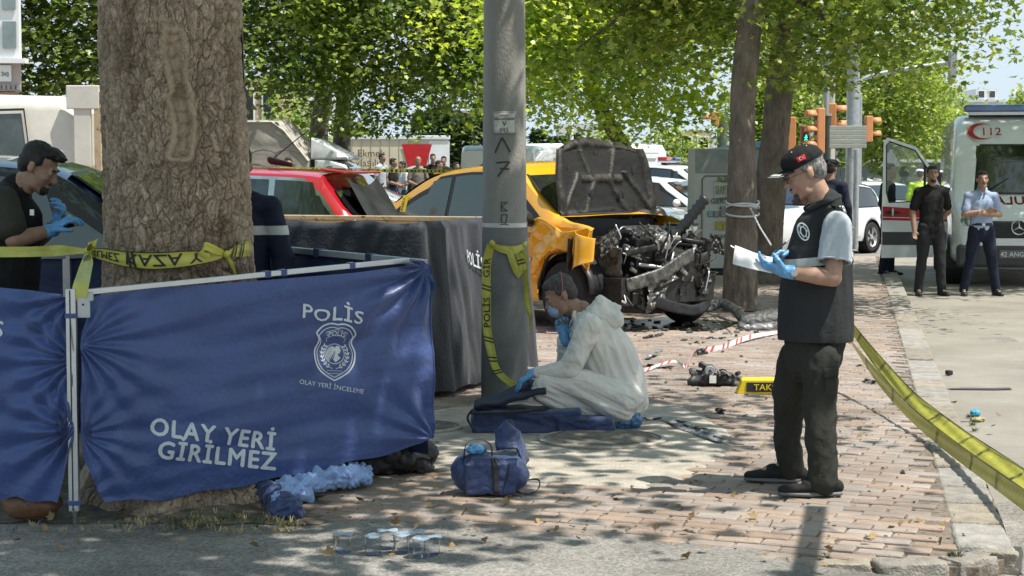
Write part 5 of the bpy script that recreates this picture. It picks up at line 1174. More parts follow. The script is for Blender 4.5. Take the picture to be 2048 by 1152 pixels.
# --- generic box helpers for vans and lorries
def vehicle_wheel(t, x, y, r_, w_=.12):
    o = MB().lathe([(r_ * .6, -w_), (r_ * .93, -w_), (r_, -w_ * .6), (r_, w_ * .6), (r_ * .93, w_), (r_ * .6, w_)], (x, y, r_), 'Y', 28).build('wheel', M['rubber'], t, smooth=True, ang=50, world=False)
    MB().lathe([(.001, -w_ * .7), (r_ * .3, -w_ * .7), (r_ * .6, -w_ * .5), (r_ * .6, w_ * .5), (r_ * .3, w_ * .7), (.001, w_ * .7)], (x, y, r_), 'Y', 24).build('rim', M['alu'], o, smooth=True, ang=30, world=False)
def loft(name, secs, m_, t, n_side=1, **k):
    """secs: list of (x, [(y,z)...]) closed rings"""
    mb = MB(); n = len(secs[0][1]); mb.add([(x, y, z) for x, r_ in secs for y, z in r_], [(i * n + a, i * n + (a + 1) % n, (i + 1) * n + (a + 1) % n, (i + 1) * n + a) for i in range(len(secs) - 1) for a in range(n)])
    mb.add([(secs[0][0], y, z) for y, z in secs[0][1]], [tuple(range(n))]); mb.add([(secs[-1][0], y, z) for y, z in secs[-1][1]], [tuple(range(n))])
    me = mb.mesh(name); bm = bmesh.new(); bm.from_mesh(me); bmesh.ops.remove_doubles(bm, verts=bm.verts, dist=.001); bmesh.ops.recalc_face_normals(bm, faces=bm.faces); bm.to_mesh(me); bm.free()
    return link(name, me, m_, t, True, 35, world=False)
def rrect(w_, z0, z1, r_, top_in=0., n=5):
    out = []
    for (cx_, cz_, a0) in ((w_ - r_, z0 + r_, -PI / 2), (w_ - r_ - top_in, z1 - r_, 0), (-w_ + r_ + top_in, z1 - r_, PI / 2), (-w_ + r_, z0 + r_, PI)):
        for i in range(n): a = a0 + PI / 2 * i / (n - 1); out.append((cx_ + r_ * math.cos(a), cz_ + r_ * math.sin(a)))
    return out
# --- ambulance: local x forward
amb = empty('ambulance', (8.05, 29.5, -.13), R(-101), label='white ambulance marked 112 with a blue roof light and one front door open', cat='ambulance')
P_AMB = paint('ambulance_white', (.74, .75, .75), .35)
m_amred = mat('ambulance_red', (.42, .015, .02), .4)
prof = [(-2.9, .35, 2.55, .98), (-2.6, .32, 2.60, .99), (0, .32, 2.62, .99), (1.2, .32, 2.60, .99), (1.55, .32, 2.50, .985), (1.75, .32, 2.30, .975), (2.02, .32, 1.92, .965), (2.30, .32, 1.36, .955), (2.55, .34, 1.22, .94), (2.78, .36, 1.08, .90), (2.90, .38, .92, .84), (2.95, .42, .72, .80)]
loft('body', [(x, rrect(w_, z0, z1, min(.16, (z1 - z0) * .3), max(0, (z1 - 1.2)) * .085)) for x, z0, z1, w_ in prof], P_AMB, amb)
def awf(x, y, h=0):   # windscreen surface point
    z = y; xx = interp(-z, [(-2.30, 1.75), (-1.92, 2.02), (-1.36, 2.30), (-1.22, 2.55)]); return xx
def ws_(u, v, s=1., off=.02):
    z = 1.37 + .76 * v; x = interp(z, [(1.36, 2.30), (1.92, 2.02), (2.30, 1.75)]) ; hw_ = (.90 - .10 * v) * s; y = (2 * u - 1) * hw_; return Vector((x + off - .10 * (abs(2 * u - 1) ** 3), y, z + .012))
MB().grid(lambda u, v: ws_(u, v, 1.0, .018), 24, 12).build('windscreen_surround', M['black'], amb, smooth=True, world=False)
MB().grid(lambda u, v: ws_(.02 + .96 * u, .03 + .94 * v, 1.0, .026), 24, 12).build('windscreen', mat('ambulance_glass', (.022, .026, .026), .06, spec=.9, coat=.5, var=.4, vs=2), amb, smooth=True, world=False)
for a, b in (((2.36, -.55, 1.36), (2.2, -.1, 1.62)), ((2.36, .15, 1.36), (2.2, .55, 1.62))): MB().tube([a, b], .01, 6).build('wiper', M['black'], amb, world=False)
MB().box((1.35, 0, 2.70), (.34, 1.45, .12)).build('roof_light_bar', mat('blue_beacon', (.03, .09, .28), .12, coat=1., spec=.8), amb, bevel=.03, world=False)
MB().box((1.35, 0, 2.625), (.30, 1.3, .05)).build('light_bar_foot', M['alu'], amb, world=False)
MB().box((2.935, 0, .86), (.06, .98, .26)).build('grille', M['black'], amb, bevel=.03, world=False)
for z in (.80, .87, .94): MB().box((2.97, 0, z), (.02, .92, .018)).build('grille_bar', M['dark'], amb, world=False)
em = MB(); em.tube([(2.995, .105 * math.cos(a), .90 + .105 * math.sin(a)) for a in np.linspace(0, 2 * PI, 33)[:-1]], .011, 8, True)
for k in range(3):
    a = PI / 2 + 2 * PI * k / 3; em.add([(3.0, 0.016 * math.cos(a + PI / 2), .90 + .016 * math.sin(a + PI / 2)), (3.0, .1 * math.cos(a), .90 + .1 * math.sin(a)), (3.0, -.016 * math.cos(a + PI / 2), .90 - .016 * math.sin(a + PI / 2)), (2.99, 0, .9), (3.006, 0, .9)], [(0, 1, 4), (1, 2, 4), (0, 3, 1), (1, 3, 2)])
em.build('round_emblem', M['chrome'], amb, smooth=True, ang=30, world=False)
MB().box((2.95, 0, .66), (.05, 1.2, .07)).build('bumper_strip', M['whiteprint'], amb, bevel=.01, world=False)
MB().box((2.93, 0, .47), (.10, 1.78, .34)).build('front_bumper', mat('bumper_grey', (.06, .06, .062), .6), amb, bevel=.05, world=False)
for sd in (-1, 1):
    MB().ell((2.72, sd * .76, .90), (.20, .13, .19), Matrix.Rotation(-sd * .5, 3, 'Z')).build('headlight', MATS['headlamp_lens'], amb, smooth=True, world=False)
    MB().ell((2.965, sd * .66, .50), (.03, .09, .05)).build('fog_lamp', M['chrome'], amb, smooth=True, world=False)
    for x in (-1.9, 1.95): vehicle_wheel(amb, x, sd * .87, .345, .13); MB().lathe([(.41, -.15), (.41, .15)], (x, sd * .87, .345), 'Y', 28).build('wheel_arch', M['black'], amb, world=False)
    blob('wing_mirror', MB().box((2.02, sd * 1.17, 1.52), (.10, .17, .38)), .02, M['black'], amb, world=False)
    MB().tube([(2.0, sd * .95, 1.45), (2.02, sd * 1.1, 1.5)], .02, 6).build('mirror_arm', M['black'], amb, world=False)
MB().box((2.985, .0, .50), (.012, .54, .12)).build('number_plate', mat('plate_dark', (.16, .165, .17), .5), amb, bevel=.004, world=False)
fr = lambda z0: (lambda x, y, h: Vector((2.995 + h, x, z0 + y)))
lettering('plate_lettering', '42 ANG 112', fr(.468), M['whiteprint'], amb, .095, bold=.02, world=False)
# mirror-written word on the bonnet and the number on the brow
lettering('bonnet_lettering', 'AMBULANS', lambda x, y, h: (lambda t_: Vector((2.32 + .24 * (1 - t_) + .02, -x, 1.21 + .14 * t_)))((y + .03) / .17), m_amred, amb, .20, bold=.045, sx=1.15, world=False)
def brow(x, y, h): z = 2.32 + y; xx = interp(z, [(2.13, 1.90), (2.30, 1.75), (2.50, 1.55), (2.6, 1.2)]); return Vector((xx + .075 - .05 * ((x - .32) / .9) ** 2, x - .32, z))
lettering('brow_lettering', '112', lambda x, y, h: brow(x - .02, y - .04, h), m_amred, amb, .17, bold=.03, sx=1.2, world=False)
cm = []
for i in range(25): a = R(40 + 280 * i / 24); cm.append((.17 * 1.25 * math.cos(a), .13 * math.sin(a)))
for i in range(24, -1, -1): a = R(48 + 264 * i / 24); cm.append((.05 + .145 * 1.22 * math.cos(a), .108 * math.sin(a)))
m2 = MB(); m2.add([brow(x - .16, y + .02, 0) for x, y in cm], [(i, i + 1, 48 - i, 49 - i) for i in range(24)]); m2.build('red_crescent', m_amred, amb, world=False)
MB().cyl((1.8, .25, 2.36), (1.74, .25, 2.36), .05).build('brow_vent', M['black'], amb, world=False)
# open front door: hinged at the front pillar, swung out to the left of the photograph
dr = empty('door_hinge', (0, 0, 0)); bpy.data.objects.remove(dr)
D0 = Vector((2.25, -.98, 0)); DY = Vector((.05, -1.02, 0)).normalized()
def dfn(a, z, h=0): return D0 + DY * a + Vector((0, 0, z)) + Vector((DY.y, -DY.x, 0)) * -h
out = [(0.02, .42), (1.0, .40), (1.0, 1.1), (.985, 2.18), (.93, 2.24), (.50, 2.10), (.30, 1.82), (.02, 1.30)]
winp = [(.10, 1.34), (.80, 1.30), (.90, 1.42), (.92, 2.10), (.88, 2.14), (.54, 2.01), (.36, 1.76)]
m2 = MB(); nO = len(out)
inner = [(.07, 1.28), (.90, 1.24), (.945, 1.4), (.955, 2.12), (.90, 2.19), (.51, 2.05), (.32, 1.77)]
def plate(poly_out, poly_in, th):
    mb = MB(); no, ni = len(poly_out), len(poly_in)
    bm = bmesh.new(); vo = [bm.verts.new((x, y, 0)) for x, y in poly_out]; vi = [bm.verts.new((x, y, 0)) for x, y in poly_in]
    es = [bm.edges.new((vo[i], vo[(i + 1) % no])) for i in range(no)] + [bm.edges.new((vi[i], vi[(i + 1) % ni])) for i in range(ni)]
    bmesh.ops.triangle_fill(bm, use_beauty=True, edges=es, use_dissolve=False); bm.verts.ensure_lookup_table(); bm.verts.index_update()
    fs = [tuple(v.index for v in f.verts) for f in bm.faces]; co = [(v.co.x, v.co.y) for v in bm.verts]; bm.free()
    N = len(co); mb.add([dfn(x, y, 0) for x, y in co], fs); mb.add([dfn(x, y, th) for x, y in co], [f[::-1] for f in fs])
    for pl in (poly_out, poly_in):
        k = len(pl); mb.add([dfn(x, y, 0) for x, y in pl] + [dfn(x, y, th) for x, y in pl], [(i, (i + 1) % k, k + (i + 1) % k, k + i) for i in range(k)])
    return mb
door = plate(out, inner, .06).build('door', P_AMB, amb, world=False)
MB().tube([dfn(x, y, .03) for x, y in inner], .022, 6, True).build('window_seal', M['black'], door, world=False)
MB().tube([dfn(.36, 1.27, .03), dfn(.365, 1.86, .03)], .02, 6).build('window_post', M['black'], door, world=False)
m2 = MB(); m2.add([dfn(x, y, .03) for x, y in inner], [tuple(range(len(inner)))]); m2.build('door_window', clearmat('clear_glass', (.82, .88, .86), .02, .93), door, world=False)
for off in (-.004, .064):
    m2 = MB()
    m2.add([dfn(.03, .96, off), dfn(.99, .98, off), dfn(.99, 1.19, off), dfn(.03, 1.13, off)], [(0, 1, 2, 3)]); m2.build('red_band', m_amred, door, world=False)
    m2 = MB(); m2.add([dfn(.03, 1.0, off * 1.1), dfn(.99, 1.02, off * 1.1), dfn(.99, 1.03, off * 1.1), dfn(.03, 1.01, off * 1.1)], [(0, 1, 2, 3)]); m2.build('white_line', M['whiteprint'], door, world=False)
    m2 = MB(); m2.add([dfn(.03, .60, off), dfn(.99, .60, off), dfn(.99, .80, off), dfn(.03, .80, off)], [(0, 1, 2, 3)]); m2.build('rubber_strip', mat('strip_grey', (.05, .055, .065), .6), door, world=False)
for off in (-.02, .075): MB().ell(dfn(.84, 1.10, off), (.10, .02, .07)).build('handle_cup', P_AMB, door, smooth=True, world=False); MB().ell(dfn(.84, 1.10, off * 1.4), (.02, .12, .022), None).build('handle', M['black'], door, smooth=True, world=False)
# --- police cars and others in the far street
P_W = paint('police_white', (.78, .79, .80), .25)
def police_marks(t, kk, full=True):
    for sd in (-1, 1):
        m2 = MB(); 
        for k in range(5):
            x = .95 + .13 * k; m2.add([(x, sd * (kk['sy'](x, .62) + .006), .62), (x + .07, sd * (kk['sy'](x + .07, .62) + .006), .62), (x + .22, sd * (kk['sy'](x + .2, .82) + .006), .82), (x + .15, sd * (kk['sy'](x + .15, .82) + .006), .82)], [(0, 1, 2, 3)])
        m2.build('slanted_stripes', M['black'], t, world=False)
        MB().grid(lambda u, v: (-1.9 + 2.7 * u, sd * (kk['sy'](-1.9 + 2.7 * u, .66 + .1 * v) + .006), .66 + .1 * v), 24, 2).build('blue_band', mat('police_blue', (.02, .06, .35), .4), t, world=False)
def lightbar(t, z, x=0):
    MB().box((x, 0, z), (.24, 1.05, .05)).build('light_bar', M['chrome'], t, bevel=.02, world=False)
    for sd, m_ in ((-1, mat('red_beacon', (.55, .02, .02), .15, coat=1.)), (1, MATS['blue_beacon'])): MB().box((x, sd * .33, z + .06), (.22, .44, .07)).build('beacon_lens', m_, t, bevel=.025, world=False)
    MB().box((x, 0, z - .04), (.1, .9, .04)).build('bar_mount', M['black'], t, world=False)
pc1, kk = car('police_car', 'white police car with a red and blue roof light bar, behind the raised bonnet', 'police car', (3.35, 39.5, .02), R(-22), dict(SUV, _k=1), P_W, scale=(1., 1., 1.05)); lightbar(pc1, 1.70, .1); police_marks(pc1, kk)
pc2, kk = car('police_car', 'white saloon with a striped bonnet, in front of the police car with the light bar', 'police car', (2.75, 35.6, .0), R(-28), dict(SEDAN), P_W, scale=1.); police_marks(pc2, kk)
gc, _ = car('parked_car', 'pale green-grey car whose front wing shows between the taxi bonnet and the kiosk', 'car', (1.05, 31.0, 0.), R(-20), dict(SEDAN), paint('pale_sage_paint', (.30, .34, .31), .25), scale=(1., 1., 1.))
wc, _ = car('parked_car', 'white hatchback parked left of the open ambulance door', 'car', (8.9, 44.5, -.13), R(-72), dict(HATCH), P_W, scale=1.)
wc2, _ = car('parked_car', 'white car seen under the standing man\'s cap brim, behind the leaning trunk', 'car', (6.1, 37.5, -.1), R(-130), dict(HATCH), P_W, scale=1.)
sc_, _ = car('parked_car', 'silver saloon bonnet between the red crossover and the taxi', 'car', (-3.6, 26.0, 0), R(-8), dict(SEDAN, _z=1), paint('silver_paint', (.42, .42, .40), .25, .6), scale=(1.02, 1, 1.07))
dk, _ = car('parked_car', 'small dark car bonnet just behind the taxi boot', 'car', (-2.7, 23.4, 0), R(-6), dict(SEDAN), paint('graphite_paint', (.05, .05, .05), .25, .3), scale=.93)
far_, _ = car('parked_car', 'white car beyond the bystanders', 'car', (-4.2, 50.5, .1), R(170), dict(HATCH), P_W, scale=1.)
for i, (x, y, yw) in enumerate([(10.8, 58, -80), (12.9, 66, -80), (15.5, 78, -80)]):
    car('parked_car', ['pale car seen through the open ambulance door window', 'car further up the avenue behind the officer in yellow', 'farthest car up the avenue'][i], 'car', (x, y, -.13), R(yw), dict(HATCH), (paint('silver_paint', (.4, .4, .4)), P_W, P_NAVY)[i], scale=1., group='cars along the avenue')
# --- white panel van behind the pole
van = empty('panel_van', (1.1, 46.5, .1), R(180), label='long white panel van behind the concrete pole and raised bonnet', cat='van')
pv = [(-2.8, .3, 2.0, .9), (-2.7, .3, 2.16, .95), (0, .3, 2.2, .95), (1.4, .3, 2.18, .95), (1.75, .3, 2.02, .94), (2.15, .3, 1.45, .93), (2.75, .32, 1.12, .88), (2.9, .36, .75, .8)]
loft('body', [(x, rrect(w_, z0, z1, min(.12, (z1 - z0) * .3), .05)) for x, z0, z1, w_ in pv], P_W, van)
for sd in (-1, 1):
    m2 = MB(); m2.add([(1.05, sd * .925, 1.35), (1.95, sd * .93, 1.35), (1.72, sd * .91, 1.85), (1.1, sd * .905, 1.9)], [(0, 1, 2, 3)]); m2.build('side_window', M['glass'], van, world=False)
    m2 = MB(); m2.tube([(x, sd * .94, 1.95) for x in (-2.6, 1.2)], .01, 5); m2.tube([(.95, sd * .95, .45), (.95, sd * .93, 2.0)], .01, 5); m2.tube([(-.9, sd * .955, .45), (-.9, sd * .93, 2.0)], .01, 5); m2.build('panel_seam', M['grey'], van, world=False)
    for x in (-1.8, 1.95): vehicle_wheel(van, x, sd * .84, .33)
m2 = MB(); m2.add([(1.82, -.78, 1.93), (1.82, .78, 1.93), (2.2, .86, 1.44), (2.2, -.86, 1.44)], [(0, 1, 2, 3)]); m2.build('windscreen', M['glass'], van, world=False)
v2 = empty('panel_van', (-.12, 41.5, .05), R(-100), label='white van end with brown graphic print, left of the concrete pole', cat='van')
loft('body', [(x, rrect(w_, .3, z1, .1, .06)) for x, z1, w_ in ((-1.6, 2.0, .86), (-1.5, 2.1, .9), (1.0, 2.12, .9), (1.2, 2.0, .88))], P_W, v2)
m2 = MB(); m2.add([(1.22, y, z) for y, z in [(-.62, 1.0), (-.45, 1.62), (-.2, 1.82), (.5, 1.85), (.6, 1.7), (.1, 1.66), (-.1, 1.5), (0, 1.25), (-.2, 1.0)]], [tuple(range(9))[::-1]]); m2.build('brown_print', mat('taupe_print', (.28, .21, .16), .5), v2, world=False)
MB().box((1.23, .35, 1.45), (.02, .55, .28)).build('rear_window', M['glass'], v2, bevel=.02, world=False)
for x in (-1.0, .8): vehicle_wheel(v2, x, -.8, .32); vehicle_wheel(v2, x, .8, .32)
v3 = empty('panel_van', (-5.55, 33.2, 0), R(0), label='rounded white van roof just right of the big tree trunk', cat='van')
loft('body', [(x, rrect(w_, .3, z1, .14, .07)) for x, z1, w_ in ((-1.9, 1.75, .84), (-1.75, 1.90, .9), (-.2, 1.93, .9), (.35, 1.88, .9), (.85, 1.40, .88), (1.6, 1.1, .84), (1.8, .8, .78))], P_W, v3)
MB().box((.1, -.885, 1.55), (.5, .02, .34)).build('side_window', M['glass'], v3, bevel=.05, world=False)
for x in (-1.3, 1.1): vehicle_wheel(v3, x, -.8, .32); vehicle_wheel(v3, x, .8, .32)
# --- tarpaulin lorry with a silver cab
lor = empty('tarpaulin_lorry', (-5.3, 37.6, -.1), R(-4), label='silver-cabbed lorry with a grey-beige tarpaulin body roped along its side', cat='lorry')
m_tarp = mat('grey_tarpaulin', (.40, .365, .33), .7, vs=2, var=.08, bump=.6, bs=14)
def tarps(u, v):
    x = -3.4 + 4.65 * u; z = .95 + 1.72 * v; cut = max(0, (x - .75)) * 1.7; z = min(z, 2.68 - max(0, x - .62) * 1.25)
    return (x, -1.02 - .03 * noise.noise(Vector((x * 2, z * 5, 0))) - .02 * math.sin(x * 8) * (1 - v), z)
lb = MB().grid(tarps, 80, 30); lb.grid(lambda u, v: (-3.4 + 4.65 * u, -1.02 + 2.04 * v, 2.68 - max(0, (-3.4 + 4.65 * u) - .62) * 1.25 + .08 * math.sin(PI * v)), 60, 12); lb.grid(lambda u, v: (1.24, -1.02 + 2.04 * u, .95 + .98 * v), 6, 4)
body = lb.build('tarpaulin', m_tarp, lor, smooth=True, world=False)
MB().tube([(x, -1.04, 2.68 - max(0, x - .62) * 1.25 + .01) for x in np.linspace(-3.4, 1.25, 20)], .02, 6).build('tarpaulin_rim', mat('rim_cream', (.62, .58, .48), .6), body, world=False)
rp_l = MB()
for k in range(9):
    x0 = -3.4 + .5 * k; rp_l.tube([(x0, -1.075, 2.06)] + [(x0 + .5 * q, -1.08, 2.06 + .07 * math.sin(PI * q)) for q in (.2, .5, .8)] + [(x0 + .5, -1.075, 2.06)], .012, 5)
    rp_l.tube([(x0, -1.075, 2.05), (x0 + .02, -1.08, 1.0)], .010, 5)
rp_l.tube([(-3.4, -1.075, 1.36), (1.0, -1.07, 1.30)], .009, 5); rp_l.tube([(.35, -1.1, 1.0), (1.15, -1.1, 1.75)], .014, 5)
rp_l.build('rope', mat('dark_rope', (.10, .085, .075), .8), body, world=False)
MB().box((-1.1, 0, .80), (4.7, 1.9, .3)).build('chassis', M['dark'], lor, world=False)
P_SIL = paint('silver_cab_paint', (.50, .51, .50), .3, .4)
loft('cab', [(x, rrect(.92, .4, z1, .1, ti)) for x, z1, ti in ((1.35, 1.95, .1), (1.6, 1.95, .1), (1.95, 1.85, .1), (2.45, 1.38, .04), (3.1, 1.12, .0), (3.3, .8, .0))], P_SIL, lor)
loft('wind_deflector', [(x, rrect(.80, 1.93, z1, .05, .05)) for x, z1 in ((1.27, 2.38), (1.5, 2.28), (1.8, 2.12), (2.02, 1.99))], mat('deflector_grey', (.55, .57, .58), .3), lor)
m2 = MB(); m2.add([(1.45, -.90, 1.3), (2.35, -.92, 1.3), (1.98, -.88, 1.72), (1.5, -.86, 1.76)], [(0, 1, 2, 3)]); m2.build('side_window', M['glass'], lor, world=False)
m2 = MB(); m2.add([(2.0, -.78, 1.82), (2.0, .78, 1.82), (2.5, .84, 1.37), (2.5, -.84, 1.37)], [(0, 1, 2, 3)]); m2.build('windscreen', M['glass'], lor, world=False)
for x in (-2.3, 2.5): vehicle_wheel(lor, x, -.85, .36); vehicle_wheel(lor, x, .85, .36)
# --- bread lorry
br = empty('box_lorry', (-3.85, 55, .0), R(3), label='cream box lorry lettered Bu Ekmek Paylaşılır behind the bystanders', cat='lorry')
MB().box((-.2, 0, 1.65), (4.2, 2.0, 1.86)).build('box_body', mat('lorry_cream', (.66, .58, .43), .5, var=.06, vs=1.2), br, bevel=.03, world=False)
MB().box((-.2, 0, 2.60), (4.3, 2.1, .12)).build('box_roof', P_W, br, bevel=.02, world=False)
MB().box((1.62, -1.004, 1.65), (.62, .02, 1.7)).build('white_end_panel', P_W, br, world=False)
for k in range(12): MB().box((-2.1 + k * .28, -1.008, 1.62), (.012, .01, 1.8)).build('panel_joint', mat('joint_brown', (.4, .33, .22), .6), br, world=False)
fb = lambda x0, z0: (lambda x, y, h: Vector((x0 + x, -1.03, z0 + y)))
lettering('side_lettering', 'Bu Ekmek', fb(-.62, 2.03), mat('lettering_brown', (.10, .05, .03), .6), br, .30, bold=.01, world=False); lettering('side_lettering', 'Paylaşılır', fb(-.62, 1.74), MATS['lettering_brown'], br, .30, bold=.01, world=False)
m2 = MB(); m2.add([(x, -1.03, z) for x, z in [(.5, 2.4), (1.4, 2.4), (1.22, 1.72), (.68, 1.72)]], [(0, 1, 2, 3)]); m2.build('red_panel', M['red'], br, world=False)
m2 = MB(); m2.add([(.95 + .48 * math.cos(a), -1.04, 1.42 + .34 * math.sin(a)) for a in np.linspace(0, 2 * PI, 25)[:-1]], [tuple(range(24))]); m2.build('round_badge', M['whiteprint'], br, world=False)
lettering('badge_lettering', 'EKMEK', fb(.95, 1.36), M['red'], br, .2, bold=.01, world=False)
m2 = MB(); m2.add([(-1.55 + .12 * math.cos(a), -1.04, 1.78 + .14 * math.sin(a)) for a in np.linspace(0, 2 * PI, 17)[:-1]], [tuple(range(16))]); m2.build('small_badge', M['red'], br, world=False)
for x in (-1.6, 1.2): vehicle_wheel(br, x, -.85, .38); vehicle_wheel(br, x, .85, .38)
MB().box((0, 0, .6), (4.2, 1.8, .25)).build('chassis', M['dark'], br, world=False)
# --- old white lorry at the left edge: cab faces left
ol = empty('old_lorry', (-5.98, 20.5, 0), R(180), label='old white dropside lorry cab with a rusty headboard post at the left edge', cat='lorry')
P_OLD = mat('old_white_paint', (.62, .60, .53), .4, var=.08, vs=3, coat=.4, bump=.1, bs=20)
loft('cab', [(x, rrect(.95, .5, z1, .16, ti)) for x, z1, ti in ((-1.18, 2.10, .12), (-1.0, 2.26, .13), (.2, 2.29, .13), (.55, 2.2, .12), (1.2, 1.5, .03), (1.45, 1.3, .0), (1.5, .7, .0))], P_OLD, ol)
for sd in (1, -1):
    m2 = MB(); m2.add([(-.72, sd * (.965), 1.42), (.90, sd * .975, 1.42), (.42, sd * .88, 2.05), (-.62, sd * .87, 2.08)], [(0, 1, 2, 3)]); m2.build('side_window', mat('lorry_glass', (.05, .065, .06), .05, spec=.8, coat=.5, var=.4, vs=2.5), ol, world=False)
    MB().tube([(-.76, sd * .985, 1.39), (.96, sd * .99, 1.39), (.44, sd * .90, 2.09), (-.65, sd * .885, 2.12)], .014, 6, True).build('window_rubber', M['black'], ol, world=False)
    for x in (.7, -2.4): vehicle_wheel(ol, x, sd * .85, .37)
ol.scale = (1.05, 1, 1.07)
MB().box((-2.1, 0, .95), (1.6, 1.95, .12)).build('flatbed', P_OLD, ol, world=False)
for sd in (-1, 1): MB().box((-2.1, sd * .97, 1.22), (1.6, .04, .42)).build('side_board', P_OLD, ol, bevel=.008, world=False)
hdb = MB()
for y in (-.9, -.3, .3, .9): hdb.box((-1.42, y, 1.65), (.07, .07, 1.3))
hdb.box((-1.42, 0, 2.05), (.05, 1.85, .06)).box((-1.42, 0, 1.55), (.05, 1.85, .06)); hdb.build('headboard', m_rust, ol, bevel=.006, world=False)
MB().box((-1.27, .90, 2.24), (.34, .08, .24)).build('headboard_plate', P_OLD, ol, bevel=.01, world=False); MB().box((-1.26, .90, 1.7), (.18, .05, 1.0)).build('headboard_upright', P_OLD, ol, bevel=.01, world=False)
MB().box((-2.0, .99, 1.28), (.5, .03, .1)).build('latch', m_rust, ol, world=False)
# ================================================================ PEOPLE
def headM(pos, yaw, pitch=0., roll=0.):
    """head frame: faces local -Y; yaw 0 looks at the camera; pitch > 0 looks down"""
    return Matrix.Translation(Vector(pos)) @ Matrix.Rotation(yaw, 4, 'Z') @ Matrix.Rotation(pitch, 4, 'X') @ Matrix.Rotation(roll, 4, 'Y')
def head_prims(mb, H, s=1., beard=False):
    T = mb.T; mb.T = H @ Matrix.Scale(s, 4)
    mb.ell((0, .014, .045), (.074, .095, .083)); mb.ell((0, -.030, -.015), (.060, .066, .085)); mb.ell((0, -.02, -.055), (.055, .06, .05))
    mb.cap((-.035, -.03, -.078), (0, -.076, -.098), .024, .018); mb.cap((.035, -.03, -.078), (0, -.076, -.098), .024, .018)
    mb.cap((0, -.090, .018), (0, -.112, -.022), .008, .0125); mb.ell((.009, -.101, -.026), (.008, .010, .007)); mb.ell((-.009, -.101, -.026), (.008, .010, .007))
    mb.cap((-.034, -.080, .032), (.034, -.080, .032), .012, .012)
    for sd in (-1, 1):
        mb.ell((sd * .036, -.066, -.018), (.021, .022, .020)); mb.ell((sd * .077, .012, .0), (.010, .020, .030), Matrix.Rotation(.25 * sd, 3, 'Z')); mb.ell((sd * .074, .004, -.020), (.009, .012, .012))
        mb.ell((sd * .031, -.080, .012), (.014, .010, .008))
    mb.ell((0, -.091, -.052), (.023, .012, .006)); mb.ell((0, -.089, -.063), (.020, .012, .007)); mb.ell((0, -.088, -.092), (.017, .013, .015))
    mb.T = T
def face_parts(P, H, s=1., hair=None, bald=False, brow=None, small=False, cap=False):
    Hs = H @ Matrix.Scale(s, 4)
    if not small:
        for sd in (-1, 1):
            m = MB(); m.T = Hs; m.ell((sd * .031, -.0800, .012), (.0115, .009, .0062)); e = m.build('eye', M['eye'], P, smooth=True)
            m = MB(); m.T = Hs; m.ell((sd * .031, -.0880, .011), (.0048, .0025, .0045)); m.build('iris', M['iris'], e, smooth=True)
            m = MB(); m.T = Hs; m.tube([(sd * .014, -.092, .031), (sd * .031, -.094, .036), (sd * .048, -.082, .032)], .0038, 6); m.build('eyebrow', brow or hair, P, smooth=True)
        m = MB(); m.T = Hs; m.tube([(-.02, -.097, -.057), (0, -.1025, -.058), (.02, -.097, -.057)], .0022, 5); m.build('mouth', mat('lip', (.26, .10, .08), .5), P)
def hair_mesh(P, H, s, m_, small=False, fringe=.0):
    m = MB(); m.T = H @ Matrix.Scale(s, 4)
    m.ell((0, .022, .060), (.078, .092, .074)); m.ell((0, .052, .010), (.074, .058, .075)); m.ell((0, -.028, .092 + fringe), (.062, .052, .034))
    for sd in (-1, 1): m.ell((sd * .066, .004, .045), (.014, .034, .038))
    return blob('hair', m, .012 if small else .006, m_, P, wr=wrinkle(.004, 45, ridge=False))
def hand_prims(mb, wp, d, nrm, curl=.5, s=1., thumb=1, spread=.0, curls=None):
    """palm, four bent fingers and a thumb; nrm points out of the palm, thumb=+1/-1 picks the side"""
    wp, d, nrm = Vector(wp), Vector(d).normalized(), Vector(nrm); nrm = (nrm - d * nrm.dot(d)).normalized(); sd = d.cross(nrm) * thumb
    mb.cap(wp, wp + d * .030 * s, .026 * s, .030 * s, .8, sd); mb.cap(wp + d * .03 * s, wp + d * .078 * s, .036 * s, .042 * s, .42, sd)
    for k, (off, L_, r_) in enumerate(((.030, .072, .0095), (.010, .080, .0098), (-.011, .075, .0094), (-.031, .060, .0085))):
        p = wp + d * (.082 - .006 * abs(k - 1)) * s + sd * off * s; c = (curls[k] if curls else curl); a = 0; fd = (d + sd * spread * (1.5 - k) * .25).normalized()
        for seg, ln in enumerate((.46, .30, .24)):
            a += c * (.9, 1.0, .7)[seg]; q = p + (fd * math.cos(a) + nrm * math.sin(a)) * L_ * ln * s; mb.cap(p, q, r_ * s * (1 - .08 * seg), r_ * s * (.93 - .08 * seg)); p = q
    p = wp + d * .018 * s + sd * .026 * s; q = p + (d * .65 + sd * .65 + nrm * .35).normalized() * .042 * s; mb.cap(p, q, .015 * s, .012 * s)
    r_ = q + (d * .9 + sd * .05 + nrm * .55 * (1 + curl)).normalized() * .034 * s; mb.cap(q, r_, .0115 * s, .0095 * s)
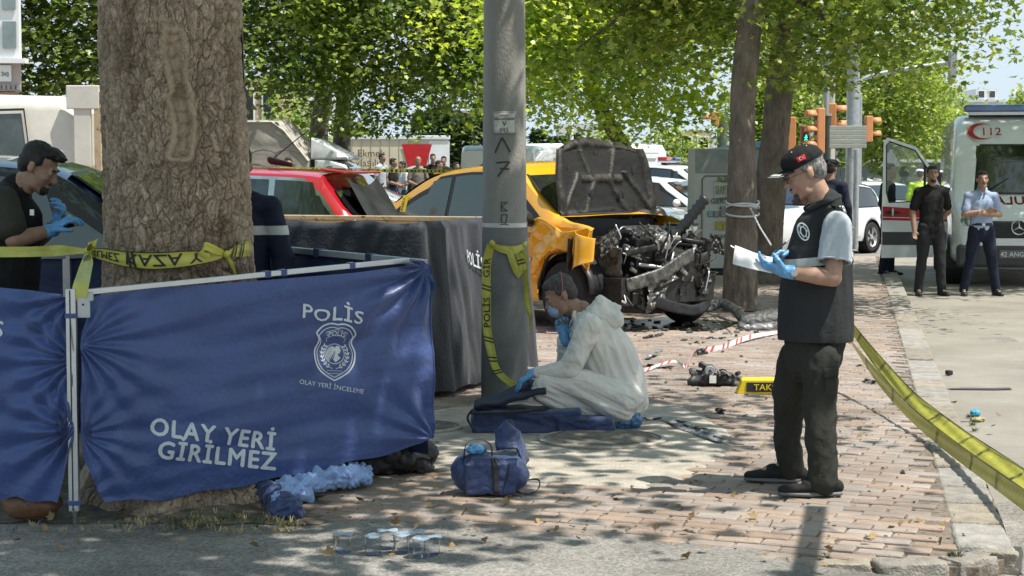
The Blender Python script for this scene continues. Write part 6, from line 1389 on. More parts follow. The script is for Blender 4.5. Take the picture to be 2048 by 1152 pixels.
def shoe(P, an, toe, m_, sole=None, s=1., vox=.008, z0=0.):
    an, toe = Vector(an), Vector(toe); d = Vector((toe.x - an.x, toe.y - an.y, 0)).normalized(); side = Vector((-d.y, d.x, 0)); heel = Vector((an.x, an.y, z0)) - d * .055 * s
    m = MB(); m.cap(heel + V(0, 0, .045 * s), heel + d * .13 * s + V(0, 0, .052 * s), .036 * s, .042 * s, .95, side); m.cap(heel + d * .12 * s + V(0, 0, .045 * s), heel + d * .235 * s + V(0, 0, .034 * s), .044 * s, .034 * s, .62, side); m.cap(an + V(0, 0, .03), heel + d * .06 * s + V(0, 0, .05 * s), .045 * s, .042 * s)
    o = blob('shoe', m, vox, m_, P)
    m = MB(); m.cap(heel + V(0, 0, .016 * s) - d * .004, heel + d * .12 * s + V(0, 0, .014 * s), .041 * s, .040 * s, .36, side); m.cap(heel + d * .12 * s + V(0, 0, .014 * s), heel + d * .243 * s + V(0, 0, .018 * s), .046 * s, .037 * s, .36, side); blob('sole', m, vox, sole or M['black'], o)
    return o
def person(label, J, skin, cloth, group=None, vox=.010, small=False, hair=None, headyaw=0., pitch=0., hs=1., torso=None, nofeet=False, hand=None, z0=0., roll=0., name='person', skinlegs=True, cap=None):
    """J: joints in world space.  The body is one skinned surface; clothing and hair are its children."""
    g = lambda k: Vector(J[k]); H = headM(J['head'], headyaw, pitch, roll); hand = hand or {}
    mb = MB(); head_prims(mb, H, hs)
    hp = g('head'); mb.cap(H @ Vector((0, .018, -.06)), g('neck') - V(0, 0, .03), .056, .064)
    sh = (g('shR') - g('shL')).normalized(); mb.cap(g('shL'), g('shR'), .045, .045); mb.chain([(g('neck'), .07), (g('chest'), .11), (g('pelvis'), .10)], .7, sh)
    for s_ in 'LR':
        mb.chain([(g('sh' + s_), .048), (g('el' + s_), .040)]); mb.chain([(g('el' + s_), .044), (g('el' + s_).lerp(g('wr' + s_), .3), .044), (g('wr' + s_), .029)])
        h = hand.get(s_, {}); hd = Vector(h.get('d', (g('wr' + s_) - g('el' + s_)).normalized())); hn = Vector(h.get('n', (0, 0, -1)) if 'n' in h else (0, -1, -.2))
        if h.get('skip') is None: hand_prims(mb, g('wr' + s_), hd, hn, h.get('curl', .4), h.get('s', .95), h.get('t', 1 if s_ == 'L' else -1), curls=h.get('curls'))
        mb.chain([(g('hip' + s_), .055), (g('kn' + s_), .042), (g('an' + s_), .035)])
        if not nofeet: mb.cap(g('an' + s_), (g('an' + s_) + g('toe' + s_)) / 2 + V(0, 0, .0), .034, .03)
    base = Vector(((J['anL'][0] + J['anR'][0]) / 2, (J['anL'][1] + J['anR'][1]) / 2, z0))
    me = remesh(mb, vox if not small else .014, 2); P = link(name, me, skin, None, True, label=label, cat='person', group=group)
    face_parts(P, H, hs, hair=hair or M['hair_dark'], small=small)
    if hair: hair_mesh(P, H, hs, hair, small)
    P['_h'] = 0; del P['_h']
    return P, H
def std(x, y, z0=0., yaw=0., h=1.75, armL='down', armR='down', lean=0., stance=.1, hy=0.):
    """joints of a standing figure; yaw 0 faces the camera"""
    k = h / 1.75; Mx = Matrix.Translation(Vector((x, y, z0))) @ Matrix.Rotation(yaw, 4, 'Z')
    L_ = dict(head=(0, -.02 - lean, 1.635), neck=(0, .01 - lean * .8, 1.49), chest=(0, .01 - lean * .5, 1.27), pelvis=(0, .0, .97), hipL=(.09, 0, .93), hipR=(-.09, 0, .93), knL=(.10 + stance * .4, -.02, .50), knR=(-.10 - stance * .4, -.02, .50), anL=(.10 + stance, .02, .08), anR=(-.10 - stance, .02, .08), toeL=(.13 + stance, -.17, .03), toeR=(-.13 - stance, -.17, .03), shL=(.178, .01 - lean * .7, 1.405), shR=(-.178, .01 - lean * .7, 1.405))
    arms = dict(down=((.25, .02, 1.13), (.25, -.06, .88)), fold=((.25, -.02, 1.15), (-.04, -.20, 1.17)), back=((.26, .08, 1.14), (.10, .17, .95)), front=((.24, .0, 1.14), (.05, -.22, 1.05)), chin=((.20, -.10, 1.18), (.06, -.14, 1.42)), up=((.24, -.05, 1.17), (.20, -.22, 1.38)))
    for s_, a, sg in (('L', armL, 1), ('R', armR, -1)):
        e, w_ = arms[a]; L_['el' + s_] = (sg * e[0], e[1] - lean * .5, e[2]); L_['wr' + s_] = (sg * w_[0], w_[1] - lean * .5 + (.03 if (a == 'fold' and s_ == 'R') else 0), w_[2] + (.03 if (a == 'fold' and s_ == 'R') else 0))
    return {a: tuple(Mx @ (Vector(b) * k)) for a, b in L_.items()}
def wear(P, J, m_top, m_leg, m_shoe, sleeve=.6, small=True, vox=None, loose=1., z0=0., top='shirt', yaw=0., shoes=True, wr1=None, wr2=None, collar=True, tuck=0.):
    g = lambda k: Vector(J[k]); vox = vox or (.014 if small else .009); sh = (g('shR') - g('shL')).normalized(); k = loose
    m = MB(); m.cap(g('shL') + V(0, 0, .0), g('shR'), .062 * k, .062 * k); up = (g('neck') - g('pelvis')).normalized()
    m.chain([(g('neck') - up * .05, .085 * k), (g('chest') + up * .03, .155 * k), (g('chest').lerp(g('pelvis'), .6), .148 * k), (g('pelvis') - up * (.02 - tuck), .152 * k)], .68, sh)
    for s_ in 'LR': m.cap(g('neck') - up * .035, g('sh' + s_), .062 * k, .048 * k)
    for s_ in 'LR':
        e = g('el' + s_); q = g('sh' + s_).lerp(e, min(1, sleeve / .6)) if sleeve <= .6 else e; m.cap(g('sh' + s_), q, .056 * k, .056 * k)
        if sleeve > .6: m.cap(e, e.lerp(g('wr' + s_), .95), .052 * k, .040 * k)
    T = blob(top, m, vox, m_top, P, wr=wr1 or wrinkle(.006, 7, seed=rnd.random() * 50))
    m = MB(); m.chain([(g('pelvis') + up * .03, .142 * k), (g('pelvis') - V(0, 0, .05), .150 * k)], .70, sh)
    for s_ in 'LR':
        a = g('an' + s_); kn = g('kn' + s_); m.chain([(g('hip' + s_), .090 * k), (g('hip' + s_).lerp(kn, .5), .083 * k), (kn, .066 * k), (kn.lerp(a, .5), .060 * k), (a + V(0, 0, .01), .056 * k)])
    Lg = blob('trousers', m, vox, m_leg, P, wr=wr2 or wrinkle(.006, 7, (1, 1, .8), seed=rnd.random() * 50))
    if shoes:
        for s_ in 'LR': shoe(P, J['an' + s_], J['toe' + s_], m_shoe, z0=z0, vox=vox)
    return T, Lg
def cloth(name, c, rough=.85, **k): return mat(name, c, rough, var=k.pop('var', .08), vs=5, bump=.35, bs=55, spec=.25, **k)
C_BLACK = cloth('black_cloth', (.014, .014, .015)); C_CHAR = cloth('charcoal_cloth', (.030, .031, .034)); C_NAVY = cloth('navy_cloth', (.016, .02, .04)); C_OLIVE = cloth('dark_olive_cloth', (.030, .031, .026)); C_GREYT = cloth('pale_grey_knit', (.42, .46, .50)); C_DOLIVE = cloth('dark_olive_polo', (.045, .045, .035)); C_LBLUE = cloth('pale_blue_shirt', (.36, .44, .62)); C_WHITE = cloth('white_shirt', (.6, .62, .66)); C_TAUPE = cloth('taupe_shirt', (.22, .20, .18)); C_YEL = cloth('mustard_shirt', (.55, .36, .08)); C_HIVIS = mat('hi_vis', (.52, .75, .05), .5, var=.05, bump=.3, bs=40); C_JEAN = cloth('blue_jean', (.05, .08, .15)); C_REF = mat('reflective_tape', (.50, .51, .48), .45, var=.05, bump=.2, bs=40)
def slab(P, src, z0f, z1f, off, m_, name):
    """band cut from a garment between two planes given as (point, normal)"""
    me = src.data.copy(); bm = bmesh.new(); bm.from_mesh(me)
    for (co, no) in (z0f, z1f):
        r_ = bmesh.ops.bisect_plane(bm, geom=bm.verts[:] + bm.edges[:] + bm.faces[:], plane_co=co, plane_no=no, clear_inner=True)
    bm.normal_update()
    for v in bm.verts: v.co += v.normal * off
    bm.to_mesh(me); bm.free(); me.materials.clear(); return link(name, me, m_, P, True)
def on_surf(src, o, u, v, off=.004, depth=.5):
    o, u, v = Vector(o), Vector(u).normalized(), Vector(v).normalized(); n_ = u.cross(v).normalized()
    bm = bmesh.new(); bm.from_mesh(src.data); tree_ = BVHTree.FromBMesh(bm); bm.free()
    def fn(x, y, h):
        p = o + u * x + v * y; hit = tree_.ray_cast(p + n_ * depth, -n_)
        if hit[0]: return hit[0] + n_ * (off + h)
        nr = tree_.find_nearest(p); return nr[0] + nr[1] * (off + h)
    fn._t = tree_; return fn
# ---- 1. the standing man taking notes (faces left)
Y0 = 8.95
def a_(px, py, dy=0.): return tuple(at(px, py, Y0 + dy))
J = dict(head=a_(1611, 347, .0), neck=a_(1655, 415), chest=a_(1640, 500), pelvis=a_(1632, 665), shL=a_(1676, 452, -.17), shR=a_(1640, 452, .18), elL=a_(1666, 556, -.24), elR=a_(1640, 560, .16), wrL=a_(1571, 543, -.22), wrR=a_(1590, 515, .02),
    hipL=a_(1632, 700, -.05), hipR=a_(1612, 700, .05), knL=a_(1638, 830, -.145), knR=a_(1570, 822, .19), anL=a_(1648, 978, -.17), anR=a_(1578, 945, .22), toeL=a_(1560, 985, -.19), toeR=a_(1490, 950, .24))
for k_, yy in (('anL', Y0 - .17), ('anR', Y0 + .22), ('toeL', Y0 - .19), ('toeR', Y0 + .24)): J[k_] = (J[k_][0], yy, .085 if k_[0] == 'a' else .03)
P1, H1 = person('man in black cap and reflective vest standing and writing on papers', J, M['skin'], None, vox=.0075, hair=M['hair_grey'], headyaw=R(-90), pitch=R(24), hs=1.02,
    hand=dict(L=dict(d=(-.95, .1, .25), n=(.15, .5, .85), curls=(.35, .5, .6, .65), t=-1), R=dict(d=(-.8, -.05, .1), n=(-.2, -.6, -.7), curl=.75, t=1)))
g = lambda k: Vector(J[k])
shx = V(0, 1, 0)
# polo with short sleeves
m = MB()
for s_ in 'LR': m.cap(g('sh' + s_), g('sh' + s_).lerp(g('el' + s_), .50), .074, .076); m.cap(g('sh' + s_).lerp(g('el' + s_), .48), g('sh' + s_).lerp(g('el' + s_), .66), .076, .078)
m.cap(g('shL'), g('shR'), .07, .07); m.chain([(g('neck') - V(0, 0, .06), .08), (g('chest'), .14)], .8, shx)
me = remesh(m, .0075, 3); fold(me, drape((.2, 0, 1), .010, 3, 15, 4))
for s_ in 'LR':
    ax = (g('el' + s_) - g('sh' + s_)).normalized(); hc = g('sh' + s_).lerp(g('el' + s_), .70)
    bm = bmesh.new(); bm.from_mesh(me); dd_ = [f for f in bm.faces if (f.calc_center_median() - hc).dot(ax) > 0 and (f.calc_center_median() - hc).length < .14]; bmesh.ops.delete(bm, geom=dd_, context='FACES'); bm.to_mesh(me); bm.free()
polo = link('polo_shirt', me, C_GREYT, P1, True); q = polo.modifiers.new('s', 'SOLIDIFY'); q.thickness = .005
for s_ in 'LR':
    ax = (g('el' + s_) - g('sh' + s_)).normalized(); hc = g('sh' + s_).lerp(g('el' + s_), .68); u_ = ax.orthogonal().normalized(); v_ = ax.cross(u_); MB().tube([hc + (u_ * math.cos(a) + v_ * math.sin(a)) * .079 for a in np.linspace(0, 2 * PI, 25)[:-1]], .005, 6, True).build('sleeve_hem', C_GREYT, polo, smooth=True)
# vest: loose, hangs to the hips
def vp(px, py): return at(px, py, Y0)
m = MB(); nk = vp(1652, 408)
m.chain([(vp(1652, 432), .088), (vp(1640, 470), .140), (vp(1637, 520), .168), (vp(1633, 580), .180), (vp(1632, 640), .186), (vp(1631, 672), .186)], .92, (1, 0, 0))
m.cap(g('shL') + V(-.01, .05, .03), g('shR') + V(-.01, -.05, .03), .062, .062); m.cap(nk, vp(1648, 440), .074, .09, .95, (1, 0, 0))
me = remesh(m, .008, 3)
bm = bmesh.new(); bm.from_mesh(me)
bmesh.ops.bisect_plane(bm, geom=bm.verts[:] + bm.edges[:] + bm.faces[:], plane_co=vp(1620, 680), plane_no=V(.02, 0, 1), clear_inner=True)
for sy_ in (-1, 1):   # armholes
    c = g('shL') if sy_ < 0 else g('shR'); c = c + V(0, 0, -.03)
    bmesh.ops.delete(bm, geom=[f for f in bm.faces if (sy_ * (f.calc_center_median().y - c.y) > .012 and math.hypot((f.calc_center_median().x - c.x) / .072, (f.calc_center_median().z - c.z) / .10) < 1)], context='FACES')
bm.to_mesh(me); bm.free()
fold(me, lambda c, n_: .012 * noise.noise(Vector((c.x * 7, c.y * 7, c.z * 1.6))) + .0035 * (1 - 2 * abs(noise.noise(Vector((c.x * 16, c.y * 16, c.z * 6 + c.x * 10))))))
vest = link('vest', me, C_CHAR, P1, True)
q = vest.modifiers.new('s', 'SOLIDIFY'); q.thickness = .006
slab(P1, vest, (vp(1630, 511), V(.12, 0, -1)), (vp(1630, 528), V(-.12, 0, 1)), .004, C_REF, 'reflective_band')
bm = bmesh.new()
f_ = on_surf(vest, vp(1600, 470) + V(0, 0, 0), (1, .0, 0), (.0, 0, 1))
mb = MB(); 
# collar, shoulder strap, badge, back print
m = MB(); m.tube(catmull([vp(1612, 420) + V(0, -.04, 0), vp(1640, 405) + V(0, -.075, 0), vp(1672, 396) + V(0, -.03, 0), vp(1676, 394) + V(0, .03, 0), vp(1640, 405) + V(0, .07, 0), vp(1612, 420) + V(0, .04, 0)], 6), .017, 8); blob('collar', m, .006, C_CHAR, P1)
bad = on_surf(vest, (vp(1601, 462).x, Y0 - .3, vp(1601, 462).z), (1, .0, 0), (-.15, 0, 1), .003)
mb = MB(); stroke(mb, [(.030 * math.cos(a) * .8, .042 * math.sin(a)) for a in np.linspace(0, 2 * PI, 25)[:-1]], .006, bad, True); stroke(mb, [(.016 * math.cos(a) * .8, .024 * math.sin(a)) for a in np.linspace(0, 2 * PI, 17)[:-1]], .005, bad, True)
for k in range(6): a = k * PI / 3; mb.add([bad(.018 * math.cos(a + q1) * .8, .032 * math.sin(a + q1), .001) if q2 else bad(.024 * math.cos(a + q1) * .8, .036 * math.sin(a + q1), .001) for q1, q2 in ((0, 0), (.3, 0), (.3, 1), (0, 1))], [(0, 1, 2, 3)])
mb.build('chest_badge', m_print, P1)
bk = on_surf(vest, (vp(1700, 480).x + .2, Y0 - .02, vp(1700, 480).z), (0.35, 1, 0), (0, 0, 1), .004)
for i, (s_, z_) in enumerate((('KRİMİNAL', .17), ('OLAY YERİ', .02), ('İNCELEME', -.07))): lettering('back_lettering', s_, lambda x, y, h: bk(x, y + z_ - .04, h), m_print, P1, (.06, .07, .07)[i], bold=.03, cuts=.02)
sp = on_surf(vest, (vp(1667, 430).x, Y0 - .12, vp(1667, 430).z), (1, 0, 0), (0, 1, 0), .006); mb = MB(); mb.grid(lambda u, v: sp(-.022 + .044 * u, -.08 + .13 * v, .002), 4, 12); mb.build('shoulder_strap', C_BLACK, P1, smooth=True, thick=.006)
# trousers
def lp(px, py, dy): return at(px, py, Y0 + dy)
m = MB(); m.chain([(lp(1630, 600, 0), .150), (lp(1630, 655, 0), .160), (lp(1628, 710, 0), .150)], .9, (1, 0, 0))
m.chain([(lp(1642, 720, -.09), .108), (lp(1640, 790, -.12), .092), (lp(1640, 850, -.15), .074), (lp(1644, 910, -.17), .068), (lp(1644, 962, -.175), .070)], .95, (1, 0, 0))
m.chain([(lp(1602, 720, .10), .112), (lp(1580, 790, .15), .092), (lp(1577, 840, .19), .076), (lp(1577, 890, .21), .070), (lp(1582, 935, .22), .072)], .95, (1, 0, 0))
m.cap(lp(1660, 745, -.165), lp(1658, 785, -.18), .045, .048, .5, (1, 0, 0))
_tw = drape((.5, 0, 1), .016, 2.5, 12, 3)
def trw(c, n_): return _tw(c, n_) + .004 * (1 - 2 * abs(noise.noise(Vector((c.x * 15, c.y * 12, c.z * 13 + c.x * 8))))) * (1.3 if c.z < .35 else .8)
tr1 = blob('trousers', m, .0085, C_OLIVE, P1, it=2, wr=trw)
for yy, xx in ((-.235, 1645),): 
    pk = on_surf(tr1, (lp(1655, 745, 0).x, Y0 - .4, lp(1655, 745, 0).z), (1, 0, 0), (0, 0, 1), .004)
    MB().grid(lambda u, v: pk(-.055 + .10 * u, -.005 + .045 * v + .012 * u, .004), 8, 5).build('pocket_flap', C_OLIVE, tr1, smooth=True, thick=.006)
    MB().tube([pk(-.05, .02 - .09 * k / 6, .003) for k in range(7)], .003, 5).build('pocket_zip', C_BLACK, tr1)
m_shoe = cloth('black_trainer', (.02, .02, .021)); m_sole = mat('grey_sole', (.14, .14, .145), .6)
for s_ in 'LR': shoe(P1, J['an' + s_], J['toe' + s_], m_shoe, m_sole, s=1.1, vox=.007)
# gloves drawn over the hands
def glove(P, wp, d, n_, s=1.08, thumb=1, name='glove', fa=None, **kw):
    m = MB(); hand_prims(m, wp, d, n_, s=s, thumb=thumb, **kw); dd = Vector(d).normalized() if fa is None else Vector(fa).normalized(); m.cap(Vector(wp) - dd * .035, Vector(wp) + dd * .01, .036, .031); return blob(name, m, .0045, M['glove'], P, it=2, wr=wrinkle(.0012, 60, seed=3))
glove(P1, J['wrL'], (-.95, .1, .25), (.15, .5, .85), curls=(.35, .5, .6, .65), thumb=-1, fa=g('wrL') - g('elL')); glove(P1, J['wrR'], (-.8, -.05, .1), (-.2, -.6, -.7), curl=.75, thumb=1, fa=g('wrR') - g('elR'))
# cap with printed peak and small flag, glasses, goatee, watch
m = MB(); m.T = H1 @ Matrix.Scale(1.02, 4); m.ell((0, .006, .078), (.088, .106, .062)); m.ell((0, .012, .064), (.089, .108, .05)); me = remesh(m, .005, 3)
bm = bmesh.new(); bm.from_mesh(me); pl = H1 @ Vector((0, -.02, .045)); pn = (H1.to_3x3() @ Vector((0, -.10, 1))).normalized(); bmesh.ops.bisect_plane(bm, geom=bm.verts[:] + bm.edges[:] + bm.faces[:], plane_co=pl, plane_no=pn, clear_inner=True); bm.to_mesh(me); bm.free()
capo = link('cap', me, C_BLACK, P1, True); q = capo.modifiers.new('s', 'SOLIDIFY'); q.thickness = .004
def peak(u, v, off=0.): x = (2 * u - 1) * .074; y = -.075 - math.sqrt(max(0, 1 - (x / .080) ** 2)) * .105 * v + .02 * (1 - v) * (abs(2 * u - 1)) ; return H1 @ Vector((x, y, .058 - .010 * (x / .07) ** 2 * 2 - .10 * (-.075 - y) * -1 * -1 * .35 + off))
MB().grid(peak, 24, 12).build('cap_peak', C_BLACK, capo, smooth=True, thick=.005)
mb = MB()
for k in range(9):
    t = k / 8; u0 = .12 + .76 * t; p0 = [peak(u0 + du, vv, .0045) for du, vv in ((-.03, .70), (.01, .62), (.035, .78), (.0, .93), (-.035, .84))]; mb.add(p0, [(0, 1, 2, 3, 4)])
mb.build('peak_wreath', M['whiteprint'], capo)
mb = MB(); mb.tube([peak(u, .985, .002) for u in np.linspace(0, 1, 24)], .0022, 5); mb.build('peak_piping', C_REF, capo)
fc = on_surf(capo, H1 @ Vector((.3, .0, .088)), H1.to_3x3() @ Vector((0, 1, 0)), H1.to_3x3() @ Vector((0, 0, 1)), .003)
# his left is local +X; the camera sees it
fl = MB(); fl.grid(lambda u, v: fc(-.024 + .044 * u, -.018 + .026 * v, .001), 6, 4); fl.build('flag', mat('flag_red', (.55, .01, .015), .6), capo)
mb = MB(); cm = [(-.006 + .0085 * math.cos(a), -.005 + .0085 * math.sin(a)) for a in np.linspace(R(35), R(325), 13)]; ci = [(-.004 + .0065 * math.cos(a), -.005 + .0065 * math.sin(a)) for a in np.linspace(R(40), R(320), 13)]
mb.add([fc(x, y, .002) for x, y in cm] + [fc(x, y, .002) for x, y in ci], [(i, i + 1, 14 + i, 13 + i) for i in range(12)]); mb.add([fc(.006 + r_ * math.cos(a), -.005 + r_ * math.sin(a), .002) for a, r_ in [(2 * PI * k / 10 + PI, .0042 if k % 2 == 0 else .0017) for k in range(10)]], [tuple(range(10))]); mb.build('flag_crescent', M['whiteprint'], capo)
MB().ell(H1 @ Vector((0, .01, .142)), (.006, .006, .004)).build('cap_button', C_BLACK, capo, smooth=True)
for x, y, z in ((.05, -.03, .125), (.05, .05, .125)): MB().ell(H1 @ Vector((x + .008, y, z + .003)), (.003, .003, .003)).build('eyelet', M['whiteprint'], capo, smooth=True)
gm = MB(); gm.T = H1
for sd in (-1, 1):
    gm.tube([(sd * .033 + .023 * math.cos(a), -.104, .006 + .017 * math.sin(a)) for a in np.linspace(0, 2 * PI, 17)[:-1]], .0016, 5, True); gm.tube([(sd * .056, -.103, .012), (sd * .078, -.06, .016), (sd * .082, .0, .016), (sd * .080, .022, .004)], .0016, 5)
gm.tube([(-.01, -.105, .01), (.01, -.105, .01)], .0016, 5); gm.build('glasses', M['black'], P1)
m = MB(); m.T = H1; m.ell((0, -.083, -.094), (.026, .021, .024)); m.ell((0, -.099, -.046), (.023, .009, .007)); m.ell((0, -.05, -.098), (.04, .03, .014)); blob('goatee', m, .004, M['hair_mix'], P1, wr=wrinkle(.0015, 150, ridge=False))
w0 = g('wrL').lerp(g('elL'), .16); wa = (g('elL') - g('wrL')).normalized(); MB().cyl(w0 - wa * .011, w0 + wa * .011, .034, .035, 20).build('watch_strap', M['black'], P1, smooth=True, ang=40); MB().cyl(w0 + V(0, -.03, .0), w0 + V(0, -.043, 0), .018, .017, 16).build('watch_case', M['chrome'], P1, smooth=True, ang=40)
# papers, clipboard clip and pen: things he holds
ph = at(1500, 520, Y0 - .18); pd = Vector((1, .1, -.25)).normalized(); pu = Vector((.12, .55, .5)).normalized()
def paper(u, v, o_=0): return ph + pd * (-.085 + .19 * u) + pu * (-.055 + .12 * v) + Vector((0, 0, -1)) * (.010 * math.sin(PI * u)) + pd.cross(pu) * (o_ + .012 * math.sin(u * 3 + v))
pb = empty('notepad', ph, label='white papers on a clip held by the standing man', cat='papers')
for k in range(4): MB().grid(lambda u, v: paper(u + .015 * k, v - .02 * k, .002 * k), 10, 6).build('sheet', mat('paper_white', (.78, .76, .76), .8, var=.02), pb, smooth=True, thick=.0006)
MB().tube([paper(-.05, .85, -.008), paper(-.02, .95, -.02), paper(.2, .96, -.014), paper(.32, .9, -.01)], [.004, .007, .011, .009], 8).build('clip', mat('violet_steel', (.10, .09, .13), .3, .7), pb, smooth=True)
MB().tube([paper(-.10, .98, -.01), paper(.02, .92, -.012)], .004, 6).build('clip_wire', M['steel'], pb)
pn0 = at(1560, 497, Y0 - .04); pen = MB().cyl(at(1576, 480, Y0 - .05), at(1548, 508, Y0 - .04), .0042, .0035, 8).build('pen', mat('pen_dark', (.04, .03, .06), .3), None, smooth=True, ang=40, label='dark pen in the standing man\'s right glove', cat='pen')
MB().cyl(at(1578, 478, Y0 - .05), at(1572, 484, Y0 - .05), .0048, .0048, 8).build('pen_end', M['whiteprint'], pen)
# ---- 2. the kneeling man in white overalls
Y1 = 11.25
def b_(px, py, dy=0.): return tuple(at(px, py, Y1 + dy))
K = dict(head=b_(1122, 592), neck=b_(1170, 622), chest=b_(1205, 700), pelvis=b_(1240, 795), shL=b_(1178, 652, -.19), shR=b_(1165, 655, .19), elL=b_(1138, 738, -.20), elR=b_(1130, 735, .16), wrL=b_(1068, 746, -.16), wrR=b_(1128, 672, .02),
    hipL=b_(1238, 800, -.12), hipR=b_(1238, 795, .12), knL=b_(1092, 775, -.16), knR=b_(1096, 772, .15), anL=b_(1225, 845, -.12), anR=b_(1230, 840, .12), toeL=b_(1270, 850, -.12), toeR=b_(1280, 848, .12))
K['anL'] = (K['anL'][0], K['anL'][1], .10); K['anR'] = (K['anR'][0], K['anR'][1], .10)
P2, H2 = person('man in white protective overalls crouching over a navy bag, hand to his face mask', K, M['skin2'], None, vox=.008, hair=M['hair_mix'], headyaw=R(-82), pitch=R(30), hs=1.03, nofeet=True,
    hand=dict(L=dict(d=(-.85, 0, -.55), n=(-.2, 0, -1), curl=.35, t=-1), R=dict(d=(-.2, .0, 1), n=(.0, -.4, .3), curl=.8, t=1)))
g = lambda k: Vector(K[k])
C_OVER = mat('white_overall', (.70, .675, .63), .6, var=.05, vs=4, bump=.6, bs=38, spec=.3)
m = MB(); q = lambda px, py, dy=0.: at(px, py, Y1 + dy)
m.chain([(q(1172, 635), .085), (q(1188, 660), .155), (q(1212, 705), .185), (q(1232, 755), .195), (q(1236, 790), .20)], .95, (0, 1, 0)); m.cap(q(1236, 790, -.05), q(1232, 796, .05), .175, .175)
m.cap(g('shL'), g('shR'), .085, .085)
for s_, dy in (('L', -1), ('R', 1)): m.chain([(g('sh' + s_), .082), (g('el' + s_), .066)]); m.chain([(g('el' + s_), .066), (g('wr' + s_).lerp(g('el' + s_), .12), .044)])
_d1, _d2, _d3 = drape((.35, 0, -1), .020, 2.0, 13, 2), drape((1, 0, .1), .016, 3, 22, 5), drape((1, 0, -.55), .020, 2.2, 15, 9)
elz = (g('elL') + g('wrL')) / 2
def ovw(c, n_):
    k_ = max(0, min(1, (q(1150, 700).x + .03 - c.x) / .06)) * max(0, min(1, (c.z - q(0, 775).z) / .04)); return _d1(c, n_) * (1 - k_) + _d2(c, n_) * k_ * .9
over = blob('overall_top', m, .008, C_OVER, P2, it=4, wr=ovw)
m = MB()
for dy in (-1, 1):
    m.chain([(q(1236, 798, dy * .12), .16), (q(1170, 776, dy * .16), .118), (q(1098, 768, dy * .17), .088), (q(1088, 782, dy * .17), .082)]); m.chain([(q(1088, 782, dy * .17), .082), (q(1138, 812, dy * .16), .080), (q(1195, 828, dy * .14), .064)])
blob('overall_legs', m, .008, C_OVER, P2, it=4, wr=lambda c, n_: _d3(c, n_))
m = MB(); m.cap(q(1178, 622, -.07), q(1200, 606, -.07), .036, .046); m.cap(q(1178, 622, .07), q(1200, 606, .07), .036, .046); m.cap(q(1200, 606, -.07), q(1200, 606, .07), .046, .046); m.cap(q(1202, 606, 0), q(1236, 616, 0), .052, .030)
m.cap(q(1190, 625, -.07), q(1230, 640, -.07), .06, .06); m.cap(q(1190, 625, .07), q(1230, 640, .07), .06, .06); blob('hood', m, .008, C_OVER, P2, it=6, wr=drape((0, 1, 0), .014, 3, 16, 9))
m = MB(); m.tube(catmull([q(1150, 622, -.05), q(1148, 634, -.07), q(1160, 646, -.075), q(1178, 640, -.08)], 5), .014, 8); m.tube(catmull([q(1150, 622, .05), q(1148, 634, .07), q(1160, 646, .075)], 5), .014, 8); blob('hood_collar', m, .006, C_OVER, P2)
glove(P2, K['wrL'], (-.85, 0, -.55), (-.2, 0, -1), curl=.35, thumb=-1, fa=g('wrL') - g('elL')); glove(P2, K['wrR'], (-.2, 0, 1), (0, -.4, .3), curl=.8, thumb=1)
m = MB(); m.T = H2; m.ell((0, -.085, -.055), (.048, .040, .048)); blob('face_mask', m, .005, mat('blue_mask', (.30, .42, .62), .7, bump=.4), P2)
m = MB(); m.T = H2 @ Matrix.Scale(1.03, 4); m.tube(catmull([(.05, -.08, -.05), (.080, .0, .02), (.078, .03, .06), (.05, .06, .115), (0, .07, .13), (-.05, .06, .115), (-.078, .03, .06), (-.05, -.08, -.05)], 6), .0022, 5); m.build('mask_strap', mat('strap_pink', (.5, .2, .16), .5), P2)
m_cov = mat('blue_shoe_cover', (.06, .17, .36), .25, var=.2, vs=12, bump=.9, bs=40, spec=.7)
for dy in (-.13, .14):
    m = MB(); m.chain([(q(1170, 846, dy), .05), (q(1225, 842, dy), .062), (q(1262, 838, dy), .065)]); m.T = Matrix.Identity(4); me_o = blob('shoe_cover', m, .008, m_cov, P2, it=1, wr=wrinkle(.012, 22, seed=dy * 9))
# ---- 3. the photographer behind the left screen
Y2 = 9.22
def c_(px, py, dy=0.): return tuple(at(px, py, Y2 + dy))
J3 = dict(head=c_(76, 336), neck=c_(38, 372), chest=c_(15, 470), pelvis=c_(10, 640), shL=c_(12, 400, .18), shR=c_(5, 402, -.18), elL=c_(75, 480, .18), elR=c_(28, 480, -.22), wrL=c_(112, 448, .06), wrR=c_(106, 460, -.08),
    hipL=c_(8, 660, .09), hipR=c_(8, 660, -.09), knL=c_(15, 830, .1), knR=c_(10, 830, -.1), anL=c_(10, 990, .12), anR=c_(5, 995, -.12), toeL=c_(50, 1000, .12), toeR=c_(45, 1005, -.12))
for k_ in ('anL', 'anR'): J3[k_] = (J3[k_][0], J3[k_][1], .085)
for k_ in ('toeL', 'toeR'): J3[k_] = (J3[k_][0], J3[k_][1], .03)
P3, H3 = person('dark-haired man in black vest photographing with blue gloves, behind the left screen', J3, M['skin2'], None, vox=.0075, hair=M['hair_dark'], headyaw=R(86), pitch=R(30), hs=1.02,
    hand=dict(R=dict(d=(.75, .1, .55), n=(.5, .3, -.6), curl=.55, t=-1), L=dict(d=(.35, -.2, .7), n=(-.6, -.3, 0), curl=.7, t=-1)))
g = lambda k: Vector(J3[k]); q = lambda px, py, dy=0.: at(px, py, Y2 + dy)
m = MB()
for s_ in 'LR': m.cap(g('sh' + s_), g('sh' + s_).lerp(g('el' + s_), .62), .078, .080)
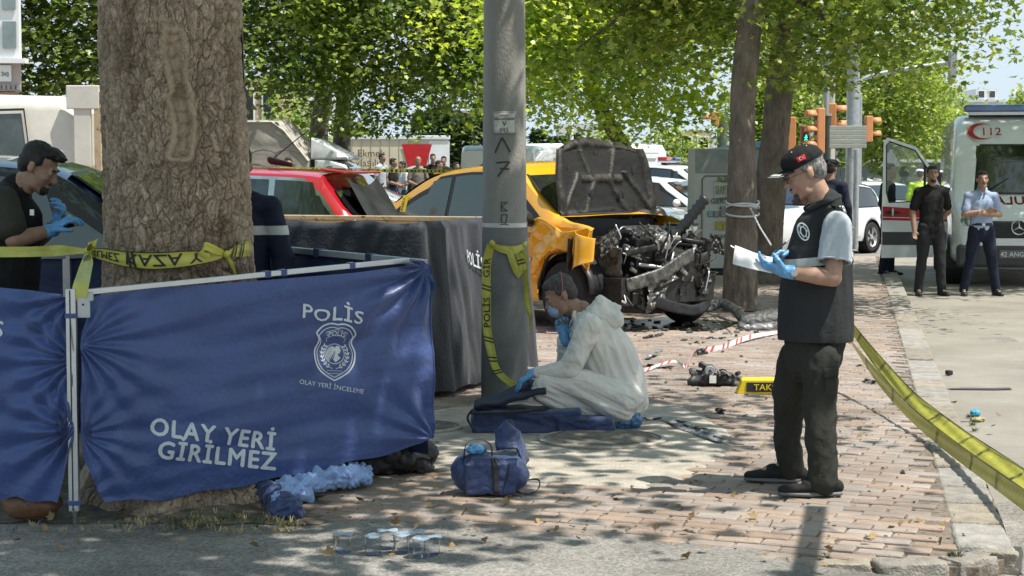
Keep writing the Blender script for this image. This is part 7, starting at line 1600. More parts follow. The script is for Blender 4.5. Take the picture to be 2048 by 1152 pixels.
m.chain([(q(30, 385), .085), (q(15, 450), .14), (q(8, 560), .15)], .9, (1, 0, 0)); m.cap(g('shL'), g('shR'), .075, .075); blob('polo_shirt', m, .008, C_DOLIVE, P3, wr=wrinkle(.006, 9, seed=8))
m = MB(); m.chain([(q(28, 392), .09), (q(24, 440), .150), (q(14, 520), .168), (q(8, 600), .170), (q(8, 650), .17)], .9, (1, 0, 0)); m.cap(q(30, 376), q(22, 400), .07, .09); m.cap(g('shL') + V(.0, -.05, .03), g('shR') + V(0, .05, .03), .06, .06)
me = remesh(m, .008, 3); bm = bmesh.new(); bm.from_mesh(me)
c = g('shR') + V(0, 0, -.03); bmesh.ops.delete(bm, geom=[f for f in bm.faces if (-(f.calc_center_median().y - c.y) > .012 and math.hypot((f.calc_center_median().x - c.x) / .075, (f.calc_center_median().z - c.z) / .11) < 1)], context='FACES'); bm.to_mesh(me); bm.free()
fold(me, wrinkle(.008, 6, seed=2)); vest3 = link('vest', me, C_BLACK, P3, True)
slab(P3, vest3, (q(20, 456), V(0, 0, -1)), (q(20, 476), V(0, 0, 1)), .004, C_REF, 'reflective_band')
m = MB(); m.chain([(q(8, 640), .15), (q(8, 680), .145)], .9, (1, 0, 0))
for s_ in 'LR': m.chain([(g('hip' + s_), .10), (g('kn' + s_), .07), (g('an' + s_), .065)])
blob('trousers', m, .012, C_NAVY, P3, wr=wrinkle(.007, 8))
for s_ in 'LR': shoe(P3, J3['an' + s_], J3['toe' + s_], m_shoe, vox=.01)
glove(P3, J3['wrR'], (.75, .1, .55), (.5, .3, -.6), curl=.55, thumb=-1, fa=g('wrR') - g('elR')); glove(P3, J3['wrL'], (.35, -.2, .7), (-.6, -.3, 0), curl=.7, thumb=-1)
m = MB(); m.T = H3 @ Matrix.Scale(1.02, 4); m.ell((0, -.040, .105), (.055, .052, .030)); m.cap((-.025, -.078, .100), (.025, -.078, .100), .022, .022); m.cap((0, -.085, .104), (0, -.104, .108), .018, .010); blob('quiff', m, .006, M['hair_dark'], P3, wr=wrinkle(.004, 45, ridge=False))
m = MB(); m.T = H3; m.ell((0, -.08, -.085), (.034, .026, .028)); m.ell((0, -.098, -.045), (.022, .008, .006)); blob('beard', m, .005, M['hair_dark'], P3)
MB().box(q(64, 425, -.17), (.022, .012, .032)).build('name_badge', M['alu'], P3, bevel=.002)
cam_o = MB().box(q(131, 445, -.02), (.026, .11, .085), Matrix.Rotation(.15, 3, 'Y')).build('camera', mat('camera_body', (.02, .02, .022), .45), None, bevel=.008, label='small black camera gripped in the photographer\'s blue gloves', cat='camera')
MB().cyl(q(131, 445, -.02) + V(.01, 0, 0), q(131, 445, -.02) + V(.045, 0, .005), .028, .026, 18).build('lens', M['black'], cam_o, smooth=True, ang=40)
# ---- 4. person half hidden behind the big tree
J4 = std(at(478, 500, 9.95).x, 9.95, 0, R(-10), 1.74, 'down', 'front')
P4, H4 = person('person in dark vest half hidden behind the big tree trunk', J4, M['skin2'], None, small=False, vox=.012, hair=M['hair_dark'])
T_, L_ = wear(P4, J4, C_NAVY, C_NAVY, M['black'], sleeve=1., small=False, vox=.012, loose=1.08)
slab(P4, T_, ((0, 0, 1.30), V(0, 0, -1)), ((0, 0, 1.25), V(0, 0, 1)), .004, C_REF, 'reflective_band')
# ---- 5. two men in front of the ambulance
x_ = at(1862, 480, 24.9).x
J5 = std(x_, 24.9, -.13, R(4), 1.80, 'back', 'down', stance=.06); P5, H5 = person('man in black t-shirt and jeans standing by the open ambulance door', J5, M['skin2'], None, vox=.011, hair=M['hair_dark'], z0=-.13)
wear(P5, J5, C_BLACK, C_CHAR, M['black'], .45, False, .012, 1.10, z0=-.13, tuck=-.03)
m = MB(); m.T = H5; m.ell((0, -.07, -.085), (.04, .032, .03)); blob('stubble', m, .006, M['hair_dark'], P5)
J6 = std(at(1962, 480, 24.9).x, 24.9, -.13, R(2), 1.72, 'fold', 'fold', stance=.13); P6, H6 = person('man in pale blue shirt with folded arms in front of the ambulance', J6, M['skin'], None, vox=.011, hair=M['hair_dark'], z0=-.13)
T6, L6 = wear(P6, J6, C_LBLUE, C_NAVY, M['black'], .42, False, .012, 1.06, z0=-.13, tuck=.03)
pz = J6['pelvis'][2]; slab(P6, L6, ((0, 0, pz + .06), V(0, 0, -1)), ((0, 0, pz + .025), V(0, 0, 1)), .006, M['black'], 'belt')
c6 = Vector(J6['pelvis']) + V(0, -.12, .042); MB().box(c6, (.045, .02, .035)).build('belt_buckle', M['chrome'], P6, bevel=.003)
m = MB(); m.T = H6; m.ell((0, -.101, -.042), (.026, .008, .008)); blob('moustache', m, .004, M['hair_dark'], P6)
nk = Vector(J6['neck']); m = MB(); m.tube([nk + V(-.06, -.03, .03), nk + V(-.02, -.11, -.05)], .014, 6); m.tube([nk + V(.06, -.03, .03), nk + V(.02, -.11, -.05)], .014, 6); m.build('collar', C_LBLUE, P6, smooth=True)
# ---- 6. others
def extra(label, px, y, h, yaw, top, leg, z0=.0, aL='down', aR='down', hair=True, grp=None, sleeve=.42, lean=0., hatm=None, pitch=0.):
    J_ = std((px - 1024) / FPX * y, y, z0, yaw, h, aL, aR, lean=lean); P_, H_ = person(label, J_, M['skin2'], None, small=True, hair=M['hair_dark'] if hair else None, headyaw=yaw, z0=z0, group=grp, pitch=pitch)
    wear(P_, J_, top, leg, M['black'], sleeve, True, .018, 1.05, z0=z0)
    if hatm: m = MB(); m.T = H_; m.ell((0, .0, .085), (.098, .108, .05)); m.cap((0, -.09, .062), (0, -.14, .055), .05, .04, .2, (1, 0, 0)); blob('cap', m, .012, hatm, P_)
    return P_, J_
GB = 'bystanders behind the tape'
extra('bystander in black t-shirt seen from the side, arms bent', 786, 47.5, 1.80, R(80), C_BLACK, C_JEAN, .13, 'front', 'front', grp=GB)
extra('bystander in white t-shirt with hand on chin beside the one in black', 806, 48.2, 1.72, R(-60), C_WHITE, C_JEAN, .13, 'front', 'chin', grp=GB)
extra('tall bystander in grey t-shirt behind the one in black', 764, 48.8, 1.95, R(60), C_GREYT, C_CHAR, .13, 'down', 'down', grp=GB)
extra('bystander in taupe shirt looking down at his hands', 836, 47.0, 1.84, R(12), C_TAUPE, C_TAUPE, .13, 'front', 'front', grp=GB, lean=.05, hair=False, pitch=.4)
extra('tall bystander in black behind the one in mustard yellow', 866, 49.0, 1.94, R(10), C_BLACK, C_CHAR, .13, grp=GB)
extra('bystander in mustard yellow top in profile', 877, 47.8, 1.74, R(75), C_YEL, C_CHAR, .13, grp=GB)
extra('short bystander in dark grey at the back of the group', 888, 50.2, 1.88, R(-10), C_CHAR, C_CHAR, .13, grp=GB)
extra('bystander head low behind the taxi roof', 912, 50.0, 1.70, R(40), C_CHAR, C_CHAR, .13, grp=GB)
extra('boy\'s head above the red car roof, in front of the grey tarpaulin', 577, 33.0, 1.84, R(10), C_CHAR, C_CHAR, .0, grp=GB)
extra('man\'s head low behind the red car roof by the silver lorry cab', 660, 35.0, 1.68, R(-20), C_NAVY, C_CHAR, .0, grp=GB)
P7, J7 = extra('traffic officer in yellow hi-vis jacket and white cap behind the open ambulance door', 1838, 40.5, 1.76, R(170), C_HIVIS, C_NAVY, -.13, hair=True, sleeve=1., hatm=M['whiteprint'])
extra('person in dark clothes behind the open ambulance door, legs visible below it', 1776, 28.3, 1.76, R(60), C_CHAR, C_NAVY, -.05, sleeve=1.)
P8, J8 = extra('person in navy top behind the standing man\'s shoulder', 1660, 24.0, 1.74, R(150), C_NAVY, C_NAVY, .0, sleeve=1., hatm=C_BLACK)
for i, (px, yd, h) in enumerate([(1793, 92, 1.7), (1800, 95, 1.78), (1806, 88, 1.65), (1815, 97, 1.7), (1784, 90, 1.72)]):
    extra(['pedestrian in pale top far up the avenue', 'tallest pedestrian far up the avenue in black', 'pedestrian in taupe far up the avenue', 'pedestrian in white far up the avenue beside the yellow jacket', 'leftmost far pedestrian up the avenue'][i], px, yd, h, 0, (C_WHITE, C_BLACK, C_TAUPE, C_WHITE, C_GREYT)[i], C_CHAR, .12, grp='pedestrians far up the avenue')
# ================================================================ THINGS ON THE GROUND
# --- navy bag under the kneeling man
m_bag = mat('navy_nylon', (.022, .042, .13), .5, var=.15, vs=8, bump=.7, bs=45, spec=.5, sheen=.2)
m_bagd = mat('navy_lining', (.010, .014, .03), .7, bump=.4, bs=40)
bg_ = empty('equipment_bag', gr(1030, 862), label='long navy equipment bag lying open under the kneeling man', cat='bag')
g0 = gr(955, 868)
m = MB(); m.box(g0 + V(.30, .16, .07), (.66, .34, .14)); m.box(g0 + V(.66, .14, .05), (.34, .34, .09)); m.cap(g0 + V(.02, .05, .07), g0 + V(.02, .3, .07), .06, .06)
blob('bag_body', m, .010, m_bag, bg_, it=6, wr=drape((1, .2, 0), .022, 3, 10, 3))
def lid(u, v): return g0 + V(-.02 + .44 * u, .02 + .36 * v, .150 + .10 * u * (1 - .0 * v) + .02 * noise.noise(Vector((u * 4, v * 4, 0))) + .06 * v * u)
MB().grid(lid, 24, 12).build('bag_lid', m_bagd, bg_, smooth=True, thick=.02)
MB().tube(catmull([g0 + V(-.04, -.02, .13), g0 + V(.2, -.04, .135), g0 + V(.42, -.05, .16)], 8), .008, 6).build('bag_zip', M['black'], bg_)
MB().tube(catmull([g0 + V(-.02, -.03, .03), g0 + V(-.06, -.02, .10), g0 + V(-.03, .0, .15)], 6), .008, 6).build('bag_strap', M['black'], bg_)
# --- blue duffel in front
df = gr(980, 996); duf = empty('duffel_bag', df, label='blue duffel bag with open flap and black straps in front of the kneeling man', cat='bag')
m = MB(); m.cap(df + V(-.10, .12, .105), df + V(.10, .10, .10), .105, .10); m.box(df + V(0, .12, .09), (.25, .24, .16)); m.box(df + V(.02, .12, .14), (.24, .22, .12))
db = blob('bag_body', m, .008, m_bag, duf, it=7, wr=crumpled(.016, 8, 3))
m = MB(); m.add([df + V(*p) for p in [(.03, .10, .22), (.13, .08, .24), (.165, .13, .12), (.15, .16, .30), (.08, .18, .36), (.02, .17, .30), (.19, .2, .16)]], [(0, 1, 3, 4), (0, 4, 5), (1, 2, 6, 3)])
me = m.mesh('flap'); bm = bmesh.new(); bm.from_mesh(me); bmesh.ops.subdivide_edges(bm, edges=bm.edges, cuts=5, use_grid_fill=True); bm.to_mesh(me); bm.free(); fold(me, wrinkle(.01, 14, seed=2)); o = link('flap', me, m_bag, duf, True); q_ = o.modifiers.new('s', 'SOLIDIFY'); q_.thickness = .012
ds = on_surf(db, df + V(.03, -.4, .11), (1, 0, 0), (0, 0, 1), .004)
MB().grid(lambda u, v: ds(-.012 + .03 * u - .012 * v, -.10 + .21 * v, .001), 4, 18).build('front_strap', M['black'], duf, smooth=True, thick=.003)
MB().tube([ds(-.03 + .001 * k * 0 + .05 + .045 * math.sin(k / 6 * PI * .5), -.10 + .030 * k * .9, .002) for k in range(7)], .004, 6).build('side_zip', M['black'], duf)
MB().box(ds(.03, -.10, .008), (.03, .006, .010), None).build('zip_puller', M['chrome'], duf, bevel=.002)
Tape([df + V(-.13, .06, .15), df + V(-.12, .09, .25), df + V(-.06, .11, .275), df + V(.0, .09, .25), df + V(.01, .05, .2)], [V(.2, 1, 0)] * 5, .034).body('handle', m_bagd, duf)
Tape([df + V(.05, .2, .22), df + V(.07, .2, .34), df + V(.11, .2, .35), df + V(.14, .2, .24)], [V(.2, 1, 0)] * 4, .034).body('handle', m_bagd, duf)
Tape([df + V(.10, .1, .03), df + V(.17, .04, .012), df + V(.23, .08, .02), df + V(.24, .12, .07), df + V(.16, .14, .06)], [V(0, 1, .3), V(0, 1, .2), V(.6, .5, .5), V(0, 1, .3), V(0, 1, 0)], .032).body('shoulder_strap', M['black'], duf)
blob('crumpled_glove', MB().ell(df + V(-.07, .10, .225), (.05, .04, .02)), .006, M['glove'], duf, wr=wrinkle(.008, 40))
# --- black sheet and pale blue gown at the screen's foot
cg = gr(800, 950); m = MB(); m.chain([(cg + V(-.22, .02, .06), .09), (cg + V(0, .06, .09), .12), (cg + V(.13, .16, .10), .09)], .8); m.cap(cg + V(.14, .2, .08), cg + V(.12, .12, .14), .06, .05); m.box(cg + V(-.05, .05, .05), (.45, .16, .10), .3)
blob('black_bundle', m, .009, mat('black_nylon', (.016, .015, .016), .5, bump=.6, bs=35), None, it=5, wr=crumpled(.035, 7, 5), label='crumpled black sheet bundle under the right end of the blue screen', cat='bundle')
m_gown = mat('pale_blue_gown', (.26, .40, .70), .7, var=.1, vs=10, bump=.8, bs=60, sheen=.3)
cg = gr(640, 990); m = MB(); m.chain([(gr(725, 975) + V(0, 0, .07), .075), (gr(690, 985) + V(0, 0, .08), .08), (gr(640, 990) + V(0, 0, .08), .075), (gr(600, 1005) + V(0, 0, .07), .075), (gr(560, 1020) + V(0, 0, .05), .07)]); m.cap(gr(575, 1010) + V(0, .04, .09), gr(540, 1005) + V(0, .06, .06), .06, .05)
blob('disposable_gown', m, .007, m_gown, None, it=1, wr=crumpled(.050, 11, 2), label='crumpled pale blue disposable gown lying under the blue screen', cat='gown')
cg = gr(590, 1035); m = MB(); m.chain([(gr(555, 1035) + V(0, .03, .03), .045), (gr(590, 1035) + V(0, .03, .03), .045), (gr(520, 1000) + V(0, .05, .05), .05)]); blob('navy_cloth_bundle', m, .007, m_bag, None, it=3, wr=wrinkle(.012, 18, seed=1), label='navy cloth bundle below the pale blue gown beside the tree roots', cat='cloth')
# brown rounded leather thing below the left screen, with a white scrap
cg = gr(62, 1042); m = MB(); m.cap(cg + V(-.07, .06, .07), cg + V(.06, .05, .065), .07, .055); m.cap(cg + V(.06, .05, .06), cg + V(.10, .06, .08), .045, .03); blob('leather_bag', m, .008, mat('brown_leather', (.16, .075, .035), .45, var=.15, vs=6, bump=.3), None, it=5, wr=wrinkle(.008, 8), label='brown rounded leather item on the soil under the left blue screen', cat='bag')
# --- water cups
cup_spots = [(686, 1106), (746, 1110), (776, 1098), (803, 1107), (829, 1100), (842, 1115), (864, 1111)]
cl_ = clearmat('cup_plastic', (.97, .98, .99), .12, .975, 1.12); wt_ = clearmat('water', (.95, .97, .98), .0, 1., 1.12); foil = mat('foil_lid', (.42, .52, .62), .4, .1, var=.2, vs=60, bump=.5, bs=120)
labs = ['leftmost water cup standing apart from the others', 'second water cup from the left', 'farther back water cup behind the gap between second and fourth', 'middle water cup of the cluster', 'small water cup half hidden at the back of the cluster', 'nearest water cup of the cluster', 'rightmost water cup of the cluster']
cup0 = None
for i, (px, py) in enumerate(cup_spots):
    p = gr(px, py, -.017); p.z = groundz(p.x, p.y) + .002
    if cup0 is None:
        cup0 = empty('water_cup', p, label='clear sealed plastic cup, ' + labs[0], cat='cup', group='sealed water cups on the asphalt')
        MB().lathe([(.001, .001), (.030, .001), (.0315, .004), (.034, .012), (.0335, .055), (.0365, .078), (.0385, .079)], (0, 0, 0), 'Z', 24).build('cup_wall', cl_, cup0, smooth=True, ang=40, world=False)
        MB().lathe([(.001, .003), (.0295, .003), (.033, .013), (.0328, .05), (.034, .066), (.001, .066)], (0, 0, 0), 'Z', 24).build('water', wt_, cup0, smooth=True, ang=40, world=False)
        l_ = MB(); l_.add([(.044 * math.cos(a) * (1.12 if k in (2, 3) else 1), .044 * math.sin(a), .0805 + .004 * math.sin(a * 3)) for k, a in enumerate(np.linspace(0, 2 * PI, 21)[:-1])] + [(0, 0, .0795)], [(k, (k + 1) % 20, 20) for k in range(20)]); l_.build('foil_lid', foil, cup0, smooth=True, world=False)
        c = cup0
    else: c = copytree(cup0); c['label'] = 'clear sealed plastic cup, ' + labs[i]
    c.location = p; c.rotation_euler = (0, 0, i * 1.1)
# --- taxi sign on the pavement
tz = gr(1530, 789); ts = empty('taxi_roof_sign', tz, label='yellow TAKSİ roof sign lying on the pavers behind the standing man', cat='taxi sign')
def tsec(y, sx_, h): return [(x, y, z) for x, z in ((-.20 * sx_, 0), (.20 * sx_, 0), (.195 * sx_, .02), (.165 * sx_, h - .01), (.15 * sx_, h), (-.15 * sx_, h), (-.165 * sx_, h - .01), (-.195 * sx_, .02))]
m = MB(); ss = [(0, 1, .105), (.03, 1, .115), (.09, 1, .115), (.12, 1, .105)]
m.add([tz + Vector(p) for y, sx_, h in ss for p in tsec(y, sx_, h)], [(i * 8 + a, i * 8 + (a + 1) % 8, (i + 1) * 8 + (a + 1) % 8, (i + 1) * 8 + a) for i in range(3) for a in range(8)] + [tuple(range(8)), tuple(range(24, 32))]); m.build('sign_body', M['yellow'], ts, bevel=.006)
MB().box(tz + V(.012, -.004, .053), (.29, .006, .068)).build('black_panel', M['blackprint'], ts)
lettering('sign_lettering', 'TAKSİ', plane_fn(tz + V(.012, -.009, .033), (1, 0, 0), (0, 0, 1)), M['yellow'], ts, .062, bold=.03, sx=1.05)
# --- engine debris, bumper pieces, trim
m_deb = mat('broken_plastic', (.05, .05, .052), .5, var=.3, vs=20, bump=.5, bs=60); m_debg = mat('grey_trim', (.26, .26, .27), .4, var=.3, vs=20)
def debris(name, label, c, prims, m_, vox=.008, wr=.01, cat='car part', it=1, **k):
    m = MB(); prims(m, c); me = remesh(m, vox, it); fold(me, wrinkle(wr, 20, ridge=False, seed=c.x)); return link(name, me, m_, None, True, label=label, cat=cat, **k)
c = gr(1432, 772)
dd = debris('engine_debris', 'tangled black engine parts heap lying left of the taxi sign', c, lambda m, c: (m.cap(c + V(-.18, .05, .10), c + V(.16, -.02, .03), .03, .04, .4), m.cap(c + V(-.17, .04, .03), c + V(.1, 0, .05), .04, .05), m.ell(c + V(-.05, .05, .10), (.05, .05, .06)), m.ell(c + V(.05, .04, .07), (.06, .05, .05)), m.cap(c + V(.1, .0, .05), c + V(.17, -.01, .06), .025, .02), m.cap(c + V(-.05, .02, .13), c + V(-.1, .04, .15), .02, .025)), m_deb, .007, .012)
MB().lathe([(.012, -.02), (.035, -.02), (.04, 0), (.035, .012), (.015, .014), (.012, 0)], c + V(-.05, -.02, .115), 'Y', 18).build('pulley', M['steel'], dd, smooth=True, ang=40)
MB().box(c + V(-.03, -.05, .055), (.05, .01, .055)).build('white_tag', M['whiteprint'], dd)
for k in range(9):
    a = c + V(rnd.uniform(-.16, .12), rnd.uniform(-.04, .06), rnd.uniform(.05, .12)); b = c + V(rnd.uniform(-.1, .18), rnd.uniform(-.06, .06), rnd.uniform(.02, .09)); MB().tube(catmull([a, (a + b) / 2 + V(0, -.03, .04), b], 6), rnd.uniform(.004, .009), 6).build('hose', (M['black'], M['grey'])[k % 2], dd, smooth=True)
for k in range(5): p = c + V(rnd.uniform(-.1, .16), rnd.uniform(-.06, .0), rnd.uniform(.06, .11)); MB().cyl(p, p + V(rnd.uniform(-.03, .03), -.03, rnd.uniform(0, .04)), .016, .014, 12).build('connector', M['dark'], dd, smooth=True, ang=40)
c = gr(1405, 712); debris('plastic_bracket', 'small black bracket lying on the red and white tape', c, lambda m, c: (m.box(c + V(0, 0, .025), (.10, .04, .03), .4), m.cap(c + V(-.04, 0, .04), c + V(.0, 0, .05), .012, .02)), m_deb, .006)
def shard(label, a, b, w_, h_, m_, **k):
    a, b = Vector(a), Vector(b); d = (b - a).normalized(); sd = Vector((-d.y, d.x, 0)).normalized(); n = 7; m = MB()
    for i in range(n - 1):
        t = (i + .5) / (n - 1); p = a.lerp(b, t) + V(0, 0, h_ * .5 + .012 * math.sin(i * 1.7)); m.box(p, ((b - a).length / (n - 1) * 1.3, w_ * (1 - .6 * abs(t - .4)), .010), d.to_track_quat('X', 'Z').to_matrix() @ Matrix.Rotation(rnd.uniform(-.3, .3), 3, 'X'))
    me = remesh(m, .006, 1); fold(me, wrinkle(.006, 25, ridge=False, seed=a.x)); return link('broken_trim', me, m_, None, True, label=label, cat='car part', **k)
shard('long grey broken trim strip lying right of the blue shoe covers', gr(1330, 842), gr(1440, 888), .10, .03, m_debg); shard('second grey strip crossing the long one', gr(1345, 848), gr(1420, 872), .05, .05, m_deb); shard('dark crumpled end piece of the grey trim near the dry weeds', gr(1410, 872), gr(1448, 888), .07, .06, m_debg)
shard('thin dark sliver on the pavers behind the kneeling man', gr(1290, 733), gr(1345, 738), .06, .01, M['black']); shard('curved pale shard behind the kneeling man\'s back', gr(1295, 720), gr(1320, 708), .05, .05, m_debg); shard('dark thin stick on the pavers left of the standing man', gr(1290, 677), gr(1325, 672), .06, .02, m_deb)
shard('flat dark strip near the taxi\'s front wheel', gr(1412, 678), gr(1452, 678), .05, .01, m_deb); shard('short dark strip on sunny pavers', gr(1388, 686), gr(1412, 687), .03, .01, m_deb); shard('small black chip on the pavers right of the standing man', gr(1728, 766), gr(1755, 768), .07, .03, m_deb); shard('thin dark stick on the pavers right of the vest hem', gr(1712, 733), gr(1742, 733), .03, .01, m_deb)
shard('small twisted piece on sunny pavers above the dry weeds', gr(1435, 824), gr(1448, 828), .05, .03, m_deb); shard('dark stick by the shoe covers', gr(1278, 843), gr(1322, 842), .03, .02, m_deb)
c = gr(1450, 655)
debris('bumper_fragment', 'long black bumper fragment lying under the strapped tree', gr(1440, 648), lambda m, c: [m.cap(a, b, .06, .05, .6) for a, b in zip(*(lambda q_: (q_, q_[1:]))([gr(1420, 640) + V(0, .3, .1), gr(1450, 636) + V(0, .2, .15), gr(1475, 645) + V(0, .1, .12), gr(1500, 660) + V(0, 0, .03)]))], m_deb, .010, .006)
debris('bumper_fragment', 'black rounded bumper piece left of the standing man\'s hip', gr(1530, 658), lambda m, c: (m.cap(c + V(-.18, .05, .08), c + V(.12, .1, .12), .09, .11, .5), m.cap(c + V(-.25, 0, .04), c + V(.1, 0, .03), .05, .06, .4)), m_deb, .010, .006)
debris('bumper_fragment', 'silvery curved trim in front of the rounded bumper piece', gr(1515, 660), lambda m, c: (m.cap(c + V(-.15, -.03, .03), c + V(.12, -.02, .04), .03, .05, .5),), m_debg, .01, .01)
debris('bumper_fragment', 'crumpled grey metal shard near the black bumper', gr(1496, 655), lambda m, c: (m.cap(c + V(-.02, 0, .10), c + V(.06, -.02, .02), .03, .02, .5),), m_debg, .008, .01)
mb = MB()
for _ in range(90):
    g_ = gr(rnd.uniform(1180, 1560), rnd.gauss(655, 9)); mb.box((g_.x, g_.y, .012), (rnd.uniform(.015, .08), rnd.uniform(.01, .04), rnd.uniform(.004, .02)), Matrix.Rotation(rnd.uniform(0, 3), 3, 'Z') @ Matrix.Rotation(rnd.uniform(-.5, .5), 3, 'X'))
for _ in range(40):
    g_ = gr(rnd.uniform(1060, 1560), rnd.uniform(670, 800)); mb.box((g_.x, g_.y, .008), (rnd.uniform(.01, .035), rnd.uniform(.01, .03), rnd.uniform(.005, .015)), rnd.uniform(0, 3))
mb.build('scattered_fragments', mat('fragments', (.16, .15, .14), .6, var=.6, vs=2.5), kind='stuff')
shade_mb = MB(); cc_ = gr(1330, 655)  # dark sheet that paints the shade on the ground under the taxi front
shade_mb.add([(cc_.x + (.85 + .15 * math.sin(a * 3)) * 1.15 * math.cos(a), cc_.y + .35 + (.8 + .2 * math.sin(a * 5 + 1)) * .9 * math.sin(a), .0045) for a in np.linspace(0, 2 * PI, 41)[:-1]], [tuple(range(40))]); shade_mb.build('taxi_shade_patch', mat('painted_shade', (.018, .016, .014), .25, var=.3), kind='stuff')
# red and white barrier tape on the ground
rwt = empty('barrier_tape', gr(1420, 710), label='red and white barrier tape lying across the pavers behind the notepad man', cat='tape')
pts = [gr(1290, 745), gr(1345, 732), gr(1372, 736), gr(1392, 712), gr(1440, 700), gr(1500, 682), gr(1560, 668)]
T = Tape([p + V(0, 0, .02 + .02 * (i % 2)) for i, p in enumerate(pts)], [V(.2, .8, .5), V(0, 1, .2), V(0, .5, 1), V(.3, .3, .8), V(.1, .6, .8), V(0, .8, .5), V(.1, 1, .4)], [.05, .05, .04, .06, .07, .07, .06])
T.body('tape_strip', mat('barrier_white', (.66, .62, .62), .4, bump=.4), rwt)
mb = MB()
for k in range(24): q0 = .03 + k * .14; mb.add([T.at(q0, -.48, .004), T.at(q0 + .05, -.48, .004), T.at(q0 + .09, .48, .004), T.at(q0 + .04, .48, .004)], [(0, 1, 2, 3)]) if q0 < T.L - .1 and k % 3 != 1 else None
mb.build('red_stripe', mat('barrier_red', (.5, .06, .05), .5), rwt)
T = Tape([gr(1060, 668) + V(0, 0, .01), gr(1090, 665) + V(0, 0, .03), gr(1110, 690) + V(0, 0, .01), gr(1125, 694) + V(0, 0, .01)], [V(0, 1, 0)] * 4, .05); T.body('tape_strip', MATS['barrier_red'], rwt)
# litter by the right kerb
c = gr(1950, 832, -.12); blob('crumpled_wrapper', MB().ell(c + V(0, 0, .02), (.03, .03, .02)), .004, mat('cyan_wrapper', (.05, .35, .55), .3), None, wr=wrinkle(.01, 60), label='crumpled blue wrapper on the road by the kerb', cat='litter')
c = gr(1955, 842, -.12); blob('crumpled_paper', MB().ell(c + V(0, 0, .01), (.05, .03, .01)), .004, mat('tan_scrap', (.4, .33, .15), .7), None, wr=wrinkle(.01, 50), label='tan paper scrap beside the blue wrapper by the kerb', cat='litter')
c = gr(1898, 750, -.12); MB().box(c + V(0, 0, .02), (.05, .05, .04), .4).build('rubber_lump', M['black'], bevel=.008, label='small black lump at the foot of the kerb', cat='litter')
mb = MB(); a = gr(1955, 777, -.12); mb.add([(a.x + x, a.y + y, -.118) for x, y in [(-.25, 0), (-.1, .05), (.1, .02), (.27, .06), (.26, -.06), (.1, -.09), (-.1, -.07), (-.22, -.06)]], [tuple(range(8))]); mb.build('road_patch', mat('dark_patch', (.07, .065, .07), .9), kind='stuff')
# --- straps round the near tree
st = empty('plastic_strap', b1 + V(0, 0, 1.0), label='pale plastic straps wound round the near street tree, one end running down right', cat='strap')
m_strap = mat('strap_plastic', (.55, .56, .57), .3)
def ring_strap(z0, dz, r_, ph): return [(b1.x + .02 + r_ * math.cos(a), 20.6 + r_ * math.sin(a), z0 + dz * math.sin(a + ph)) for a in np.linspace(0, 2 * PI, 33)[:-1]]
zy = lambda y: at(1480, y, 20.45).z
for z0, dz in ((zy(405), .04), (zy(416), -.05), (zy(428), .03)): MB().tube(ring_strap(z0, dz, .185, 0), .014, 5, True).build('strap_turn', m_strap, st, smooth=True)
MB().tube([at(1500, 415, 20.4), at(1520, 455, 19), at(1542, 490, 17.5)], .010, 5).build('strap_end', m_strap, st)
MB().tube([at(1497, 412, 20.35), at(1514, 415, 20.3)], .02, 5).build('strap_knot', m_strap, st)
# ================================================================ STREET FURNITURE
# recycling kiosk
kz = 27.7; x0, x1 = at(1389, 400, kz).x, at(1556, 400, kz).x; zt = at(1400, 297, kz).z
kio = empty('recycling_kiosk', ((x0 + x1) / 2, kz, 0), label='pale grey recycling kiosk printed SIFIR ATIK behind the strapped tree', cat='kiosk')
m_k = mat('kiosk_panel', (.52, .53, .51), .5, var=.05); m_kb = mat('kiosk_blue', (.03, .12, .25), .45)
MB().box(((x0 + x1) / 2, kz + .55, zt / 2 + .05), (x1 - x0, 1.1, zt - .1)).build('cabinet', m_k, kio, bevel=.015)
zc_ = at(1400, 347, kz).z; MB().box(((x0 + x1) / 2, kz - .006, (zt + zc_) / 2), (x1 - x0 - .01, .016, zt - zc_ - .02)).build('fascia', mat('kiosk_fascia', (.30, .33, .32), .5), kio, bevel=.004)
zb_ = at(1400, 538, kz).z; zt2 = at(1400, 352, kz).z; xa = at(1404, 400, kz).x; xb = x1 - .05
mb = MB(); mb.tube([(xa, kz - .008, zb_), (xa, kz - .008, zt2 - .05), (xa + .05, kz - .008, zt2), (xb - .05, kz - .008, zt2), (xb, kz - .008, zt2 - .05), (xb, kz - .008, zb_)], .007, 5, True); mb.build('door_seam', M['black'], kio)
MB().box(((x0 + x1) / 2, kz + .5, .04), (x1 - x0 - .06, 1.0, .08)).build('plinth', M['black'], kio)
MB().add([(at(1470, 0, kz).x, kz - .05, zt), (x1 + .02, kz - .05, zt), (x1 + .02, kz + 1.1, zt), (at(1430, 0, kz).x, kz + 1.1, zt), (at(1495, 0, kz).x, kz + .3, zt + .10), (x1, kz + .3, zt + .14)], [(0, 1, 5, 4), (0, 4, 3), (4, 5, 2, 3), (1, 2, 5)]).build('blue_roof', m_kb, kio)
MB().box((x1 + .0, kz - .03, zt / 2), (.07, .06, zt)).build('corner_post', m_kb, kio, bevel=.006)
MB().box((x1 - .20, kz - .012, 1.0), (.22, .02, 1.3)).build('side_panel', m_kb, kio)
kf = lambda px, py: (lambda o_: (lambda x, y, h: Vector((o_.x + x, kz - .018 - h, o_.z + y))))(at(px, py, kz))
m_gt = mat('kiosk_green', (.20, .27, .10), .6); m_tx = mat('kiosk_text', (.09, .10, .10), .6)
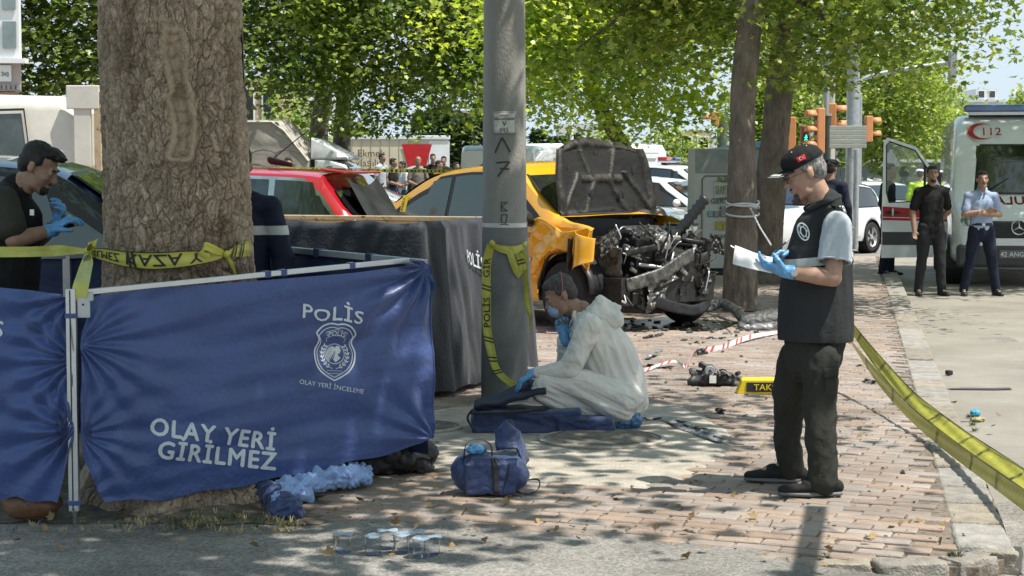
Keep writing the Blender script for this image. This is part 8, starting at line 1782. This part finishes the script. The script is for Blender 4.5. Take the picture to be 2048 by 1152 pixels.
lettering('kiosk_lettering', 'SIFIR ATIK', kf(1430, 385), m_gt, kio, .15, bold=.03, align='LEFT'); lettering('kiosk_lettering', 'BİR BAŞKA DÜNYA', kf(1431, 389), m_gt, kio, .05, bold=.02, align='LEFT')
stroke(mbk := MB(), [(0, 0), (.62, 0), (.62, .26), (0, .26)], .012, kf(1427, 397), True); mbk.build('logo_frame', m_gt, kio)
mb = MB(); f0 = kf(1446, 366); mb.add([f0(x, y, .001) for x, y in [(.02, 0), (.10, .05), (.12, .15), (.03, .10)]] + [f0(x, y, .001) for x, y in [(0, 0), (-.08, .04), (-.09, .11), (-.01, .07)]], [(0, 1, 2, 3), (4, 5, 6, 7)]); mb.build('leaf_logo', m_gt, kio)
lettering('kiosk_lettering', 'GERİ DÖNÜŞÜM\nKUMBARASI', kf(1478, 407), m_tx, kio, .11, bold=.03); lettering('kiosk_lettering', 'GÜZEL KONYAMIZ İÇİN', kf(1474, 399), m_tx, kio, .05, bold=.02)
mb = MB()
for k in range(5): MB().box(kf(1421 + k * 12.5, 428)(0, 0, 0), (.085, .006, .085)).build('pictogram_tile', (mat('tile_teal', (.10, .25, .26), .6), mat('tile_brown', (.20, .17, .13), .6), mat('tile_green', (.15, .19, .14), .6))[k % 3], kio)
for k in range(5): MB().tube([kf(1421 + k * 12.5, 428)(.022 * math.cos(a), .028 * math.sin(a), .006) for a in np.linspace(0, 2 * PI, 13)[:-1]], .004, 4, True).build('pictogram', M['whiteprint'], kio)
for k in range(3): MB().box(kf(1438 + k * 15, 451)(0, 0, 0), (.105, .006, .13)).build('pictogram_tile', mat('tile_olive', (.38, .34, .07), .6), kio)
lettering('kiosk_lettering', '← 5M  ♻ P', kf(1452, 478), m_tx, kio, .10, bold=.03); lettering('kiosk_lettering', 'SIFIR\nATIK', kf(1448, 494), m_tx, kio, .055, bold=.02)
MB().tube([kf(1427, 495)(.035 * math.cos(a), .035 * math.sin(a), .004) for a in np.linspace(0, 2 * PI, 15)[:-1]], .014, 5, True).build('round_logo', m_gt, kio)
# traffic lights
m_or = mat('signal_orange', (.62, .26, .11), .5, var=.05); m_gp = mat('signal_post_green', (.10, .13, .10), .5, .2)
def sig_head(t, x, y, z, yaw, n=3, w_=.24):
    T_ = Matrix.Translation((x, y, z)) @ Matrix.Rotation(yaw, 4, 'Z'); h = .30 * n
    m = MB(); m.T = T_; m.box((0, 0, 0), (w_, .16, h)); o = m.build('signal_box', m_or, t, bevel=.02)
    for k in range(n):
        zz_ = h / 2 - .15 - .30 * k; m = MB(); m.T = T_; m.cyl((0, -.078, zz_), (0, -.09, zz_), .095, .095, 18); m.build('lens', M['black'], o, smooth=True, ang=40)
        m = MB(); m.T = T_; m.add([((.11 + .01 * d_) * math.cos(a), -.08 - .20 * d_, zz_ + .11 * math.sin(a)) for d_ in (0, 1) for a in np.linspace(-.1, PI + .1, 12)], [(i, i + 1, 13 + i, 12 + i) for i in range(11)]); m.build('visor', m_or, o, smooth=True, thick=.012)
    return o
def post(name, label, px, y, z_top, r_, m_, z0=0., cat='pole', grp=None, r1=None):
    x = (px - 1024) / FPX * y; t = empty(name, (x, y, z0), label=label, cat=cat, group=grp); MB().cyl((x, y, z0), (x, y, z_top), r_, r1 or r_, 18).build('shaft', m_, t, smooth=True, ang=40); return t, x
zz_ = lambda py, y: at(1024, py, y).z
t, x = post('traffic_light', 'orange traffic light facing left left of the strapped tree', 1443, 38, zz_(228, 38), .11, m_gp, cat='traffic light', grp='traffic lights at the crossing'); sig_head(t, x - .16, 37.9, zz_(238, 38), R(-95), 1); MB().ell((x, 38, zz_(228, 38)), (.12, .12, .06)).build('cap', m_gp, t, smooth=True)
t, x = post('traffic_light', 'tall traffic light pole with orange heads on both sides, left of the white sign back', 1652, 36, zz_(232, 36), .075, mat('signal_post_dark', (.07, .09, .08), .4, .3), cat='traffic light', grp='traffic lights at the crossing')
sig_head(t, x - .17, 35.9, zz_(262, 36), R(-80), 3); sig_head(t, x + .12, 36.1, zz_(252, 36), R(80), 3)
MB().cyl((x, 36, zz_(232, 36)), (x, 36, zz_(231, 36) + .03), .09).build('cap', M['steel'], t)
MB().cyl((x - .02, 36, zz_(232, 36)), (x - .02, 36, zz_(60, 36)), .055).build('upper_pole', M['steel'], t, smooth=True, ang=40)
t, x = post('traffic_light', 'pedestrian light showing a green walking figure above the standing man\'s cap', 1603, 37, zz_(300, 37), .06, MATS['signal_post_dark'], cat='traffic light', grp='traffic lights at the crossing')
o = MB().box((x + .04, 36.9, zz_(268, 37)), (.20, .14, .36)).build('signal_box', mat('signal_brown', (.24, .12, .07), .5), t, bevel=.03)
o2 = sig_head(t, x - .22, 37, zz_(278, 37), R(-95), 3)
MB().cyl((x + .04, 36.82, zz_(260, 37)), (x + .04, 36.80, zz_(260, 37)), .075, .075, 20).build('red_lens', mat('lens_dark_red', (.12, .03, .025), .3), o, smooth=True, ang=40)
MB().cyl((x + .04, 36.82, zz_(276, 37)), (x + .04, 36.80, zz_(276, 37)), .075, .075, 20).build('green_lens', mat('lens_dark', (.01, .04, .035), .3), o, smooth=True, ang=40)
m_gl = mat('walk_light', (.05, .7, .45), .4, emit=((.05, .9, .5), 1.1)); c = Vector((x + .04, 36.79, zz_(276, 37)))
mb = MB(); mb.ell(c + V(.005, 0, .05), (.013, .004, .013)); mb.cyl(c + V(.003, 0, .035), c + V(0, 0, -.01), .014, .012, 8); mb.cyl(c + V(0, 0, -.01), c + V(-.03, 0, -.055), .008, .007, 6); mb.cyl(c + V(0, 0, -.01), c + V(.025, 0, -.055), .008, .007, 6); mb.cyl(c + V(0, 0, .03), c + V(-.035, 0, .0), .006, .006, 6); mb.cyl(c + V(0, 0, .03), c + V(.03, 0, .005), .006, .006, 6); mb.build('walking_figure', m_gl, o)
t, x = post('traffic_light', 'orange traffic light right of the sign back, in front of the round green tree', 1717, 42, zz_(236, 42), .06, m_gp, cat='traffic light', grp='traffic lights at the crossing'); sig_head(t, x + .18, 41.9, zz_(258, 42), R(95), 2); sig_head(t, x - .3, 42, zz_(258, 42), R(95), 1) if False else None
# other poles
t, x = post('lamp_post', 'beige concrete lamp pole just right of the tall traffic light', 1657, 38.5, zz_(-150, 38.5), .125, mat('pole_beige', (.42, .39, .33), .8, vs=3), r1=.09)
t, x = post('camera_mast', 'thick galvanised mast with a camera bracket behind the sign back', 1703, 40, zz_(-150, 40), .165, M['steel'], r1=.12)
MB().box((x, 39.8, zz_(86, 40)), (.48, .05, .05)).ell((x + .25, 39.75, zz_(88, 40)), (.10, .07, .05)).ell((x - .24, 39.75, zz_(87, 40)), (.10, .07, .05)).build('camera_bracket', M['alu'], t)
for zq in (70, 96): MB().cyl((x, 40, zz_(zq, 40)), (x, 40, zz_(zq, 40) + .04), .175).build('band', M['dark'], t, smooth=True, ang=40)
t, x = post('curved_lamp_arm', 'slim grey post curving right into a long mast arm against the sky', 1716, 41, zz_(190, 41), .06, M['steel'])
P_ = [at(1716, 192, 41), at(1720, 165, 41), at(1745, 151, 41), at(1800, 140, 41), at(1850, 132, 41), at(1908, 123, 41)]; MB().tube(catmull(P_, 6), .05, 8).build('mast_arm', M['steel'], t, smooth=True)
MB().box(at(1905, 128, 41), (.18, .20, .62)).build('signal_back', M['grey'], t, bevel=.03)
t, x = post('direction_sign', 'white direction sign seen from behind on a thin pole, between traffic lights', 1697, 33, zz_(252, 33), .045, M['steel'], cat='sign')
MB().cyl((x, 33, 0), (x, 33, zz_(318, 33)), .075).build('sleeve', M['steel'], t, smooth=True, ang=40)
m_sg = mat('sign_back_grey', (.50, .50, .47), .45, .3, var=.06); xa, xb = at(1661, 0, 33).x, at(1735, 0, 33).x
for k in range(5): MB().box(((xa + xb) / 2, 32.93, zz_(255 + 9 * k, 33) - .01), (xb - xa, .03, .078)).build('sign_plank', m_sg, t, bevel=.006)
for zq in (255, 272, 290): MB().box((x, 32.98, zz_(zq, 33)), (.14, .05, .03)).build('clamp', M['dark'], t)
t, x = post('steel_post', 'short steel post left of the white hatchback', 1711, 37, zz_(300, 37), .06, M['steel'])
t, x = post('garden_post', 'pale post behind the raised bonnet', 1303, 50, zz_(262, 50), .05, M['whiteprint']); t, x = post('garden_post', 'pale thin post left of the yellow tree', 1143, 58, zz_(180, 58), .06, M['whiteprint'])
t, x = post('garden_post', 'pale post above the lorry cab', 656, 55, zz_(240, 55), .10, M['whiteprint'])
ws = empty('warning_sign', (at(1785, 0, 60).x, 60, 0), label='small triangular warning sign far up the avenue', cat='sign'); x = at(1785, 0, 60).x; MB().cyl((x, 60, 0), (x, 60, 1.9), .03).build('shaft', M['steel'], ws); MB().add([(x - .35, 59.95, 1.75), (x + .35, 59.95, 1.75), (x, 59.95, 2.35)], [(0, 1, 2)]).build('triangle', M['grey'], ws, thick=.02)
# bar added overhead, out of the frame, to cast a shadow strip on the pavers
zo = 2.95; kk_ = zo / math.tan(ELEV); s1, s2 = gr(1633, 1012), Vector((.55, 4.0, 0)); of = SUN_DIR * kk_
ar = empty('shadow_bar', (s2.x + of.x, s2.y + of.y, 0), label='steel bar added just out of the frame to cast a shadow strip on the pavers', cat='shadow bar')
bar(Vector((s1.x, s1.y, zo)) + of, Vector((s2.x, s2.y, zo)) + of, .085, .05).build('arm', M['steel'], ar); MB().cyl((s2.x + of.x, s2.y + of.y, -.1), (s2.x + of.x, s2.y + of.y, zo), .05).build('shaft', M['steel'], ar)
# ================================================================ BUILDINGS AND WALLS
gw = empty('garden_wall', (-1, 66, 0), label='long grey-green boundary wall behind the parked vehicles', cat='wall'); m_gw = mat('wall_grey', (.10, .12, .12), .7, var=.1, vs=1.5)
MB().box((1, 66, .95), (34, .2, 1.9)).build('wall_panel', m_gw, gw); MB().box((1, 65.95, 1.96), (34, .3, .10)).build('coping', mat('coping_pale', (.5, .52, .5), .7), gw, bevel=.01)
def block(name, label, px0, px1, y, z0, z1, depth, m_, rows, cols, wm=None, cat='building', wh=.55, ww=.55, balc=None, roof=None):
    xa, xb = at(px0, 0, y).x, at(px1, 0, y).x; t = empty(name, ((xa + xb) / 2, y, z0), label=label, cat=cat)
    MB().box(((xa + xb) / 2, y + depth / 2, (z0 + z1) / 2), (xb - xa, depth, z1 - z0)).build('facade', m_, t)
    cw, ch = (xb - xa) / cols, (z1 - z0) / rows
    for r_ in range(rows):
        for c_ in range(cols):
            cx_, cz_ = xa + (c_ + .5) * cw, z0 + (r_ + .55) * ch
            f_ = MB().box((cx_, y - .03, cz_), (cw * ww + .12, .08, ch * wh + .12)).build('window_frame', M['whiteprint'], t); MB().box((cx_, y - .065, cz_), (cw * ww, .03, ch * wh)).build('pane', wm or M['glass'], f_)
            if balc and (c_ % balc == 0): MB().box((cx_, y - .5, cz_ - ch * .42), (cw * .9, 1.0, .12)).build('balcony_slab', M['whiteprint'], t); MB().box((cx_, y - .95, cz_ - ch * .25), (cw * .9, .05, ch * .28)).build('balcony_front', M['whiteprint'], t)
    if roof: MB().box(((xa + xb) / 2, y + depth / 2, z1 + .12), (xb - xa + .4, depth + .4, .24)).build('roof_edge', roof, t)
    return t
m_pk = mat('render_pink', (.42, .13, .11), .8, var=.08, vs=1); m_wh = mat('render_white', (.62, .62, .62), .8, var=.06, vs=1); m_tan = mat('render_tan', (.45, .33, .24), .8, var=.1, vs=1); m_gy = mat('render_grey', (.30, .30, .29), .8)
block('apartment_block', 'pink and white apartment block with balconies between the trunks and the lamp pole', 1545, 1640, 95, 0, 16.5, 10, m_wh, 7, 3, balc=2)
block('apartment_block', 'salmon lower wing left of the traffic lights', 1556, 1606, 92, 0, 5.0, 3, m_pk, 2, 2)
block('apartment_block', 'grey apartment tower with blue curtains above the sign', 1640, 1735, 120, 0, 20, 10, m_gy, 8, 4, wm=mat('curtain_blue', (.06, .2, .38), .5), balc=2)
block('low_house', 'pale low house with dark openings behind the kiosk', 1365, 1470, 80, 0, 3.1, 5, m_wh, 1, 3, wm=M['black'])
block('low_house', 'terracotta awning house left of the kiosk', 1358, 1425, 76, 1.6, 3.3, 1.2, m_tan, 1, 2)
block('low_house', 'pale house behind the dark conifers near the concrete pole', 1118, 1240, 84, 0, 3.8, 5, m_wh, 1, 3)
block('low_house', 'white and brown house behind the tarpaulin lorry', 470, 560, 70, 0, 5.2, 5, m_tan, 2, 2, wm=M['black'])
block('low_house', 'white curtained house right of the brown one', 552, 660, 74, 0, 4.9, 5, m_wh, 2, 2)
block('apartment_block', 'tan house glimpsed between conifers left of the concrete pole', 905, 990, 90, 0, 4.6, 5, m_tan, 2, 2)
block('apartment_block', 'far pale block with a stepped roof above the ambulance', 1935, 2010, 210, 0, 9.6, 12, m_wh, 3, 4, roof=m_wh); block('roof_house', 'small roof structure on the far pale block', 1955, 1998, 212, 9.8, 11.2, 6, m_wh, 1, 2)
block('market_hall', 'white hall with a slatted grille behind the white sign', 1600, 1722, 75, 0, 3.3, 6, m_wh, 1, 5)
fg = empty('railing_fence', (at(1690, 0, 52).x, 52, 0), label='dark green metal fence panel left of the white hatchback', cat='fence'); xa = at(1662, 0, 52).x
for k in range(9): MB().box((xa + k * .13, 52, .85), (.11, .03, 1.7)).build('fence_panel', mat('fence_green', (.05, .075, .075), .5), fg)
# building corner at the left edge with a lettered sign
yb = 27.; xr = at(40, 0, yb).x; bl = empty('corner_building', (xr - 3, yb, 0), label='pale pink building corner with white window bay and lettered sign at left edge', cat='building')
zb1, zb2_, zb3 = at(0, 182, yb).z, at(0, 125, yb).z, at(0, 60, yb).z
MB().prism([(xr - 6, yb), (xr, yb), (xr - 2.3, yb + 7), (xr - 7, yb + 7)], lambda x, y, h: Vector((x, y, zb1 + h)), 6.5).build('facade', mat('pink_render', (.46, .40, .38), .8, var=.08, vs=6), bl)
MB().prism([(xr - 6, yb + .1), (xr - .12, yb + .1), (xr - 2.4, yb + 6.8), (xr - 7, yb + 6.8)], lambda x, y, h: Vector((x, y, h)), zb1 - .01).build('ground_floor', m_tan, bl)
wb_ = MB(); m_wf = M['whiteprint']
fr_ = MB().box((xr - .6, yb - .02, zb2_ + 1.2), (1.2, .12, 2.3)).build('window_frame', m_wf, bl)
for a in (-.28, .03, .34): MB().box((xr - .45 + a - .03, yb - .10, zb2_ + 1.5), (.2, .02, 1.45)).build('pane', mat('pane_grey', (.22, .27, .27), .15, spec=.8), fr_)
for a in (-.28, .03, .34): MB().box((xr - .45 + a - .03, yb - .10, zb2_ + .40), (.2, .02, .40)).build('pane', MATS['pane_grey'], fr_)
MB().box((xr - .55, yb - .05, zb2_ + .02), (1.3, .2, .07)).build('sill', m_wf, bl)
MB().box((xr - .45, yb - .02, zb1 + .26), (.62, .05, .24)).build('sign_board', m_wf, bl); lettering('sign_lettering', 'PARK İNŞ', plane_fn((xr - .17, yb - .05, zb1 + .22), (1, 0, 0), (0, 0, 1)), M['blackprint'], bl, .08, align='RIGHT', sx=.75)
for k in range(12): MB().box((xr - .04 - k * .07, yb - .02, zb1 + .055), (.045, .05, .07)).build('frieze_tile', M['grey'], bl)
for o in SC.objects:
    if o.type == 'MESH' and not o.data.materials: o.data.materials.append(M['grey'])
bpy.data.scenes.remove(TMP)
